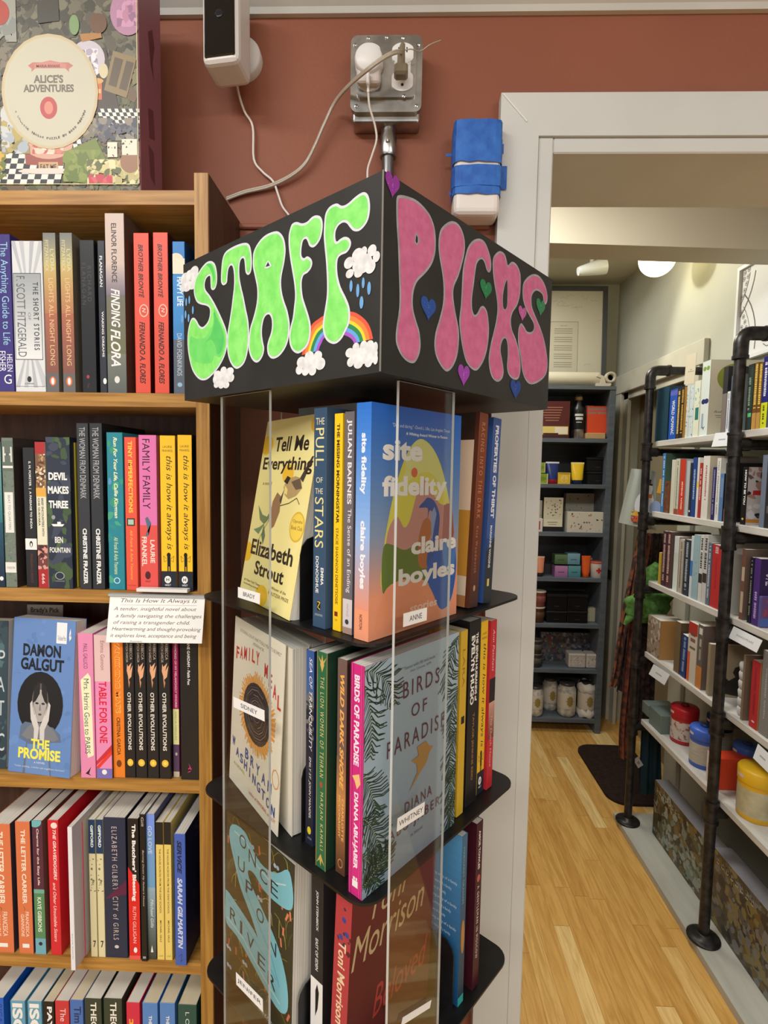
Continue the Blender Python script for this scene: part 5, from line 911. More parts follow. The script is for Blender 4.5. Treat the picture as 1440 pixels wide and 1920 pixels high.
FM = [('r', 0, 0, 1, 1, (238, 232, 212)), ('h', '"A STUNNING LOOK AT WHAT IT REALLY MEANS TO BE FAMILY"', .12, .925, .94, .945, (60, 56, 54)), ('h', '-ESSENCE', .4, .895, .62, .91, (60, 56, 54))]
rn = random.Random(5)
for i in range(150):
    a = i * 2 * math.pi / 150; r0, r1 = .9, 1.16 + rn.uniform(0, .24)
    FM.append(('l', [(.53 + .27 * r0 * math.cos(a), .525 + .17 * r0 * math.sin(a)), (.53 + .27 * r1 * math.cos(a + .06), .525 + .17 * r1 * math.sin(a + .06))], .0016, (232, 158, 70) if i % 3 else (244, 190, 110)))
FM += [('e', .53, .525, .275, .17, (60, 56, 58)), ('e', .53, .525, .262, .162, (44, 40, 42))]
for k in range(9):
    FM.append(('l', [(.53 + .25 * (1 - k / 10) * math.cos(t / 12 * 6.28 + k), .525 + .15 * (1 - k / 10) * math.sin(t / 12 * 6.28 + k)) for t in range(11)], .0007, (150, 146, 146) if k % 2 else (100, 96, 98)))
FM.append(('l', [(.93 + .06 * math.cos(t / 8 * 6.28), .28 + .05 * math.sin(t / 8 * 6.28)) for t in range(9)], .0014, (226, 160, 90)))
for i, ch in enumerate('FAMILY MEAL'):
    if ch == ' ': continue
    x = .06 + i * .085; y = .775 + .055 * math.sin((i + .5) / 11 * math.pi) - .026 * max(0, i - 6)
    FM.append(('h', ch, x + (.022 if ch == 'I' else 0), y - .03, x + (.036 if ch == 'I' else .06), y + .045, (210, 60, 50), 'b'))
for i, ch in enumerate('BRYAN'): FM.append(('h', ch, .34 + i * .115, .225 - i * .012, .41 + i * .115, .285 - i * .012, (50, 80, 160), 'b'))
for i, ch in enumerate('WASHINGTON'): FM.append(('h', ch, .05 + i * .092 + (.025 if ch == 'I' else 0), .195 - i * .013 + (.03 if i == 0 else 0), .115 + i * .092 - (.025 if ch == 'I' else 0), .25 - i * .013 + (.03 if i == 0 else 0), (50, 80, 160), 'b'))
FM += [('h', 'A NOVEL', .1, .12, .35, .14, (170, 190, 110)), ('h', 'author of MEMORIAL and LOT', .45, .05, .96, .07, (200, 90, 90), 'i')]
e = leftp('cream paperback with a scribbled black disc ringed in orange on the middle tray', .1375, .0075, Z2, .140, .209, .0010, (238, 232, 212), FM, yaw=R(-12), back=R(2.5), group=g2, pages=rgb((238, 232, 212), .6))
# its loosely curled pages and the copies behind it
mb = MB(); 
def cop(uR, v0, w, t, z, h, lab, yaw, grp):
    M = Matrix.Translation(S(uR, v0, z + .0006)) @ Matrix.Rotation(yaw, 4, 'Z') @ Matrix.Rotation(math.pi - TH, 4, 'Z') @ Matrix.Translation((w, 0, 0)) @ Matrix.Rotation(R(90), 4, 'Z') @ Matrix.Translation((-t / 2, 0, 0))
    e = book(lab, (0, 0, 0), 0, t, h, w, (226, 220, 204), None, None, group=grp); e.matrix_basis = M
cop(.126, .0180, .145, .020, Z2, .206, 'cream paperback showing its thick page edges behind the scribbled black disc cover', R(-12), g2)
cop(.124, .0405, .143, .018, Z2, .206, 'deckle-edged paperback at the back of the middle tray stack', R(-12), g2)
RIV = [('r', 0, 0, 1, 1, (60, 56, 36))]
rn = random.Random(8)
for i in range(70):
    x, y = rn.uniform(0, 1), rn.uniform(0, .95); dx = rn.uniform(-.12, .12)
    RIV.append(('l', [(x, y), (x + dx * .3, y + .05), (x + dx, y + .09), (x + dx * 1.7, y + .10)], .0010, rn.choice([(150, 140, 60), (110, 112, 50), (176, 168, 90), (90, 90, 44), (130, 110, 50)])))
for i in range(34):
    x, y = rn.uniform(0.02, .98), rn.uniform(0.05, .95); dx = rn.uniform(-.03, .03)
    RIV.append(('l', [(x, y), (x + dx, y + .045)], .0030, rn.choice([(206, 106, 80), (220, 130, 96), (190, 90, 70)])))
for i in range(9):
    x, y = rn.uniform(.05, .95), rn.uniform(.05, .95); RIV += [('e', x - .02, y, .02, .012, (180, 190, 200)), ('e', x + .02, y, .02, .012, (160, 176, 196))]
rv = [(.10, .93), (.30, .95), (.45, .88), (.60, .85), (.78, .88), (.92, .95), (.98, .90), (1.0, .80), (.95, .745), (.80, .72), (.60, .72), (.45, .76), (.36, .74), (.42, .68), (.60, .60), (.80, .50), (.92, .38), (.96, .26), (.93, .18), (.80, .15), (.50, .22), (.20, .29), (.02, .30), (.0, .42), (.0, .50), (.20, .48), (.45, .44), (.52, .42), (.42, .50), (.25, .60), (.14, .72), (.05, .84)]
RIV += [('p', smooth(rv, 3), (126, 190, 204))]
E2 = [(.13, .90), (.32, .90), (.5, .82), (.7, .80), (.9, .86)]
RIV += [('l', E2, .0016, (190, 220, 226)), ('l', [(.12, .80), (.22, .68), (.50, .52), (.72, .40), (.84, .28)], .0016, (96, 160, 186)), ('l', [(.03, .34), (.3, .32), (.6, .24), (.85, .19)], .0016, (190, 220, 226)), ('l', [(.04, .46), (.3, .42), (.6, .36), (.8, .30)], .0012, (96, 160, 186))]
for ch, x, y in (('O', .22, .845), ('N', .37, .80), ('C', .54, .76), ('E', .69, .745), ('U', .20, .70), ('P', .33, .61), ('O', .50, .52), ('N', .68, .42), ('R', .08, .35), ('I', .25, .335), ('V', .36, .31), ('E', .53, .27), ('R', .68, .225)): RIV.append(('h', ch, x, y, x + (.035 if ch == 'I' else .11), y + .075, (40, 52, 56)))
RIV.append(('h', 'Diane Setterfield', .3, .02, .95, .05, (190, 200, 200), 'i'))
# river is concave: draw it triangulated
class _: pass
def leftart(lab, uR, v0, z, w, h, t, col, ops, **kw):
    return leftp(lab, uR, v0, z, w, h, t, col, ops, **kw)
def tri_ops(ops):
    out = []
    for o_ in ops:
        if o_[0] == 'p' and len(o_[1]) > 6:
            P_ = o_[1]
            for f in tess(P_): out.append(('p0', [P_[i] for i in f], o_[2]))
            out.append(('k',))
        else: out.append(o_)
    return out
leftp('dark green paperback with a winding pale blue river on the lowest visible tray', .119, .012, Z3, .140, .213, .030, (60, 58, 38), tri_ops(RIV), yaw=R(-3), back=R(1), group=g3)

near('dark blue paperback with italic white capitals over a mountain night', .1098, .0975, .023, Z2, .209, .13, (44, 62, 110), [('g', 0, .76, 1, 1, (70, 100, 150), (54, 92, 160)), ('p', [(0, .76), (.5, .80), (1, .77), (1, .7), (0, .7)], (110, 110, 110)), ('r', 0, 0, 1, .70, (34, 36, 52)), ('n', 0, .55, 1, .76, [(120, 116, 110), (90, 90, 96), (50, 54, 66)], 26, .003, 3), ('v', 'SEA OF TRANQUILITY', .34, .78, .49, .965, (236, 236, 240), 'i'), ('v', 'EMILY ST. JOHN MANDEL', .36, .7, .14, .46, (226, 226, 230), 'i'), ('e', .5, .075, .24, .02, (226, 206, 50)), ('h', 'VINTAGE', .3, .03, .8, .04, (180, 180, 190))], group=g2)
near('green paperback with gold leaf ornaments and spaced gold capitals', .0765, .0615, .008, Z2, .219, .135, (44, 104, 70), [('r', 0, 0, .06, 1, (160, 140, 80)), ('r', .94, 0, 1, 1, (160, 140, 80)), ('p', [(.1, .98), (.5, .93), (.9, .98), (.6, .96), (.5, .99), (.4, .96)], (200, 170, 90)), ('p', [(.5, .965), (.3, .945), (.5, .91), (.7, .945)], (206, 176, 96)), ('v', 'THE LION WOMEN OF TEHRAN', .34, .70, .43, .89, (214, 196, 130), 'w'), ('v', 'MARJAN KAMALI', .34, .70, .09, .36, (214, 196, 130), 'w'), ('e', .5, .395, .14, .014, (160, 80, 60)), ('p', [(.1, .02), (.5, .07), (.9, .02), (.6, .04), (.5, .01), (.4, .04)], (200, 170, 90))], group=g2, frontcol=(30, 60, 44))
near('brown sunset paperback with bold golden capitals beside the magenta spine', .0560, .0430, .016, Z2, .215, .13, (116, 92, 84), [('g', 0, .35, 1, .55, (200, 140, 80), (130, 98, 80)), ('g', 0, 0, 1, .35, (90, 56, 40), (196, 136, 78)), ('v', 'WILD DARK SHORE', .30, .74, .40, .93, (244, 176, 90), 'Bi'), ('v', 'CHARLOTTE', .58, .82, .16, .36, (236, 180, 110), 'b'), ('v', 'MCCONAGHY', .24, .46, .17, .37, (236, 180, 110), 'b'), ('e', .5, .05, .26, .022, (200, 140, 90)), ('e', .5, .05, .2, .017, (100, 62, 44))], group=g2, frontcol=(70, 56, 50))
rn = random.Random(4)
BP = [('g', 0, 0, 1, 1, (142, 162, 180), (164, 186, 200))]
def frond(x, y, ang, L_, curve, side=1):
    pts = []
    for i in range(8): t = i / 7; a = ang + curve * t; pts.append((x, y)); x += math.cos(a) * L_ / 7; y += math.sin(a) * L_ / 7 * .66
    out = [('l', pts, .0010, (150, 164, 140))]
    for i in range(1, 8):
        for sdn in (-1, 1):
            for q_ in (0, .33, .66):
                j = pts[i - 1]; k2 = pts[i]; px_ = j[0] + (k2[0] - j[0]) * q_; py_ = j[1] + (k2[1] - j[1]) * q_
                a = ang + curve * i / 7 + sdn * rn.uniform(.6, 1.1); l2 = .17 * math.sin(.4 + i / 7 * 2.4)
                out.append(('l', [(px_, py_), (px_ + math.cos(a) * l2 * .6, py_ + math.sin(a) * l2 * .45), (px_ + math.cos(a + .15) * l2, py_ + math.sin(a + .15) * l2 * .6)], .0012, rn.choice([(40, 62, 44), (28, 44, 34), (54, 76, 56)])))
    return out
BP += frond(0, .98, -.3, .45, -1.2) + frond(.0, .92, -1.2, .5, -.6) + frond(-.02, .55, -.9, .42, -.8) + frond(.0, .36, -.8, .4, -.9) + frond(-.02, .2, -.7, .35, -.9) + frond(1.0, .98, -2.3, .5, 1.1) + frond(1.02, .72, -2.2, .4, .9) + frond(1.0, .5, -2.1, .4, .8) + frond(1.02, .33, -2.2, .4, .9) + frond(1.0, .18, -2.0, .35, .8) + frond(0, .06, .3, .3, .6)
MAR = (90, 54, 66)
BP += [('h', 'BIRDS', .36, .79, .76, .865, MAR, 'w'), ('h', 'OF', .45, .685, .62, .745, MAR, 'w'), ('h', 'PARADISE', .21, .555, .84, .63, MAR, 'w'), ('p', [(.52, .53), (.62, .535), (.66, .50), (.70, .49), (.66, .47), (.63, .43), (.56, .40), (.44, .34), (.53, .41), (.52, .45), (.46, .48), (.54, .485)], (176, 136, 76)),
 ('h', 'DIANA', .40, .25, .70, .30, MAR, 'w'), ('h', 'ABU-JABER', .24, .155, .80, .215, MAR, 'w'), ('h', 'A Novel', .47, .115, .6, .13, (110, 90, 110)), ('h', '"Teems with life and truth."', .35, .92, .72, .935, (100, 110, 126)), ('h', '-Alan Cheuse, NPR', .42, .898, .66, .91, (100, 110, 126))]
stripes = [('r', a, 0, a + .06, 1, (164, 26, 96)) for a in (.02, .16, .84, .95)] + [('r', a, 0, a + .03, 1, (230, 90, 160)) for a in (.1, .78, .9)]
near('magenta striped spine with a grey-blue palm frond cover facing the doorway', .0285, .0105, .006, Z2, .220, .150, (206, 44, 128), stripes + [('v', 'BIRDS OF PARADISE', .28, .66, .57, .955, (240, 226, 236), 'B'), ('p', [(.2, .52), (.7, .54), (.8, .50), (.55, .47), (.4, .50)], (236, 190, 130)), ('v', 'DIANA ABU-JABER', .28, .66, .12, .455, (240, 226, 236), 'B'), ('r', .3, .04, .7, .07, WHT), ('r', .36, .072, .5, .085, WHT), ('r', .55, .072, .66, .085, WHT)], BP, group=g2)
rightp('thin mustard yellow paperback behind the palm frond cover', .166, .1795, .014, Z2, .217, .13, (206, 170, 50), [('r', .3, .5, .8, .54, (40, 30, 20)), ('v', 'LARA', .3, .7, .7, .9, (150, 110, 40))], None, group=g2)
rightp('black paperback with heavy white capitals between two yellow spines', .1875, .212, .0165, Z2, .223, .13, (32, 30, 32), [('v', 'THE SEVEN HUSBANDS of', .58, .78, .56, .93, (236, 232, 224), 'B'), ('v', 'EVELYN HUGO', .18, .5, .55, .92, (240, 238, 234), 'B'), ('v', 'TAYLOR JENKINS REID', .4, .62, .13, .50, (150, 110, 60), 'b')], None, group=g2)
rightp('yellow paperback with black script beside the red end book on the middle tray', .2185, .2345, .020, Z2, .216, .13, (232, 188, 44), always, None, group=g2)
rightp('red paperback with a dark title patch ending the middle tray row', .2365, .2505, .017, Z2, .214, .13, (190, 44, 54), [('r', 0, .52, 1, .66, (38, 30, 34)), ('g', 0, .3, 1, .52, (120, 60, 50), (206, 160, 140)), ('v', 'Ann Patchett', .35, .7, .70, .95, (240, 190, 190), 'i'), ('v', 'The Dutch House', .35, .7, .13, .44, (230, 170, 160), 'i')], None, group=g2)
# lowest visible tray
near('black and white classic paperback with small capitals beside the crimson spine', .1075, .0880, .030, Z3, .215, .13, (30, 32, 34), [('r', 0, 0, 1, .40, (232, 232, 230)), ('v', 'JOHN STEINBECK', .38, .60, .66, .87, (214, 216, 216), 'b'), ('v', 'EAST OF EDEN', .38, .60, .45, .62, (214, 216, 216), 'b'), ('p', [(.4, .2), (.6, .25), (.7, .34), (.55, .38), (.4, .34)], BLK)], group=g3, frontcol=(40, 42, 44))
TM = [('r', 0, 0, 1, 1, (96, 30, 36)), ('g', 0, 0, 1, 1, (88, 36, 38), (100, 28, 36)), ('h', 'Toni', .2, .80, .62, .93, (190, 172, 130), 'i'), ('h', 'Morrison', .02, .62, .86, .78, (190, 172, 130), 'i'), ('h', 'Beloved', .28, .26, .95, .42, (170, 60, 60), 'i')]
near('crimson paperback with blue berries on its spine and gold script facing the doorway', .0680, .0450, .020, Z3, .222, .140, (176, 58, 66), [('n', 0, .7, 1, 1, [(90, 30, 40), (60, 44, 70), (176, 58, 66)], 14, .004, 3), ('e', .55, .86, .13, .014, (60, 66, 140)), ('e', .75, .80, .13, .014, (60, 66, 140)), ('e', .4, .77, .13, .014, (60, 66, 140)), ('v', 'Toni Morrison', .28, .74, .34, .75, (230, 206, 170), 'b'), ('e', .55, .27, .12, .014, (60, 66, 140))], TM, tilt=R(2.5), group=g3)
rightp('bright blue paperback with white back-cover text on the lowest visible tray', .1765, .1885, .012, Z3, .212, .13, (60, 128, 190), [('g', 0, 0, 1, 1, (30, 60, 80), (70, 110, 140)), ('v', 'MARGARET GRAHAM', .3, .6, .6, .93, (120, 170, 200)), ('e', .6, .4, .3, .1, (180, 130, 70)), ('r', 0, 0, 1, .05, (60, 170, 160))],
       [('g', 0, 0, 1, 1, (30, 80, 130), (90, 160, 214))] + [('h', 'harming the sweeping story of a family', .45, .70 - i * .045, .96 - (i % 3) * .06, .722 - i * .045, (216, 232, 244)) for i in range(9)], group=g3)
rightp('dark maroon paperback with white capitals at the end of the lowest visible tray', .2055, .220, .010, Z3, .214, .13, (66, 22, 34), [('v', 'AMOR TOWLES', .35, .65, .72, .95, (230, 224, 220), 'b'), ('e', .5, .665, .24, .022, (190, 90, 80)), ('v', 'A GENTLEMAN IN MOSCOW', .35, .65, .18, .62, (230, 224, 220), 'w')], None, group=g3)
# grey staff card behind the yellow bird cover
card('shelf_talker', 'grey staff card with a small black name rising behind the pale yellow bird book', [S(.205, .090, Z1 + .226), S(.10, .090, Z1 + .226), S(.10, .090, Z1 + .06), S(.205, .090, Z1 + .06)], .0008, rgb((140, 138, 134), .6), [('h', 'Cal', .44, .91, .62, .955, (30, 30, 30), 'b')])

# ------------------------------------------------------------------ things on the red wall
sc = thing('security_camera', 'white wall-mounted camera with a glossy black face beside the jigsaw box', 'camera', (-0.266, 0.84, 2.230))
M = Matrix.Rotation(R(-6), 4, 'Z') @ Matrix.Rotation(R(-4), 4, 'X') @ Matrix.Rotation(R(-2), 4, 'Y')
mb = MB(); mb.box(-0.0275, 0.0275, -0.036, 0.016, -0.058, 0.075, rgb((226, 224, 222), .35), 0.009, M=M); mb.build('body', sc)
mb = MB(); mb.box(-0.0225, 0.0225, -0.0375, -0.034, -0.051, 0.07, rgb((14, 14, 16), .08, 0, .6), 0.0015, M=M)
mb.lathe([(0.0055, 0), (0.0055, .0008), (.004, .0012)], rgb((40, 40, 46), .1), (0, 0, 0), 20) if False else None
mb.build('face_plate', sc)
mb = MB(); ML = M @ Matrix.Translation((0, -0.0375, 0.008)) @ Matrix.Rotation(R(90), 4, 'X')
t_ = MB(); t_.lathe([(0.0062, 0), (0.0062, 0.0006), (0.004, 0.0009)], rgb((34, 34, 42), .05), (0, 0, 0), 20); t_.v = [tuple(ML @ Vector(v)) for v in t_.v]; t_.build('lens', sc)
t_ = MB(); t_.lathe([(0.031, -.001), (0.031, 0.012), (0.029, 0.016), (0.014, .018), (0.012, .034)], rgb((222, 220, 216), .4), (0, 0, 0), 32)
MM = Matrix.Translation((0.006, 0.0455, 0.004)) @ Matrix.Rotation(R(90), 4, 'X'); t_.v = [tuple(MM @ Vector(v)) for v in t_.v]; t_.build('wall_mount', sc)
def onwall(pts, y): return [at(a, b, Y=y) for a, b in pts]
def cspline(P, n=6):
    P = [Vector(p) for p in P]; out = []
    for i in range(len(P) - 1):
        p0, p1, p2, p3 = P[max(0, i - 1)], P[i], P[i + 1], P[min(len(P) - 1, i + 2)]
        for k in range(n):
            t = k / n; out.append(.5 * ((2 * p1) + (p2 - p0) * t + (2 * p0 - 5 * p1 + 4 * p2 - p3) * t * t + (3 * p1 - p0 - 3 * p2 + p3) * t ** 3))
    return out + [P[-1]]
WCORD = rgb((226, 218, 208), .45)
mb = MB(); mb.tube(cspline(onwall([(443, 132), (446, 168), (458, 208), (474, 238), (476, 298), (492, 322), (512, 340), (522, 366), (530, 388), (546, 412), (552, 450)], 0.879), 5), .0018, WCORD, 8); tag(mb.build('power_cord'), 'thin white cord falling from the wall camera behind the header box', 'cord')
# metal outlet box
ob = thing('outlet_box', 'galvanised steel outlet box with two duplex sockets on the red wall', 'outlet', (-0.0345, 0.86, 2.19))
mb = MB(); mb.box(-0.051, 0.051, -0.004, 0.0255, -0.064, 0.052, STEEL, 0.004); mb.build('box_body', ob)
mb = MB(); M = Matrix(((1, 0, 0, 0), (0, 0, 1, 0), (0, 1, 0, 0), (0, 0, 0, 1)))
mb.prism(rr(-0.053, -0.054, 0.053, 0.054, 0.010, 4), -0.012, -0.004, STEEL, M); mb.prism(rr(-0.044, -0.036, 0.044, 0.049, 0.008, 4), -0.0165, -0.012, STEEL, M)
for x, z in ((-.027, .046), (.024, .046), (-.047, .04), (.047, .04), (.027, -.035), (-.044, -.046), (.046, -.046), (.0, .047)):
    t_ = MB(); t_.lathe([(.0028, 0), (.0026, .0012), (.001, .0018)], rgb((196, 196, 196), .2, 1), (0, 0, 0), 12)
    q_ = Matrix.Translation((x, -0.0165 if abs(x) < .04 else -.012, z)) @ Matrix.Rotation(R(90), 4, 'X'); mb.raw([q_ @ Vector(v) for v in t_.v], t_.f, rgb((196, 196, 196), .2, 1))
mb.build('cover_plate', ob)
OW = rgb((232, 230, 228), .35); SL = rgb((40, 38, 36), .5)
for x in (-.025, .024):
    mb = MB()
    for z in (.024, -.014):
        pts = [(x + .0165 * max(-.86, min(.86, math.cos(k * math.pi / 14))) / .86 * .95, z + .0148 * math.sin(k * math.pi / 14)) for k in range(28)]
        mb.prism(pts, -0.0185, -0.016, OW, M)
        for dx in (-.006, .006): mb.box(x + dx - .0009, x + dx + .0009, -.0187, -.0184, z + .001, z + .008, SL)
        mb.prism([(x + .0022 * math.cos(a * .7), z - .006 + .0022 * math.sin(a * .7)) for a in range(9)], -.0187, -.0184, SL, M)
    mb.box(x - .012, x + .012, -.018, -.016, -.004, .014, OW); mb.build('duplex_socket', ob)
ch = thing('usb_charger', 'round white plug-in charger covering the left socket', 'charger', (-0.0595, 0.86 - .0185, 2.190))
mb = MB(); t_ = MB(); t_.lathe([(0.0205, 0), (0.0205, 0.014), (0.0195, .018), (.018, .020), (.001, .0205)], OW, (0, 0, 0), 36); q_ = Matrix.Translation((0, 0, 0.006)) @ Matrix.Rotation(R(90), 4, 'X'); t_.v = [tuple(q_ @ Vector(v)) for v in t_.v]; t_.build('charger_face', ch)
t_ = MB(); t_.box(-.018, .018, -.014, -.0005, -.026, .004, rgb((206, 196, 190), .4), .006); t_.build('charger_body', ch)
y_ = 0.824
mb = MB(); mb.tube([at(690, 138, Y=y_), at(690, 160, Y=y_)], .0028, OW, 12); mb.tube([at(690, 160, Y=y_), at(690.5, 174, Y=y_)], .0019, OW, 12)
mb.tube(cspline([at(690.5, 172, Y=y_), at(693, 200, Y=.83), at(703, 235, Y=.84), at(706, 262, Y=.845), at(698, 290, Y=.85), at(690, 315, Y=.855), at(689, 335, Y=.856), at(689, 360, Y=.858)], 6), .0016, WCORD, 8)
tag(mb.build('usb_cable'), 'white cable hanging from the round charger down to the header box', 'cable')
CLR = rgb((176, 164, 146), .2, 0, .6)
cp = thing('extension_cord', 'translucent beige flat cord curving from the right socket to the bookcase', 'cord', at(752, 130, Y=.83)); L0 = Vector(cp.location)
mb = MB(); q_ = cspline([at(756, 96, Y=.826), at(742, 96, Y=.80), at(720, 106, Y=.793), at(690, 128, Y=.80), at(655, 158, Y=.83), at(628, 190, Y=.86), at(606, 235, Y=.868), at(590, 272, Y=.872), at(572, 305, Y=.875), at(545, 328, Y=.877), at(505, 347, Y=.879), at(460, 358, Y=.880), at(425, 371, Y=.881)], 6)
mb.tube([p - L0 for p in q_], .0019, CLR, 8); mb.tube([p - L0 + Vector((0, -.001, -.0034)) for p in q_], .0019, CLR, 8); mb.build('cable', cp)
CP2 = rgb((128, 116, 96), .25, 0, .6)
mb = MB(); a_ = at(752, 138, Y=.832) - L0; mb.box(a_.x - .010, a_.x + .010, -.014, .004, a_.z - .010, a_.z + .006, CP2, .003); mb.tube([Vector((a_.x, -.006, a_.z)), Vector((a_.x, -.008, a_.z + .022)), Vector((a_.x + .002, -.006, a_.z + .034))], [.006, .0055, .0035], CP2, 12); mb.build('plug', cp)
mb = MB(); mb.tube(cspline([at(752, 96, Y=.824) - L0, at(770, 92, Y=.82) - L0, at(788, 96, Y=.83) - L0, at(806, 84, Y=.83) - L0, at(826, 76, Y=.84) - L0], 4), .0009, CLR, 6); mb.build('twist_tie', cp)
cd = thing('conduit', 'grey metal conduit running down from the outlet box behind the header', 'conduit', (-0.031, 0.874, 0))
mb = MB(); mb.tube([(0, 0, 0.02), (0, 0, 2.115)], .0092, CONDUIT, 20); mb.build('pipe', cd)
mb = MB(); mb.lathe([(.0125, 2.085), (.0135, 2.088), (.0135, 2.112), (.0115, 2.118), (.0115, 2.126)], STEEL, (0, 0, 0), 20); mb.lathe([(.003, 0), (.003, .003)], STEEL, (0, -.0135, 2.100), 10); mb.build('connector', cd)
# box wrapped in painter's tape
tb = thing('emergency_light', 'white wall box wrapped in blue masking tape beside the door casing', 'wall box', (0.1035, 0.866, 2.054))
mb = MB(); mb.box(-.0345, .0345, -.026, .0195, -.068, .069, rgb((228, 220, 212), .4), .009); mb.build('housing', tb)
BT_ = noisy('blue_masking_tape', (36, 92, 176), (50, 112, 196), (1, 1, 1), 60, .6, 3, bump=.6, bscale=120)
rn = random.Random(7)
def tape(z0, z1, k, x0=-.036, x1=.036):
    mb = MB(); n = 10; off = .0007 * k
    path = [(-.0352 - off, .012), (-.0352 - off, -.018), (-.032 - off, -.0245 - off), (-.025, -.0270 - off), (-.012, -.0272 - off - .001 * rn.random()), (0, -.0272 - off - .0012 * rn.random()), (.012, -.0272 - off - .001 * rn.random()), (.025, -.0270 - off), (.032 + off, -.0245 - off), (.0352 + off, -.018), (.0352 + off, .012)]
    vs = []
    for i, (x, y) in enumerate(path): j = rn.uniform(-.0012, .0012); vs += [(x, y, z0 + j), (x, y, (z0 + z1) / 2 + j), (x, y, z1 + j * .6)]
    fs = [f for i in range(len(path) - 1) for f in ((i * 3, i * 3 + 3, i * 3 + 4, i * 3 + 1), (i * 3 + 1, i * 3 + 4, i * 3 + 5, i * 3 + 2))]
    mb.raw(vs, fs, BT_); mb.build('tape_strip', tb)
tape(.040, .066, 1); tape(.006, .042, 2); tape(-.028, .0015, 2); tape(-.040, -.024, 1)
for z0, z1, x0, x1 in ((.030, .044, .034, .041), (-.022, .012, .034, .047), (.026, .030, -.046, -.034), (-.03, -.026, -.040, -.034)):
    mb = MB(); mb.box(x0, x1, -.004, -.0035, z0, z1, BT_); mb.build('tape_flap', tb)
# ------------------------------------------------------------------ slate cabinet in the back room
CY = 3.30; CX0, CX1 = 0.44, 1.262
CZ = [2.112, 1.822, 1.547, 1.254, 0.976, 0.688, 0.404, 0.088]
cab = thing('shelf_cabinet', 'tall slate-grey painted shelf unit at the end of the back room', 'cabinet', ((CX0 + CX1) / 2, CY, 0))
LC2 = Vector(cab.location)
def cbox(name, x0, x1, y0, y1, z0, z1, m, bev=0.001):
    mb = MB(); mb.box(x0 - LC2.x, x1 - LC2.x, y0 - LC2.y, y1 - LC2.y, z0, z1, m, bev); return mb.build(name, cab)
cbox('side_panel', CX1 - 0.035, CX1, CY, CY + .30, 0, CZ[0], SLATE); cbox('side_panel', CX0, CX0 + .035, CY, CY + .30, 0, CZ[0], SLATE)
cbox('top_board', CX0, CX1, CY - .004, CY + .30, CZ[0] - .001, CZ[0] + .02, SLATE)
for z in CZ[1:]: cbox('shelf', CX0 + .035, CX1 - .035, CY + .002, CY + .29, z - .024, z, SLATE)
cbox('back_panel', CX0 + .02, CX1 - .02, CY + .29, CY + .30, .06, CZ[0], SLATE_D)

def CXat(x, z, y=CY + .02): return bis(lambda X: proj((X, y, z))[0] - x, .2, 1.6)
def czh(y_, X, z, y=CY + .02): return bis(lambda h: y_ - proj((X, y, z + h))[1], 0, .6)
def crect(x0, x1, ytop, lvl, y=CY + .02, dz=0):
    z = CZ[lvl] + dz; X0 = CXat(x0, z, y); X1 = CXat(x1, z, y); return X0, X1, z + .0003, czh(ytop, (X0 + X1) / 2, z, y)
def boxthing(kind, lab, cat, x0, x1, ytop, lvl, col, depth=.06, y=CY + .02, ops=None, dz=0, group=None, rz=0, bev=.001, part='box'):
    X0, X1, z, h = crect(x0, x1, ytop, lvl, y, dz)
    w = X1 - X0; e = MB(); m = col if not isinstance(col, tuple) else rgb(col, .45)
    e.box(-w / 2, w / 2, 0, depth, 0, h - .001, m, bev)
    if ops: Dr(e, (-w / 2, -.00005, 0), (1, 0, 0), (0, 0, 1), (0, -1, 0), w, h).run(ops)
    o = e.build(kind, loc=((X0 + X1) / 2, y, z)); o.rotation_euler = (0, 0, rz); tag(o, lab, cat, group)
    return o, z + h
# framed certificate and rolled papers on top
fz = CZ[0] + .0205
fr = thing('framed_certificate', 'dark framed certificate with signatures standing on the slate cabinet', 'picture frame', (1.03, CY + .22, fz), (R(-3), 0, 0))
w, h = .50, .665
mb = MB()
for a in ((-w / 2, w / 2, 0, .02, 0, .03), (-w / 2, w / 2, 0, .02, h - .03, h), (-w / 2, -w / 2 + .03, 0, .02, .03, h - .03), (w / 2 - .03, w / 2, 0, .02, .03, h - .03)): mb.box(*a, rgb((70, 74, 78), .4), .002)
mb.build('frame', fr)
mb = MB(); mb.box(-w / 2 + .03, w / 2 - .03, .008, .014, .03, h - .03, rgb((196, 192, 174), .6))
D = Dr(mb, (-w / 2 + .03, .0079, .03), (1, 0, 0), (0, 0, 1), (0, -1, 0), w - .06, h - .06, .6)
rn = random.Random(3); SG = (120, 118, 108); sg = []
for i in range(26):
    x, y = rn.choice([(rn.uniform(.05, .9), rn.uniform(.82, .95)), (rn.uniform(.70, .92), rn.uniform(.1, .8)), (rn.uniform(.02, .15), rn.uniform(.1, .8))])
    pts = [(x + j * .018, y + rn.uniform(-.015, .02)) for j in range(7)]; sg.append(('l', pts, .0010, SG))
D.run(sg + [('r', .22, .15, .66, .68, (90, 88, 80)), ('r', .225, .154, .655, .676, (190, 186, 166))] + [('r', .32, .60 - i * .022, .58, .608 - i * .022, (140, 136, 120)) for i in range(19) if i % 4 != 3] + [('h', 'signed', .4, .63, .5, .645, (120, 116, 100))])
mb.build('certificate', fr)
rl = thing('paper_roll', 'cream paper roll lying across the top of the slate cabinet', 'roll', (0.93, CY + .07, fz + .0465))
mb = MB(); q_ = Matrix.Translation((-.4, 0, 0)) @ Matrix.Rotation(R(90), 4, 'Y')
t_ = MB(); t_.lathe([(.046, 0), (.046, .645)], rgb((196, 190, 168), .6), (0, 0, 0), 24); t_.v = [tuple(q_ @ Vector(v)) for v in t_.v]; t_.build('rolled_sheet', rl)
td = thing('tape_dispenser', 'pale curved tape dispenser beside the paper roll on the slate cabinet', 'tape dispenser', (1.205, CY + .03, fz))
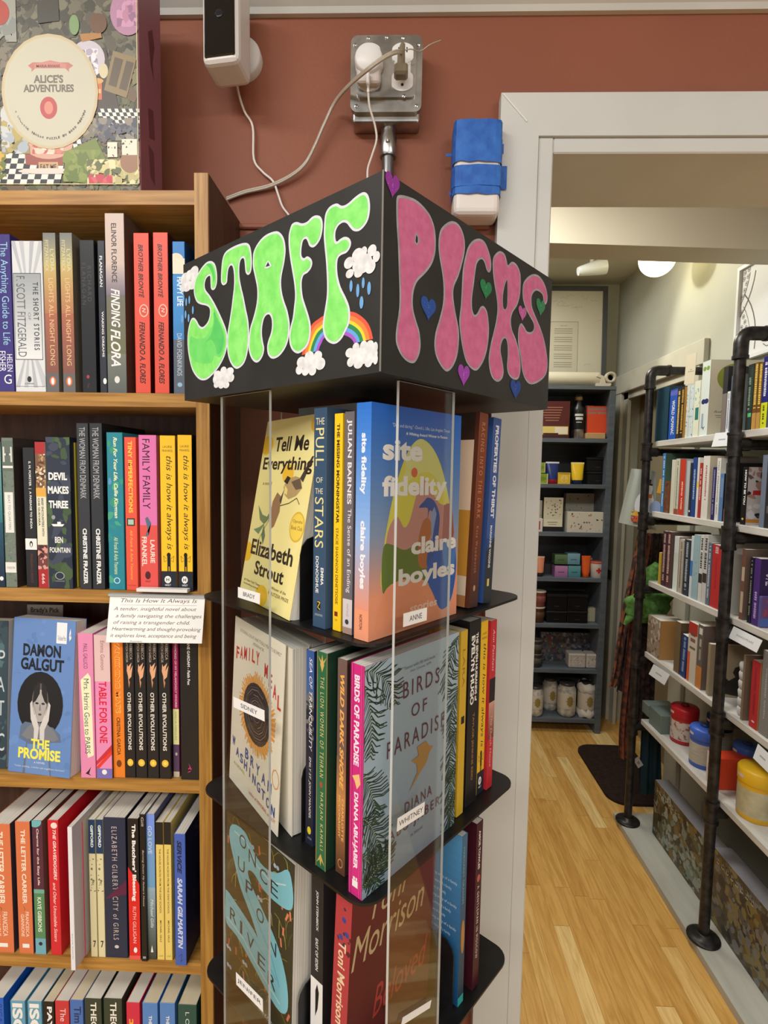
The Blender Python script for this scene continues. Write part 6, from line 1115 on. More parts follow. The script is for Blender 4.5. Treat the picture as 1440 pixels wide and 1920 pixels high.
mb = MB(); mb.prism([(-.055, 0), (.02, 0), (.035, .012), (.03, .02), (.0, .02), (-.01, .06), (-.045, .075), (-.055, .06), (-.03, .05), (-.03, .02), (-.055, .02)], -.012, .012, rgb((206, 200, 182), .4), Matrix(((1, 0, 0, 0), (0, 0, 1, 0), (0, 1, 0, 0), (0, 0, 0, 1)))); mb.build('frame', td)
mb = MB(); q_ = Matrix.Translation((.03, .012, .055)) @ Matrix.Rotation(R(90), 4, 'X'); t_ = MB(); t_.lathe([(.034, 0), (.034, .022), (.018, .022), (.018, 0)], rgb((190, 184, 166), .4), (0, 0, 0), 24); t_.v = [tuple(q_ @ Vector(v)) for v in t_.v]; t_.build('tape_reel', td)
# shelf 1
boxthing('easel_book', 'dark red tablet box with a yellow base strip on the top cabinet shelf', 'box', 1000, 1066, 752, 1, (84, 30, 26), .05, ops=[('r', 0, .1, .97, .32, (216, 196, 110)), ('r', .6, .12, .95, .30, (224, 216, 196)), ('r', 0, 0, 1, .1, (60, 22, 20)), ('r', .28, .06, .7, .14, (70, 28, 22))] + [('r', .18 + i * .03, .82 - i * .07, .8 - i * .02, .84 - i * .07, (170, 120, 96)) for i in range(6)], rz=R(-4))
bt = thing('water_bottle', 'black steel bottle with white print and a bare metal base', 'bottle', (CXat(1082, CZ[1], CY + .06), CY + .06, CZ[1] + .0003))
mb = MB(); mb.lathe([(.030, .055), (.0395, .056), (.040, .06), (.040, .165), (.036, .185), (.022, .205), (.020, .222), (.020, .232)], rgb((20, 22, 24), .35), (0, 0, 0), 28); mb.build('body', bt)
mb = MB(); mb.lathe([(.037, 0), (.0385, .003), (.0385, .056)], STEEL, (0, 0, 0), 28); mb.build('steel_base', bt)
mb = MB(); mb.lathe([(.022, .232), (.022, .25), (.020, .253)], rgb((150, 120, 84), .5), (0, 0, 0), 24); mb.tube([(-.018, 0, .252), (-.012, 0, .264), (.012, 0, .264), (.018, 0, .252)], .003, rgb((60, 60, 60), .3), 8); mb.build('cap', bt)
mb = MB(); D = Dr(mb, (-.026, -.0312, .06), (1, 0, 0), (0, 0, 1), (0, -1, 0), .052, .11, .5)
for x0, x1, z0, z1 in ((-.028, .02, .135, .148), (-.024, .018, .112, .128), (-.02, .012, .096, .100)):
    n = 8; 
    for i in range(n):
        a0, a1 = x0 + (x1 - x0) * i / n, x0 + (x1 - x0) * (i + 1) / n
        y0, y1 = -math.sqrt(.0403 ** 2 - a0 * a0), -math.sqrt(.0403 ** 2 - a1 * a1)
        mb.face([(a0, y0, z0), (a1, y1, z0), (a1, y1, z1), (a0, y0, z1)], rgb((210, 212, 210), .5))
mb.build('print', bt)
bs = thing('display_book', 'orange booklet on a small wooden stand next to the steel bottle', 'book', (CXat(1118, CZ[1]), CY + .03, CZ[1] + .0003))
mb = MB(); mb.box(-.062, .05, -.02, .05, 0, .034, rgb((190, 156, 110), .5), .002); mb.build('stand', bs)
mb = MB(); M = Matrix.Rotation(R(-6), 4, 'X'); mb.box(-.052, .066, 0, .014, .0345, .20, rgb((206, 70, 36), .45), .001, M=M)
Dr(mb, M @ Vector((-.052, -.0001, .0345)), (1, 0, 0), M.to_3x3() @ ZV, M.to_3x3() @ Vector((0, -1, 0)), .118, .1655).run([('r', .05, .83, .94, .94, (160, 110, 104)), ('r', .05, .70, .5, .79, (158, 108, 100)), ('r', .55, .70, .94, .79, (158, 108, 100))]); mb.build('booklet', bs)
boxthing('slim_box', 'grey-blue slab standing behind the orange booklet', 'box', 1096, 1110, 760, 1, (120, 136, 142), .10, y=CY + .1)
# shelf 2
for j, (x0, x1, lab) in enumerate(((998, 1027, 'green soap tin at the bottom of the stack of two'), (998, 1022, 'green soap tin on top of the stack of two'))):
    boxthing('soap_tin', lab, 'tin', x0, x1, 888 if j == 0 else 867, 2, (134, 156, 40), .05, dz=0 if j == 0 else .0665, ops=[('r', 0, .0, .94, .08, (176, 190, 90)), ('e', .5, .5, .4, .22, (110, 136, 30)), ('r', .94, 0, 1, 1, (196, 200, 150))], group='green soap tins')
def squeeze(lab, x0, x1, ytop, lvl, body, cap, crimp, ops=None, y=CY + .04):
    X0, X1, z, h = crect(x0, x1, ytop, lvl, y); w = (X1 - X0) / 2
    e = thing('squeeze_tube', lab, 'tube', ((X0 + X1) / 2, y, z))
    mb = MB(); N = 20; vs = []
    rows_ = [(w * .78, w * .62, .18), (w * .86, w * .6, .26), (w * .9, w * .4, .6), (w, .003, .93), (w, .0015, 1.0)]
    for a, b, t in rows_:
        for k in range(N): vs.append((a * math.cos(2 * math.pi * k / N), b * math.sin(2 * math.pi * k / N), h * t))
    for i in range(len(rows_) - 1): mb.raw([], [], rgb(body, .3))
    mb.raw(vs[:N * 4], [(i * N + k, i * N + (k + 1) % N, (i + 1) * N + (k + 1) % N, (i + 1) * N + k) for i in range(3) for k in range(N)], rgb(body, .3), True)
    mb.raw(vs[N * 3:], [(k, (k + 1) % N, N + (k + 1) % N, N + k) for k in range(N)] + [tuple(range(N, 2 * N))], rgb(crimp, .35))
    if ops: Dr(mb, (-w * .7, -w * .62, h * .3), (1, 0, 0), (0, .55, .83), (0, -.83, .55), w * 1.4, h * .55).run(ops)
    mb.build('tube_body', e)
    mb = MB(); mb.lathe([(w * .6, 0), (w * .72, .002), (w * .72, h * .19)], rgb(cap, .35), (0, 0, 0), 20); mb.build('cap', e)
squeeze('navy squeeze tube with a white crimp and red cap', 1022, 1047, 866, 2, (34, 50, 110), (170, 30, 50), (220, 222, 226), [('l', [(.5, .1), (.5, .8)], .004, WHT), ('l', [(.2, .35), (.5, .08), (.8, .35)], .004, WHT), ('l', [(.3, .62), (.7, .62)], .004, WHT), ('e', .5, .85, .12, .08, WHT), ('r', .1, .95, .9, 1, (180, 186, 210))])
boxthing('soap_box', 'small yellow soap box between the navy and yellow tubes', 'box', 1046, 1069, 886, 2, (226, 186, 60), .06, ops=[('e', .5, .45, .3, .32, (236, 206, 100)), ('l', [(.5, .2), (.5, .7)], .003, (200, 160, 60)), ('l', [(.3, .4), (.5, .2), (.7, .4)], .003, (200, 160, 60)), ('r', .06, .85, .94, .92, (150, 120, 40))])
squeeze('yellow squeeze tube with a navy cap', 1069, 1094, 867, 2, (232, 196, 40), (30, 44, 90), (240, 222, 150), [('e', .5, .6, .4, .3, (240, 214, 90)), ('l', [(.5, .35), (.5, .8)], .003, (170, 150, 110)), ('l', [(.3, .5), (.5, .36), (.7, .5)], .003, (170, 150, 110))])
BKT = (22, 20, 22)
def tin(lab, x0, x1, ytop, lvl, dz=0, grp=None, y=CY + .03, depth=.1):
    X0, X1, z, h = crect(x0, x1, ytop, lvl, y, dz); w = X1 - X0
    e = thing('tea_tin', lab, 'tin', ((X0 + X1) / 2, y, z), group=grp)
    mb = MB(); mb.box(-w / 2, w / 2, 0, depth, 0, h * .8, rgb(BKT, .25), .003); Dr(mb, (-w / 2, -.0001, 0), (1, 0, 0), (0, 0, 1), (0, -1, 0), w, h).run([('r', .38, .27, .62, .31, (60, 50, 44))]); mb.build('body', e)
    mb = MB(); mb.box(-w / 2 - .002, w / 2 + .002, -.002, depth + .002, h * .8 + .0003, h - .001, rgb((34, 32, 34), .25), .003); mb.build('lid', e)
    return z + h
t_ = tin('wide black tin at the bottom of the pair beside the yellow tube', 1100, 1139, 884, 2, y=CY + .06)
tin('wide black tin on top of the pair beside the yellow tube', 1099, 1140, 857, 2, dz=t_ - CZ[2], y=CY + .06)
# shelf 3
dots = lambda s, n=34: [('n', .04, .06, .96, .94, [(120, 60, 40), (60, 90, 50), (190, 130, 60), (70, 60, 60), (150, 60, 60)], n, .007, s)]
PT = (206, 202, 188)
boxthing('gift_box', 'pale patterned gift box standing at the back in shadow', 'box', 1059, 1126, 925, 3, (186, 182, 168), .05, y=CY + .19, ops=dots(4) + [('r', .42, .44, .58, .48, (110, 106, 98))])
boxthing('gift_box', 'pale patterned gift box lying in front, cut from the same range', 'box', 1063, 1134, 960, 3, PT, .08, ops=dots(7, 40) + [('e', .5, .5, .14, .32, PT), ('r', .42, .45, .47, .52, (110, 106, 98)), ('r', .49, .45, .54, .52, (110, 106, 98)), ('r', .56, .45, .6, .52, (110, 106, 98))])
boxthing('card_set', 'cream card with small black sketches in a dark stand', 'card', 1018, 1056, 933, 3, (24, 22, 22), .03, y=CY + .05, ops=[('r', 0, .14, .94, 1, (212, 206, 182)), ('r', .02, .15, .92, .36, (222, 216, 190))] + [('n', .1, .45, .85, .95, [(110, 108, 90), (80, 90, 70)], 26, .006, 12), ('r', .2, .26, .7, .28, (120, 110, 80)), ('r', .25, .2, .65, .215, (120, 110, 80))])
boxthing('seed_packet', 'cream packet with a green sprig cut by the door casing', 'packet', 995, 1015, 938, 3, (206, 200, 176), .02, y=CY + .09, ops=[('n', .4, .5, .9, .75, [(110, 120, 60)], 12, .006, 4)])
boxthing('candle_box', 'small white box with a red stripe beside the cream card', 'box', 1002, 1017, 972, 3, (214, 206, 196), .04, ops=[('r', .35, .15, .7, .8, (160, 50, 44))])
# shelf 4
squeeze('peach squeeze tube near the door casing', 1003, 1020, 1043, 4, (216, 140, 104), (50, 40, 36), (226, 180, 150))
boxthing('dark_box', 'low dark grey box behind the peach tube', 'box', 1018, 1036, 1057, 4, (56, 50, 56), .08, y=CY + .12)
LW = [('r', .2, .4, .8, .5, (220, 220, 216))]
for k, (x0, x1, yt, c, lab, dz) in enumerate(((1040, 1064, 1061, (150, 100, 150), 'mauve soap box, lower row nearer the dark box', 0), (1065, 1088, 1061, (70, 130, 140), 'teal soap box, lower row beside the orange tube', 0), (1040, 1064, 1040, (70, 96, 60), 'mossy green soap box on top of the mauve one', 1), (1064, 1087, 1038, (96, 140, 160), 'pale teal soap box on top of the teal one', 1))):
    o, zt = boxthing('soap_cube', lab, 'box', x0, x1, yt, 4, c, .07, dz=0 if not dz else .0806, ops=[('g', 0, 0, 1, 1, c, tuple(min(255, v + 40) for v in c)), ('r', .25, .4, .75, .48, tuple(int(v * .7) for v in c))], group='square soap boxes')
squeeze('orange squeeze tube with a white flower beside the red cross cup', 1089, 1106, 1042, 4, (226, 96, 40), (226, 96, 40), (226, 96, 40), [('e', .3, .5, .2, .14, WHT), ('e', .6, .55, .2, .14, WHT), ('e', .45, .35, .2, .14, WHT)])
X = CXat(1118, CZ[4], CY + .05)
cu = thing('first_aid_tin', 'white round tin with a red cross on the cabinet shelf', 'tin', (X, CY + .05, CZ[4] + .0003))
mb = MB(); mb.lathe([(.034, 0), (.036, .002), (.041, .088)], rgb((214, 210, 204), .4), (0, 0, 0), 28)
for a, b, c, d in ((-.006, .006, .030, .062), (-.016, .016, .041, .052)):
    for i in range(4):
        p, q = a + (b - a) * i / 4, a + (b - a) * (i + 1) / 4; yy = lambda x: -math.sqrt(.0405 ** 2 - x * x)
        mb.face([(p, yy(p), c), (q, yy(q), c), (q, yy(q) - .0005, d), (p, yy(p) - .0005, d)], rgb((196, 36, 36), .4))
mb.build('body', cu); mb = MB(); mb.lathe([(.042, .0885), (.043, .09), (.043, .098), (.040, .1)], rgb((190, 90, 70), .4), (0, 0, 0), 28); mb.build('lid', cu)
boxthing('small_box', 'small pale grey box behind the red cross tin', 'box', 1104, 1123, 1046, 4, (150, 146, 142), .05, y=CY + .17)
# shelf 5
def pot(lab, x, lvl, r_, h, body, lidc, dz=0, y=CY + .05, band=None, grp=None, kind='candle_cup', cat='cup'):
    X = CXat(x, CZ[lvl], y); e = thing(kind, lab, cat, (X, y, CZ[lvl] + dz + .0003), group=grp)
    mb = MB(); mb.lathe([(r_ * .86, 0), (r_ * .9, .003), (r_, h * .9)], rgb(body, .35), (0, 0, 0), 24)
    if band: mb.lathe([(r_ * .95, h * .3), (r_ * 1.0, h * .32), (r_ * 1.015, h * .66), (r_ * .98, h * .68)], rgb(band, .45), (0, 0, 0), 24)
    mb.build('body', e); mb = MB(); mb.lathe([(r_ * 1.01, h * .9 + .0002), (r_ * 1.06, h * .91), (r_ * 1.06, h * .98), (r_ * .9, h - .0005)], rgb(lidc, .35), (0, 0, 0), 24); mb.build('lid', e)
pot('dark brown cup with a cream rim, lower of the stacked pair', 1008, 5, .040, .098, (74, 48, 34), (196, 186, 168), band=(90, 66, 44), grp='stacked cups')
pot('reddish cup with a pale rim, upper of the stacked pair', 1009, 5, .040, .098, (120, 66, 62), (196, 186, 168), dz=.099, band=(140, 80, 74), grp='stacked cups')
for i, (x0, x1) in enumerate(((1024, 1062), (1063, 1101))):
    zt = tin(('black tin at the bottom, nearer the stacked cups', 'black tin at the bottom, beside the cream box')[i], x0, x1, 1146, 5, grp='black tins in two stacks')
    tin(('black tin on top, nearer the stacked cups', 'black tin on top, beside the cream box')[i], x0 + 1, x1 + 1, 1114, 5, dz=zt - CZ[5], grp='black tins in two stacks')
boxthing('small_box', 'small cream box beside the stacked black tins', 'box', 1101, 1117, 1140, 5, (190, 188, 160), .04, y=CY + .08)
# shelf 6
boxthing('puzzle_box', 'blue-grey floral jigsaw box leaning at the back of the sixth cabinet shelf', 'box', 1012, 1113, 1186, 6, (70, 72, 80), .04, y=CY + .15, ops=[('n', 0, 0, 1, 1, [(96, 100, 116), (60, 66, 86), (120, 100, 90), (140, 140, 146), (120, 60, 70), (50, 54, 50), (80, 96, 84)], 260, .014, 31)])
for dz, l_ in ((0, 'lower'), (.0865, 'upper')):
    pot('dark glass jar with speckled beads, %s of the stacked pair' % l_, 1004, 6, .038, .086, (50, 48, 48), (90, 80, 74), dz=dz, band=(84, 80, 76), grp='speckled jars', kind='glass_jar', cat='jar')
for i, (x0, x1, yt, yy) in enumerate(((1066, 1098, 1226, CY + .03), (1099, 1127, 1227, CY + .03), (1063, 1080, 1222, CY + .12))):
    boxthing('gift_tin', ('white embossed cube tin in front, nearer the floral box', 'white embossed cube tin in front, nearer the cabinet side', 'white embossed cube tin half hidden at the back')[i], 'tin', x0, x1, yt, 6, (196, 190, 182), .08, y=yy, bev=.008, ops=[('n', .1, .15, .9, .75, [(150, 144, 138), (210, 206, 200), (170, 160, 154)], 40, .006, 40 + i), ('r', .05, .8, .95, .83, (150, 144, 136))], group='white embossed tins')
# shelf 7
def jar(lab, x, r_, h, y, cloth=False, seed=0):
    X = CXat(x, CZ[7], y); e = thing('filled_jar', lab, 'jar', (X, y, CZ[7] + .0003), group='jars on the lowest cabinet shelf')
    mb = MB(); mb.lathe([(r_ * .8, 0), (r_ * .98, .012), (r_, .03), (r_, h * .8), (r_ * .82, h * .88), (r_ * .8, h * .94)], noisy('jar_filling', (150, 146, 136), (206, 202, 190), (1, 1, 1), 40, .25, 4), (0, 0, 0), 28); mb.build('glass', e)
    mb = MB(); mb.lathe([(r_ * 1.01, h * .26), (r_ * 1.015, h * .27), (r_ * 1.015, h * .70), (r_ * 1.01, h * .71)], rgb((206, 198, 182), .5), (0, 0, 0), 28)
    for k in range(-3, 3):
        a0, a1 = -math.pi / 2 + k * .16 + .1, -math.pi / 2 + (k + 1) * .16 + .1; rr_ = r_ * 1.02; hh = [.38, .48, .52, .52, .48, .38]
        lo, hi = h * (.48 - (hh[k + 3] - .38)), h * (.5 + (hh[k + 3] - .38))
        mb.face([(rr_ * math.cos(a0), rr_ * math.sin(a0), lo), (rr_ * math.cos(a1), rr_ * math.sin(a1), lo), (rr_ * math.cos(a1), rr_ * math.sin(a1), hi), (rr_ * math.cos(a0), rr_ * math.sin(a0), hi)], rgb((150, 132, 70), .5))
    mb.build('paper_label', e)
    mb = MB(); mb.lathe([(r_ * .84, h * .92), (r_ * .85, h * .93), (r_ * .85, h * .99), (r_ * .6, h)], rgb((60, 58, 56), .3), (0, 0, 0), 24); mb.build('lid', e)
    if cloth:
        mb = MB(); rn = random.Random(seed)
        for z0, rr_ in ((.0, 1.10), (h * .74, 1.06)):
            mb = MB(); vs = []; N = 30
            for j in range(5):
                for k in range(N): a = 2 * math.pi * k / N; q = r_ * rr_ * (1 + .05 * math.sin(k * 1.9 + j) + rn.uniform(-.02, .02)) * (.95 + .08 * math.sin(j * 1.1)); vs.append((q * math.cos(a), q * math.sin(a), z0 + j * .013 + .006 * math.sin(k * 1.3 + j) + .004))
            mb.raw(vs, [(j * N + k, j * N + (k + 1) % N, (j + 1) * N + (k + 1) % N, (j + 1) * N + k) for j in range(4) for k in range(N)], rgb((214, 210, 200), .8), True); mb.build('cloth_wrap', e)
jar('filled glass jar with a cream label cut by the door casing', 1002, .050, .19, CY + .06)
jar('filled glass jar standing further back between two others', 1030, .048, .21, CY + .15)
jar('filled glass jar with a gold hexagon label in the middle', 1061, .056, .215, CY + .07)
jar('jar wrapped in white cloth at the right end of the shelf', 1098, .054, .215, CY + .07, True, 3)

# ------------------------------------------------------------------ pipe shelving on the right
PXX = 1.06; SX0, SX1 = 1.083, 1.36
RZ = [1.752, 1.452, 1.149, .834, .527]
ps = thing('pipe_shelving', 'black iron pipe shelving with pale boards along the back room wall', 'shelving', (PXX, 1.9, 0)); L3 = Vector(ps.location)
def pole(py, top, name='pole'):
    mb = MB(); c = Vector((PXX, py, 0)) - L3
    el = [c + Vector((.03 - .03 * math.cos(R(a)), 0, top - .03 + .03 * math.sin(R(a)))) for a in range(0, 91, 15)]
    mb.tube([c + Vector((0, 0, .032))] + el + [c + Vector((RX - PXX - .001, 0, top))], .0172, PIPE, 18); mb.build('pole', ps)
    mb = MB(); mb.tube([c + Vector((0, 0, top - .075)), c + Vector((0, 0, top - .035))] + el + [c + Vector((.045, 0, top)), c + Vector((.075, 0, top))], .0215, PIPE, 18)
    mb.tube([c + Vector((0, 0, top - .08)), c + Vector((0, 0, top - .07))], .024, PIPE, 18); mb.tube([c + Vector((.07, 0, top)), c + Vector((.08, 0, top))], .024, PIPE, 18); mb.build('elbow_fitting', ps)
    for z in RZ:
        mb = MB(); zc = z - .045
        mb.tube([c + Vector((0, 0, zc - .035)), c + Vector((0, 0, zc + .035))], .0212, PIPE, 18); mb.tube([c + Vector((0, 0, zc - .038)), c + Vector((0, 0, zc - .030))], .0235, PIPE, 18); mb.tube([c + Vector((0, 0, zc + .030)), c + Vector((0, 0, zc + .038))], .0235, PIPE, 18)
        mb.tube([c + Vector((.0, 0, zc)), c + Vector((.045, 0, zc))], .0205, PIPE, 14); mb.tube([c + Vector((.04, 0, zc)), c + Vector((RX - PXX - .001, 0, zc))], .0165, PIPE, 14); mb.build('tee_fitting', ps)
    mb = MB(); mb.lathe([(.052, 0.0315), (.052, .037), (.045, .040), (.026, .042), (.024, .052), (.018, .053)], PIPE, c, 28); mb.build('floor_flange', ps)
pole(1.775, 2.055); pole(2.398, 2.055)
for z in RZ:
    mb = MB(); mb.box(SX0 - L3.x, SX1 - L3.x, 1.10 - L3.y, 1.765 - L3.y, z - .024, z, BOARD, .002); mb.build('shelf_board', ps)
    mb = MB(); mb.box(SX0 - L3.x, SX1 - L3.x, 1.7655 - L3.y, 2.37 - L3.y, z - .024, z, BOARD, .002); mb.build('shelf_board', ps)
mb = MB(); mb.box(1.02 - L3.x, 1.389 - L3.x, 1.03 - L3.y, 2.46 - L3.y, 0, .031, PLAT, .002); mb.build('base_board', ps)
mb = MB(); mb.box(1.30 - L3.x, 1.33 - L3.x, 2.20 - L3.y, 2.25 - L3.y, .031, .50, rgb((190, 188, 180), .5)); mb.build('support_post', ps)

def RY(x, z, X=1.092): return bis(lambda Y: x - proj((X, Y, z))[0], 1.15, 3.0, inc=True) if False else bis(lambda Y: -(proj((X, Y, z))[0] - x), 1.15, 3.2, inc=True)
def rbook(lvl, x0, x1, yt, col, ops, lab, front=None, fcol=None, d=.155, X=1.092, hard=False, tilt=0, grp=None, pages=None):
    z = RZ[lvl]; Y0 = RY(x0, z, X); Y1 = RY(x1, z, X); Ym = (Y0 + Y1) / 2
    h = bis(lambda hh: yt - proj((X, Ym, z + hh))[1], .02, .45)
    return book(lab, (X, Ym, z + .0003), R(-90), abs(Y0 - Y1) - .0006, h, d, col, ops, front, hard=hard, frontcol=fcol, group=grp, tilt=tilt, pages=pages)
LEGIBLE = ('WORLD ALMANAC', 'NATURAL MAGIC', 'HOW TO BE YOU')
def V(t, c, a=.3, b=.7, lo=.1, hi=.95, st='b'):
    if t in LEGIBLE: return [('v', t, a, b, lo, hi, c, st)]
    rn_ = random.Random(len(t) * 7 + int(lo * 100)); out = []; y = hi       # lettering too small to read in the photo: short strokes
    while y > lo:
        l_ = rn_.uniform(.018, .035); out.append(('r', a + .06 * rn_.random(), max(lo, y - l_ * .7), b - .06 * rn_.random(), y, c)); y -= l_ + (.03 if rn_.random() < .12 else 0)
    return out
G1 = 'reference books on the top board of the pipe shelving'
rbook(0, 1227, 1250, 727, (30, 64, 82), [], 'large dark teal volume at the far end of the top board', d=.2, grp=G1, fcol=(24, 50, 66))
rbook(0, 1252.5, 1266, 730, (36, 84, 180), V('WORLD ALMANAC', (226, 232, 240), lo=.1, hi=.78) + [('r', 0, .88, 1, .97, (90, 100, 190))], 'royal blue thick almanac with white capitals on the top board', grp=G1, fcol=(24, 44, 90))
rbook(0, 1266.5, 1272, 729, (60, 50, 40), V('MILLER GUIDE', (226, 200, 120), .2, .8), 'brown and gold spine beside the blue almanac', grp=G1)
rbook(0, 1273, 1279, 726, (44, 38, 36), V('PRICE GUIDE', (200, 160, 60), .2, .8), 'near-black spine with gold lettering beside the brown and gold one', grp=G1, fcol=(190, 140, 60))
rbook(0, 1283.5, 1289, 723, (206, 214, 206), [('n', 0, 0, 1, 1, [(60, 140, 180), (230, 230, 210), (110, 170, 190)], 30, .004, 2)], 'speckled blue and white puzzle book, first of the pair', grp=G1)
rbook(0, 1289.5, 1297, 722, (206, 218, 220), [('n', 0, 0, 1, 1, [(60, 140, 180), (230, 230, 210), (90, 180, 200)], 30, .004, 3)], 'speckled blue and white puzzle book, beside the cream one', grp=G1)
rbook(0, 1297.5, 1308, 714, (224, 228, 206), [('r', .3, .3, .9, .52, (40, 120, 110)), ('n', 0, .55, 1, .95, [(120, 180, 190)], 12, .005, 5)], 'cream book with a teal block on its spine', grp=G1)
rbook(0, 1310, 1325, 677, (216, 226, 222), [('e', .3, .9, .2, .03, (130, 160, 60)), ('e', .72, .9, .2, .03, (130, 160, 60)), ('e', .35, .46, .26, .035, (30, 40, 100)), ('e', .72, .46, .26, .035, (30, 40, 100)), ('r', .2, .1, .45, .3, (150, 170, 190)), ('h', 'Y', .3, .08, .7, .12, (30, 60, 90), 'B')], 'tall pale book with big quote marks on its spine and olive curl on its cover', [('e', .42, .76, .30, .19, (140, 150, 60)), ('e', .52, .70, .26, .17, (206, 200, 176)), ('p', [(.16, .8), (.3, .6), (.6, .42), (.62, .46), (.4, .66), (.3, .85)], (140, 150, 60)), ('h', 'Robin Ba', .1, .30, .42, .33, (96, 96, 80), 'i'), ('r', .12, .26, .44, .268, (120, 116, 96)), ('r', .14, .235, .42, .243, (130, 126, 106))], (206, 200, 176), d=.21, hard=True, grp=G1)
rbook(0, 1350, 1359, 688, (40, 38, 42), [('r', 0, .0, 1, .6, (120, 110, 104))], 'dark spine touching the tall pale book with quote marks', grp=G1)
rbook(0, 1359.5, 1365, 734, (216, 220, 224), V('HERBAL', (70, 90, 130)), 'short white paperback standing among dark spines', grp=G1, fcol=(200, 200, 206))
rbook(0, 1365.5, 1380, 703, (84, 100, 116), V('NATURAL MAGIC', (206, 214, 222), .35, .6, .12, .78), 'slate grey spine with slim pale capitals beside the near pole', grp=G1, fcol=(150, 156, 160))
rbook(0, 1396, 1407, 683, (36, 54, 48), [('r', .3, .2, .9, .26, (90, 190, 120))] + V('HERBS', (150, 180, 160), .2, .6, .3, .8), 'dark green spine just past the near pole', grp=G1)
rbook(0, 1408, 1415.5, 680, (120, 84, 40), V('BRAIDED WAY', (240, 210, 100), .2, .8, .3, .98) + [('r', 0, 0, 1, .25, (196, 150, 80))], 'brown spine with yellow capitals, beside the dark green one', grp=G1)
rbook(0, 1416, 1423.5, 680, (120, 84, 40), V('BRAIDED WAY', (240, 210, 100), .2, .8, .3, .98) + [('r', 0, 0, 1, .25, (196, 150, 80))], 'brown spine with yellow capitals, beside the indigo one', grp=G1)
rbook(0, 1424, 1436, 668, (44, 46, 120), [('r', 0, 0, 1, .36, (206, 214, 40))] + V('PAST ONE THE DOVE', (226, 230, 240), .25, .65, .45, .92) + V('SECOND POEMS', (60, 60, 20), .3, .6, .06, .32), 'indigo spine over a lime yellow foot near the frame edge', grp=G1)
rbook(0, 1437, 1447, 690, (176, 60, 70), [('r', 0, 0, 1, .4, (80, 90, 120))], 'rose red spine touching the indigo and lime one', grp=G1)
G2 = 'books on the second board of the pipe shelving'
rbook(1, 1237.5, 1243, 850, (60, 120, 180), V('ASTRO', (200, 220, 240)), 'slim sky blue spine first on the second board', grp=G2, fcol=(60, 84, 72))
rbook(1, 1243.5, 1253, 902, (110, 70, 44), [('n', 0, 0, 1, 1, [(140, 96, 60), (80, 50, 34)], 20, .006, 3)], 'low brown book beside the slim sky blue spine', grp=G2)
rbook(1, 1255, 1262, 862, (206, 204, 190), [], 'plain ivory spine on the second board, nearer the brown book', grp=G2)
rbook(1, 1262.5, 1270, 860, (196, 196, 180), V('WRITING WELL', (90, 96, 70), .35, .6) + [('r', 0, 0, 1, .1, (150, 80, 60))], 'ivory spine with olive lettering, beside the orange-red one', grp=G2, fcol=(130, 140, 140))
rbook(1, 1271, 1281, 861, (196, 60, 40), V('THE GRAMMAR', (240, 200, 180), .35, .65, .1, .6), 'orange-red spine with small pale title on the second board', grp=G2, fcol=(160, 166, 170))
rbook(1, 1283, 1289, 864, (180, 186, 190), [], 'light grey spine right of the orange-red one', grp=G2)
rbook(1, 1289.5, 1293.5, 868, (40, 44, 52), [('e', .5, .1, .3, .02, WHT)], 'thin charcoal spine between light grey and deep blue', grp=G2)
rbook(1, 1294, 1301.5, 858, (36, 66, 136), V('ON WRITING', (170, 190, 220), .3, .7, .3, .8), 'deep blue spine with pale capitals on the second board', grp=G2)
rbook(1, 1302.5, 1306.5, 858, (214, 212, 206), [('r', 0, .5, 1, .6, (220, 200, 80))], 'thin white spine with a yellow dash', grp=G2)
rbook(1, 1307, 1312, 868, (170, 50, 50), V('STORY FOR THE', (230, 210, 200), .3, .7, .3, .9), 'brick red narrow spine with white capitals', grp=G2)
rbook(1, 1313, 1325, 855, (216, 214, 206), V('From Here to Eternity', (170, 90, 80), .4, .66, .3, .85, 'i'), 'wide off-white spine with a faint red script', grp=G2, fcol=(196, 188, 166), d=.17)
rbook(1, 1331.5, 1337.5, 876, (44, 40, 96), V('CREATIVE', (150, 150, 190), .3, .7), 'dark violet spine behind a pale cover', grp=G2)
rbook(1, 1338.5, 1345.5, 859, (214, 214, 210), V('ELEMENTS OF STYLE', (110, 110, 116), .35, .6), 'upright white spine beside the steel blue one', grp=G2)
rbook(1, 1346, 1353, 888, (84, 120, 170), [('r', .2, .5, .8, .9, (110, 140, 180))], 'steel blue spine next to the black-covered one', grp=G2, fcol=(26, 26, 28))
rbook(1, 1355, 1362, 868, (34, 34, 38), [('r', 0, 0, 1, .22, (120, 84, 80))], 'black spine just before the near pole on the second board', grp=G2, fcol=(26, 26, 28), d=.17)
rbook(1, 1387, 1397.5, 876, (22, 20, 22), V('HOW TO BE YOU', (230, 230, 230), .35, .7, .35, .95, 'B') + [('e', .4, .1, .2, .02, (220, 180, 90))], 'black spine with chunky white capitals past the near pole', [('r', 0, 0, 1, 1, (176, 172, 170)), ('n', 0, .1, 1, 1, [(210, 206, 202), (90, 80, 84), (150, 120, 110), (40, 36, 40), (196, 196, 200)], 60, .018, 44), ('r', .1, .52, .8, .6, (170, 40, 40)), ('r', 0, .04, 1, .10, (180, 120, 40))], (176, 172, 170), d=.17, grp=G2)
rbook(1, 1422, 1431, 853, (110, 122, 140), [], 'tall grey-blue spine beyond the collage cover', grp=G2)
rbook(1, 1432, 1446, 850, (40, 38, 38), [('r', .2, .2, .8, .3, (90, 84, 80))], 'tall dark spine at the frame edge on the second board', grp=G2)
G3 = 'books on the third board of the pipe shelving'
rbook(2, 1233, 1236.5, 1036, (190, 160, 60), [], 'sliver of a mustard spine at the far end of the third board', grp=G3)
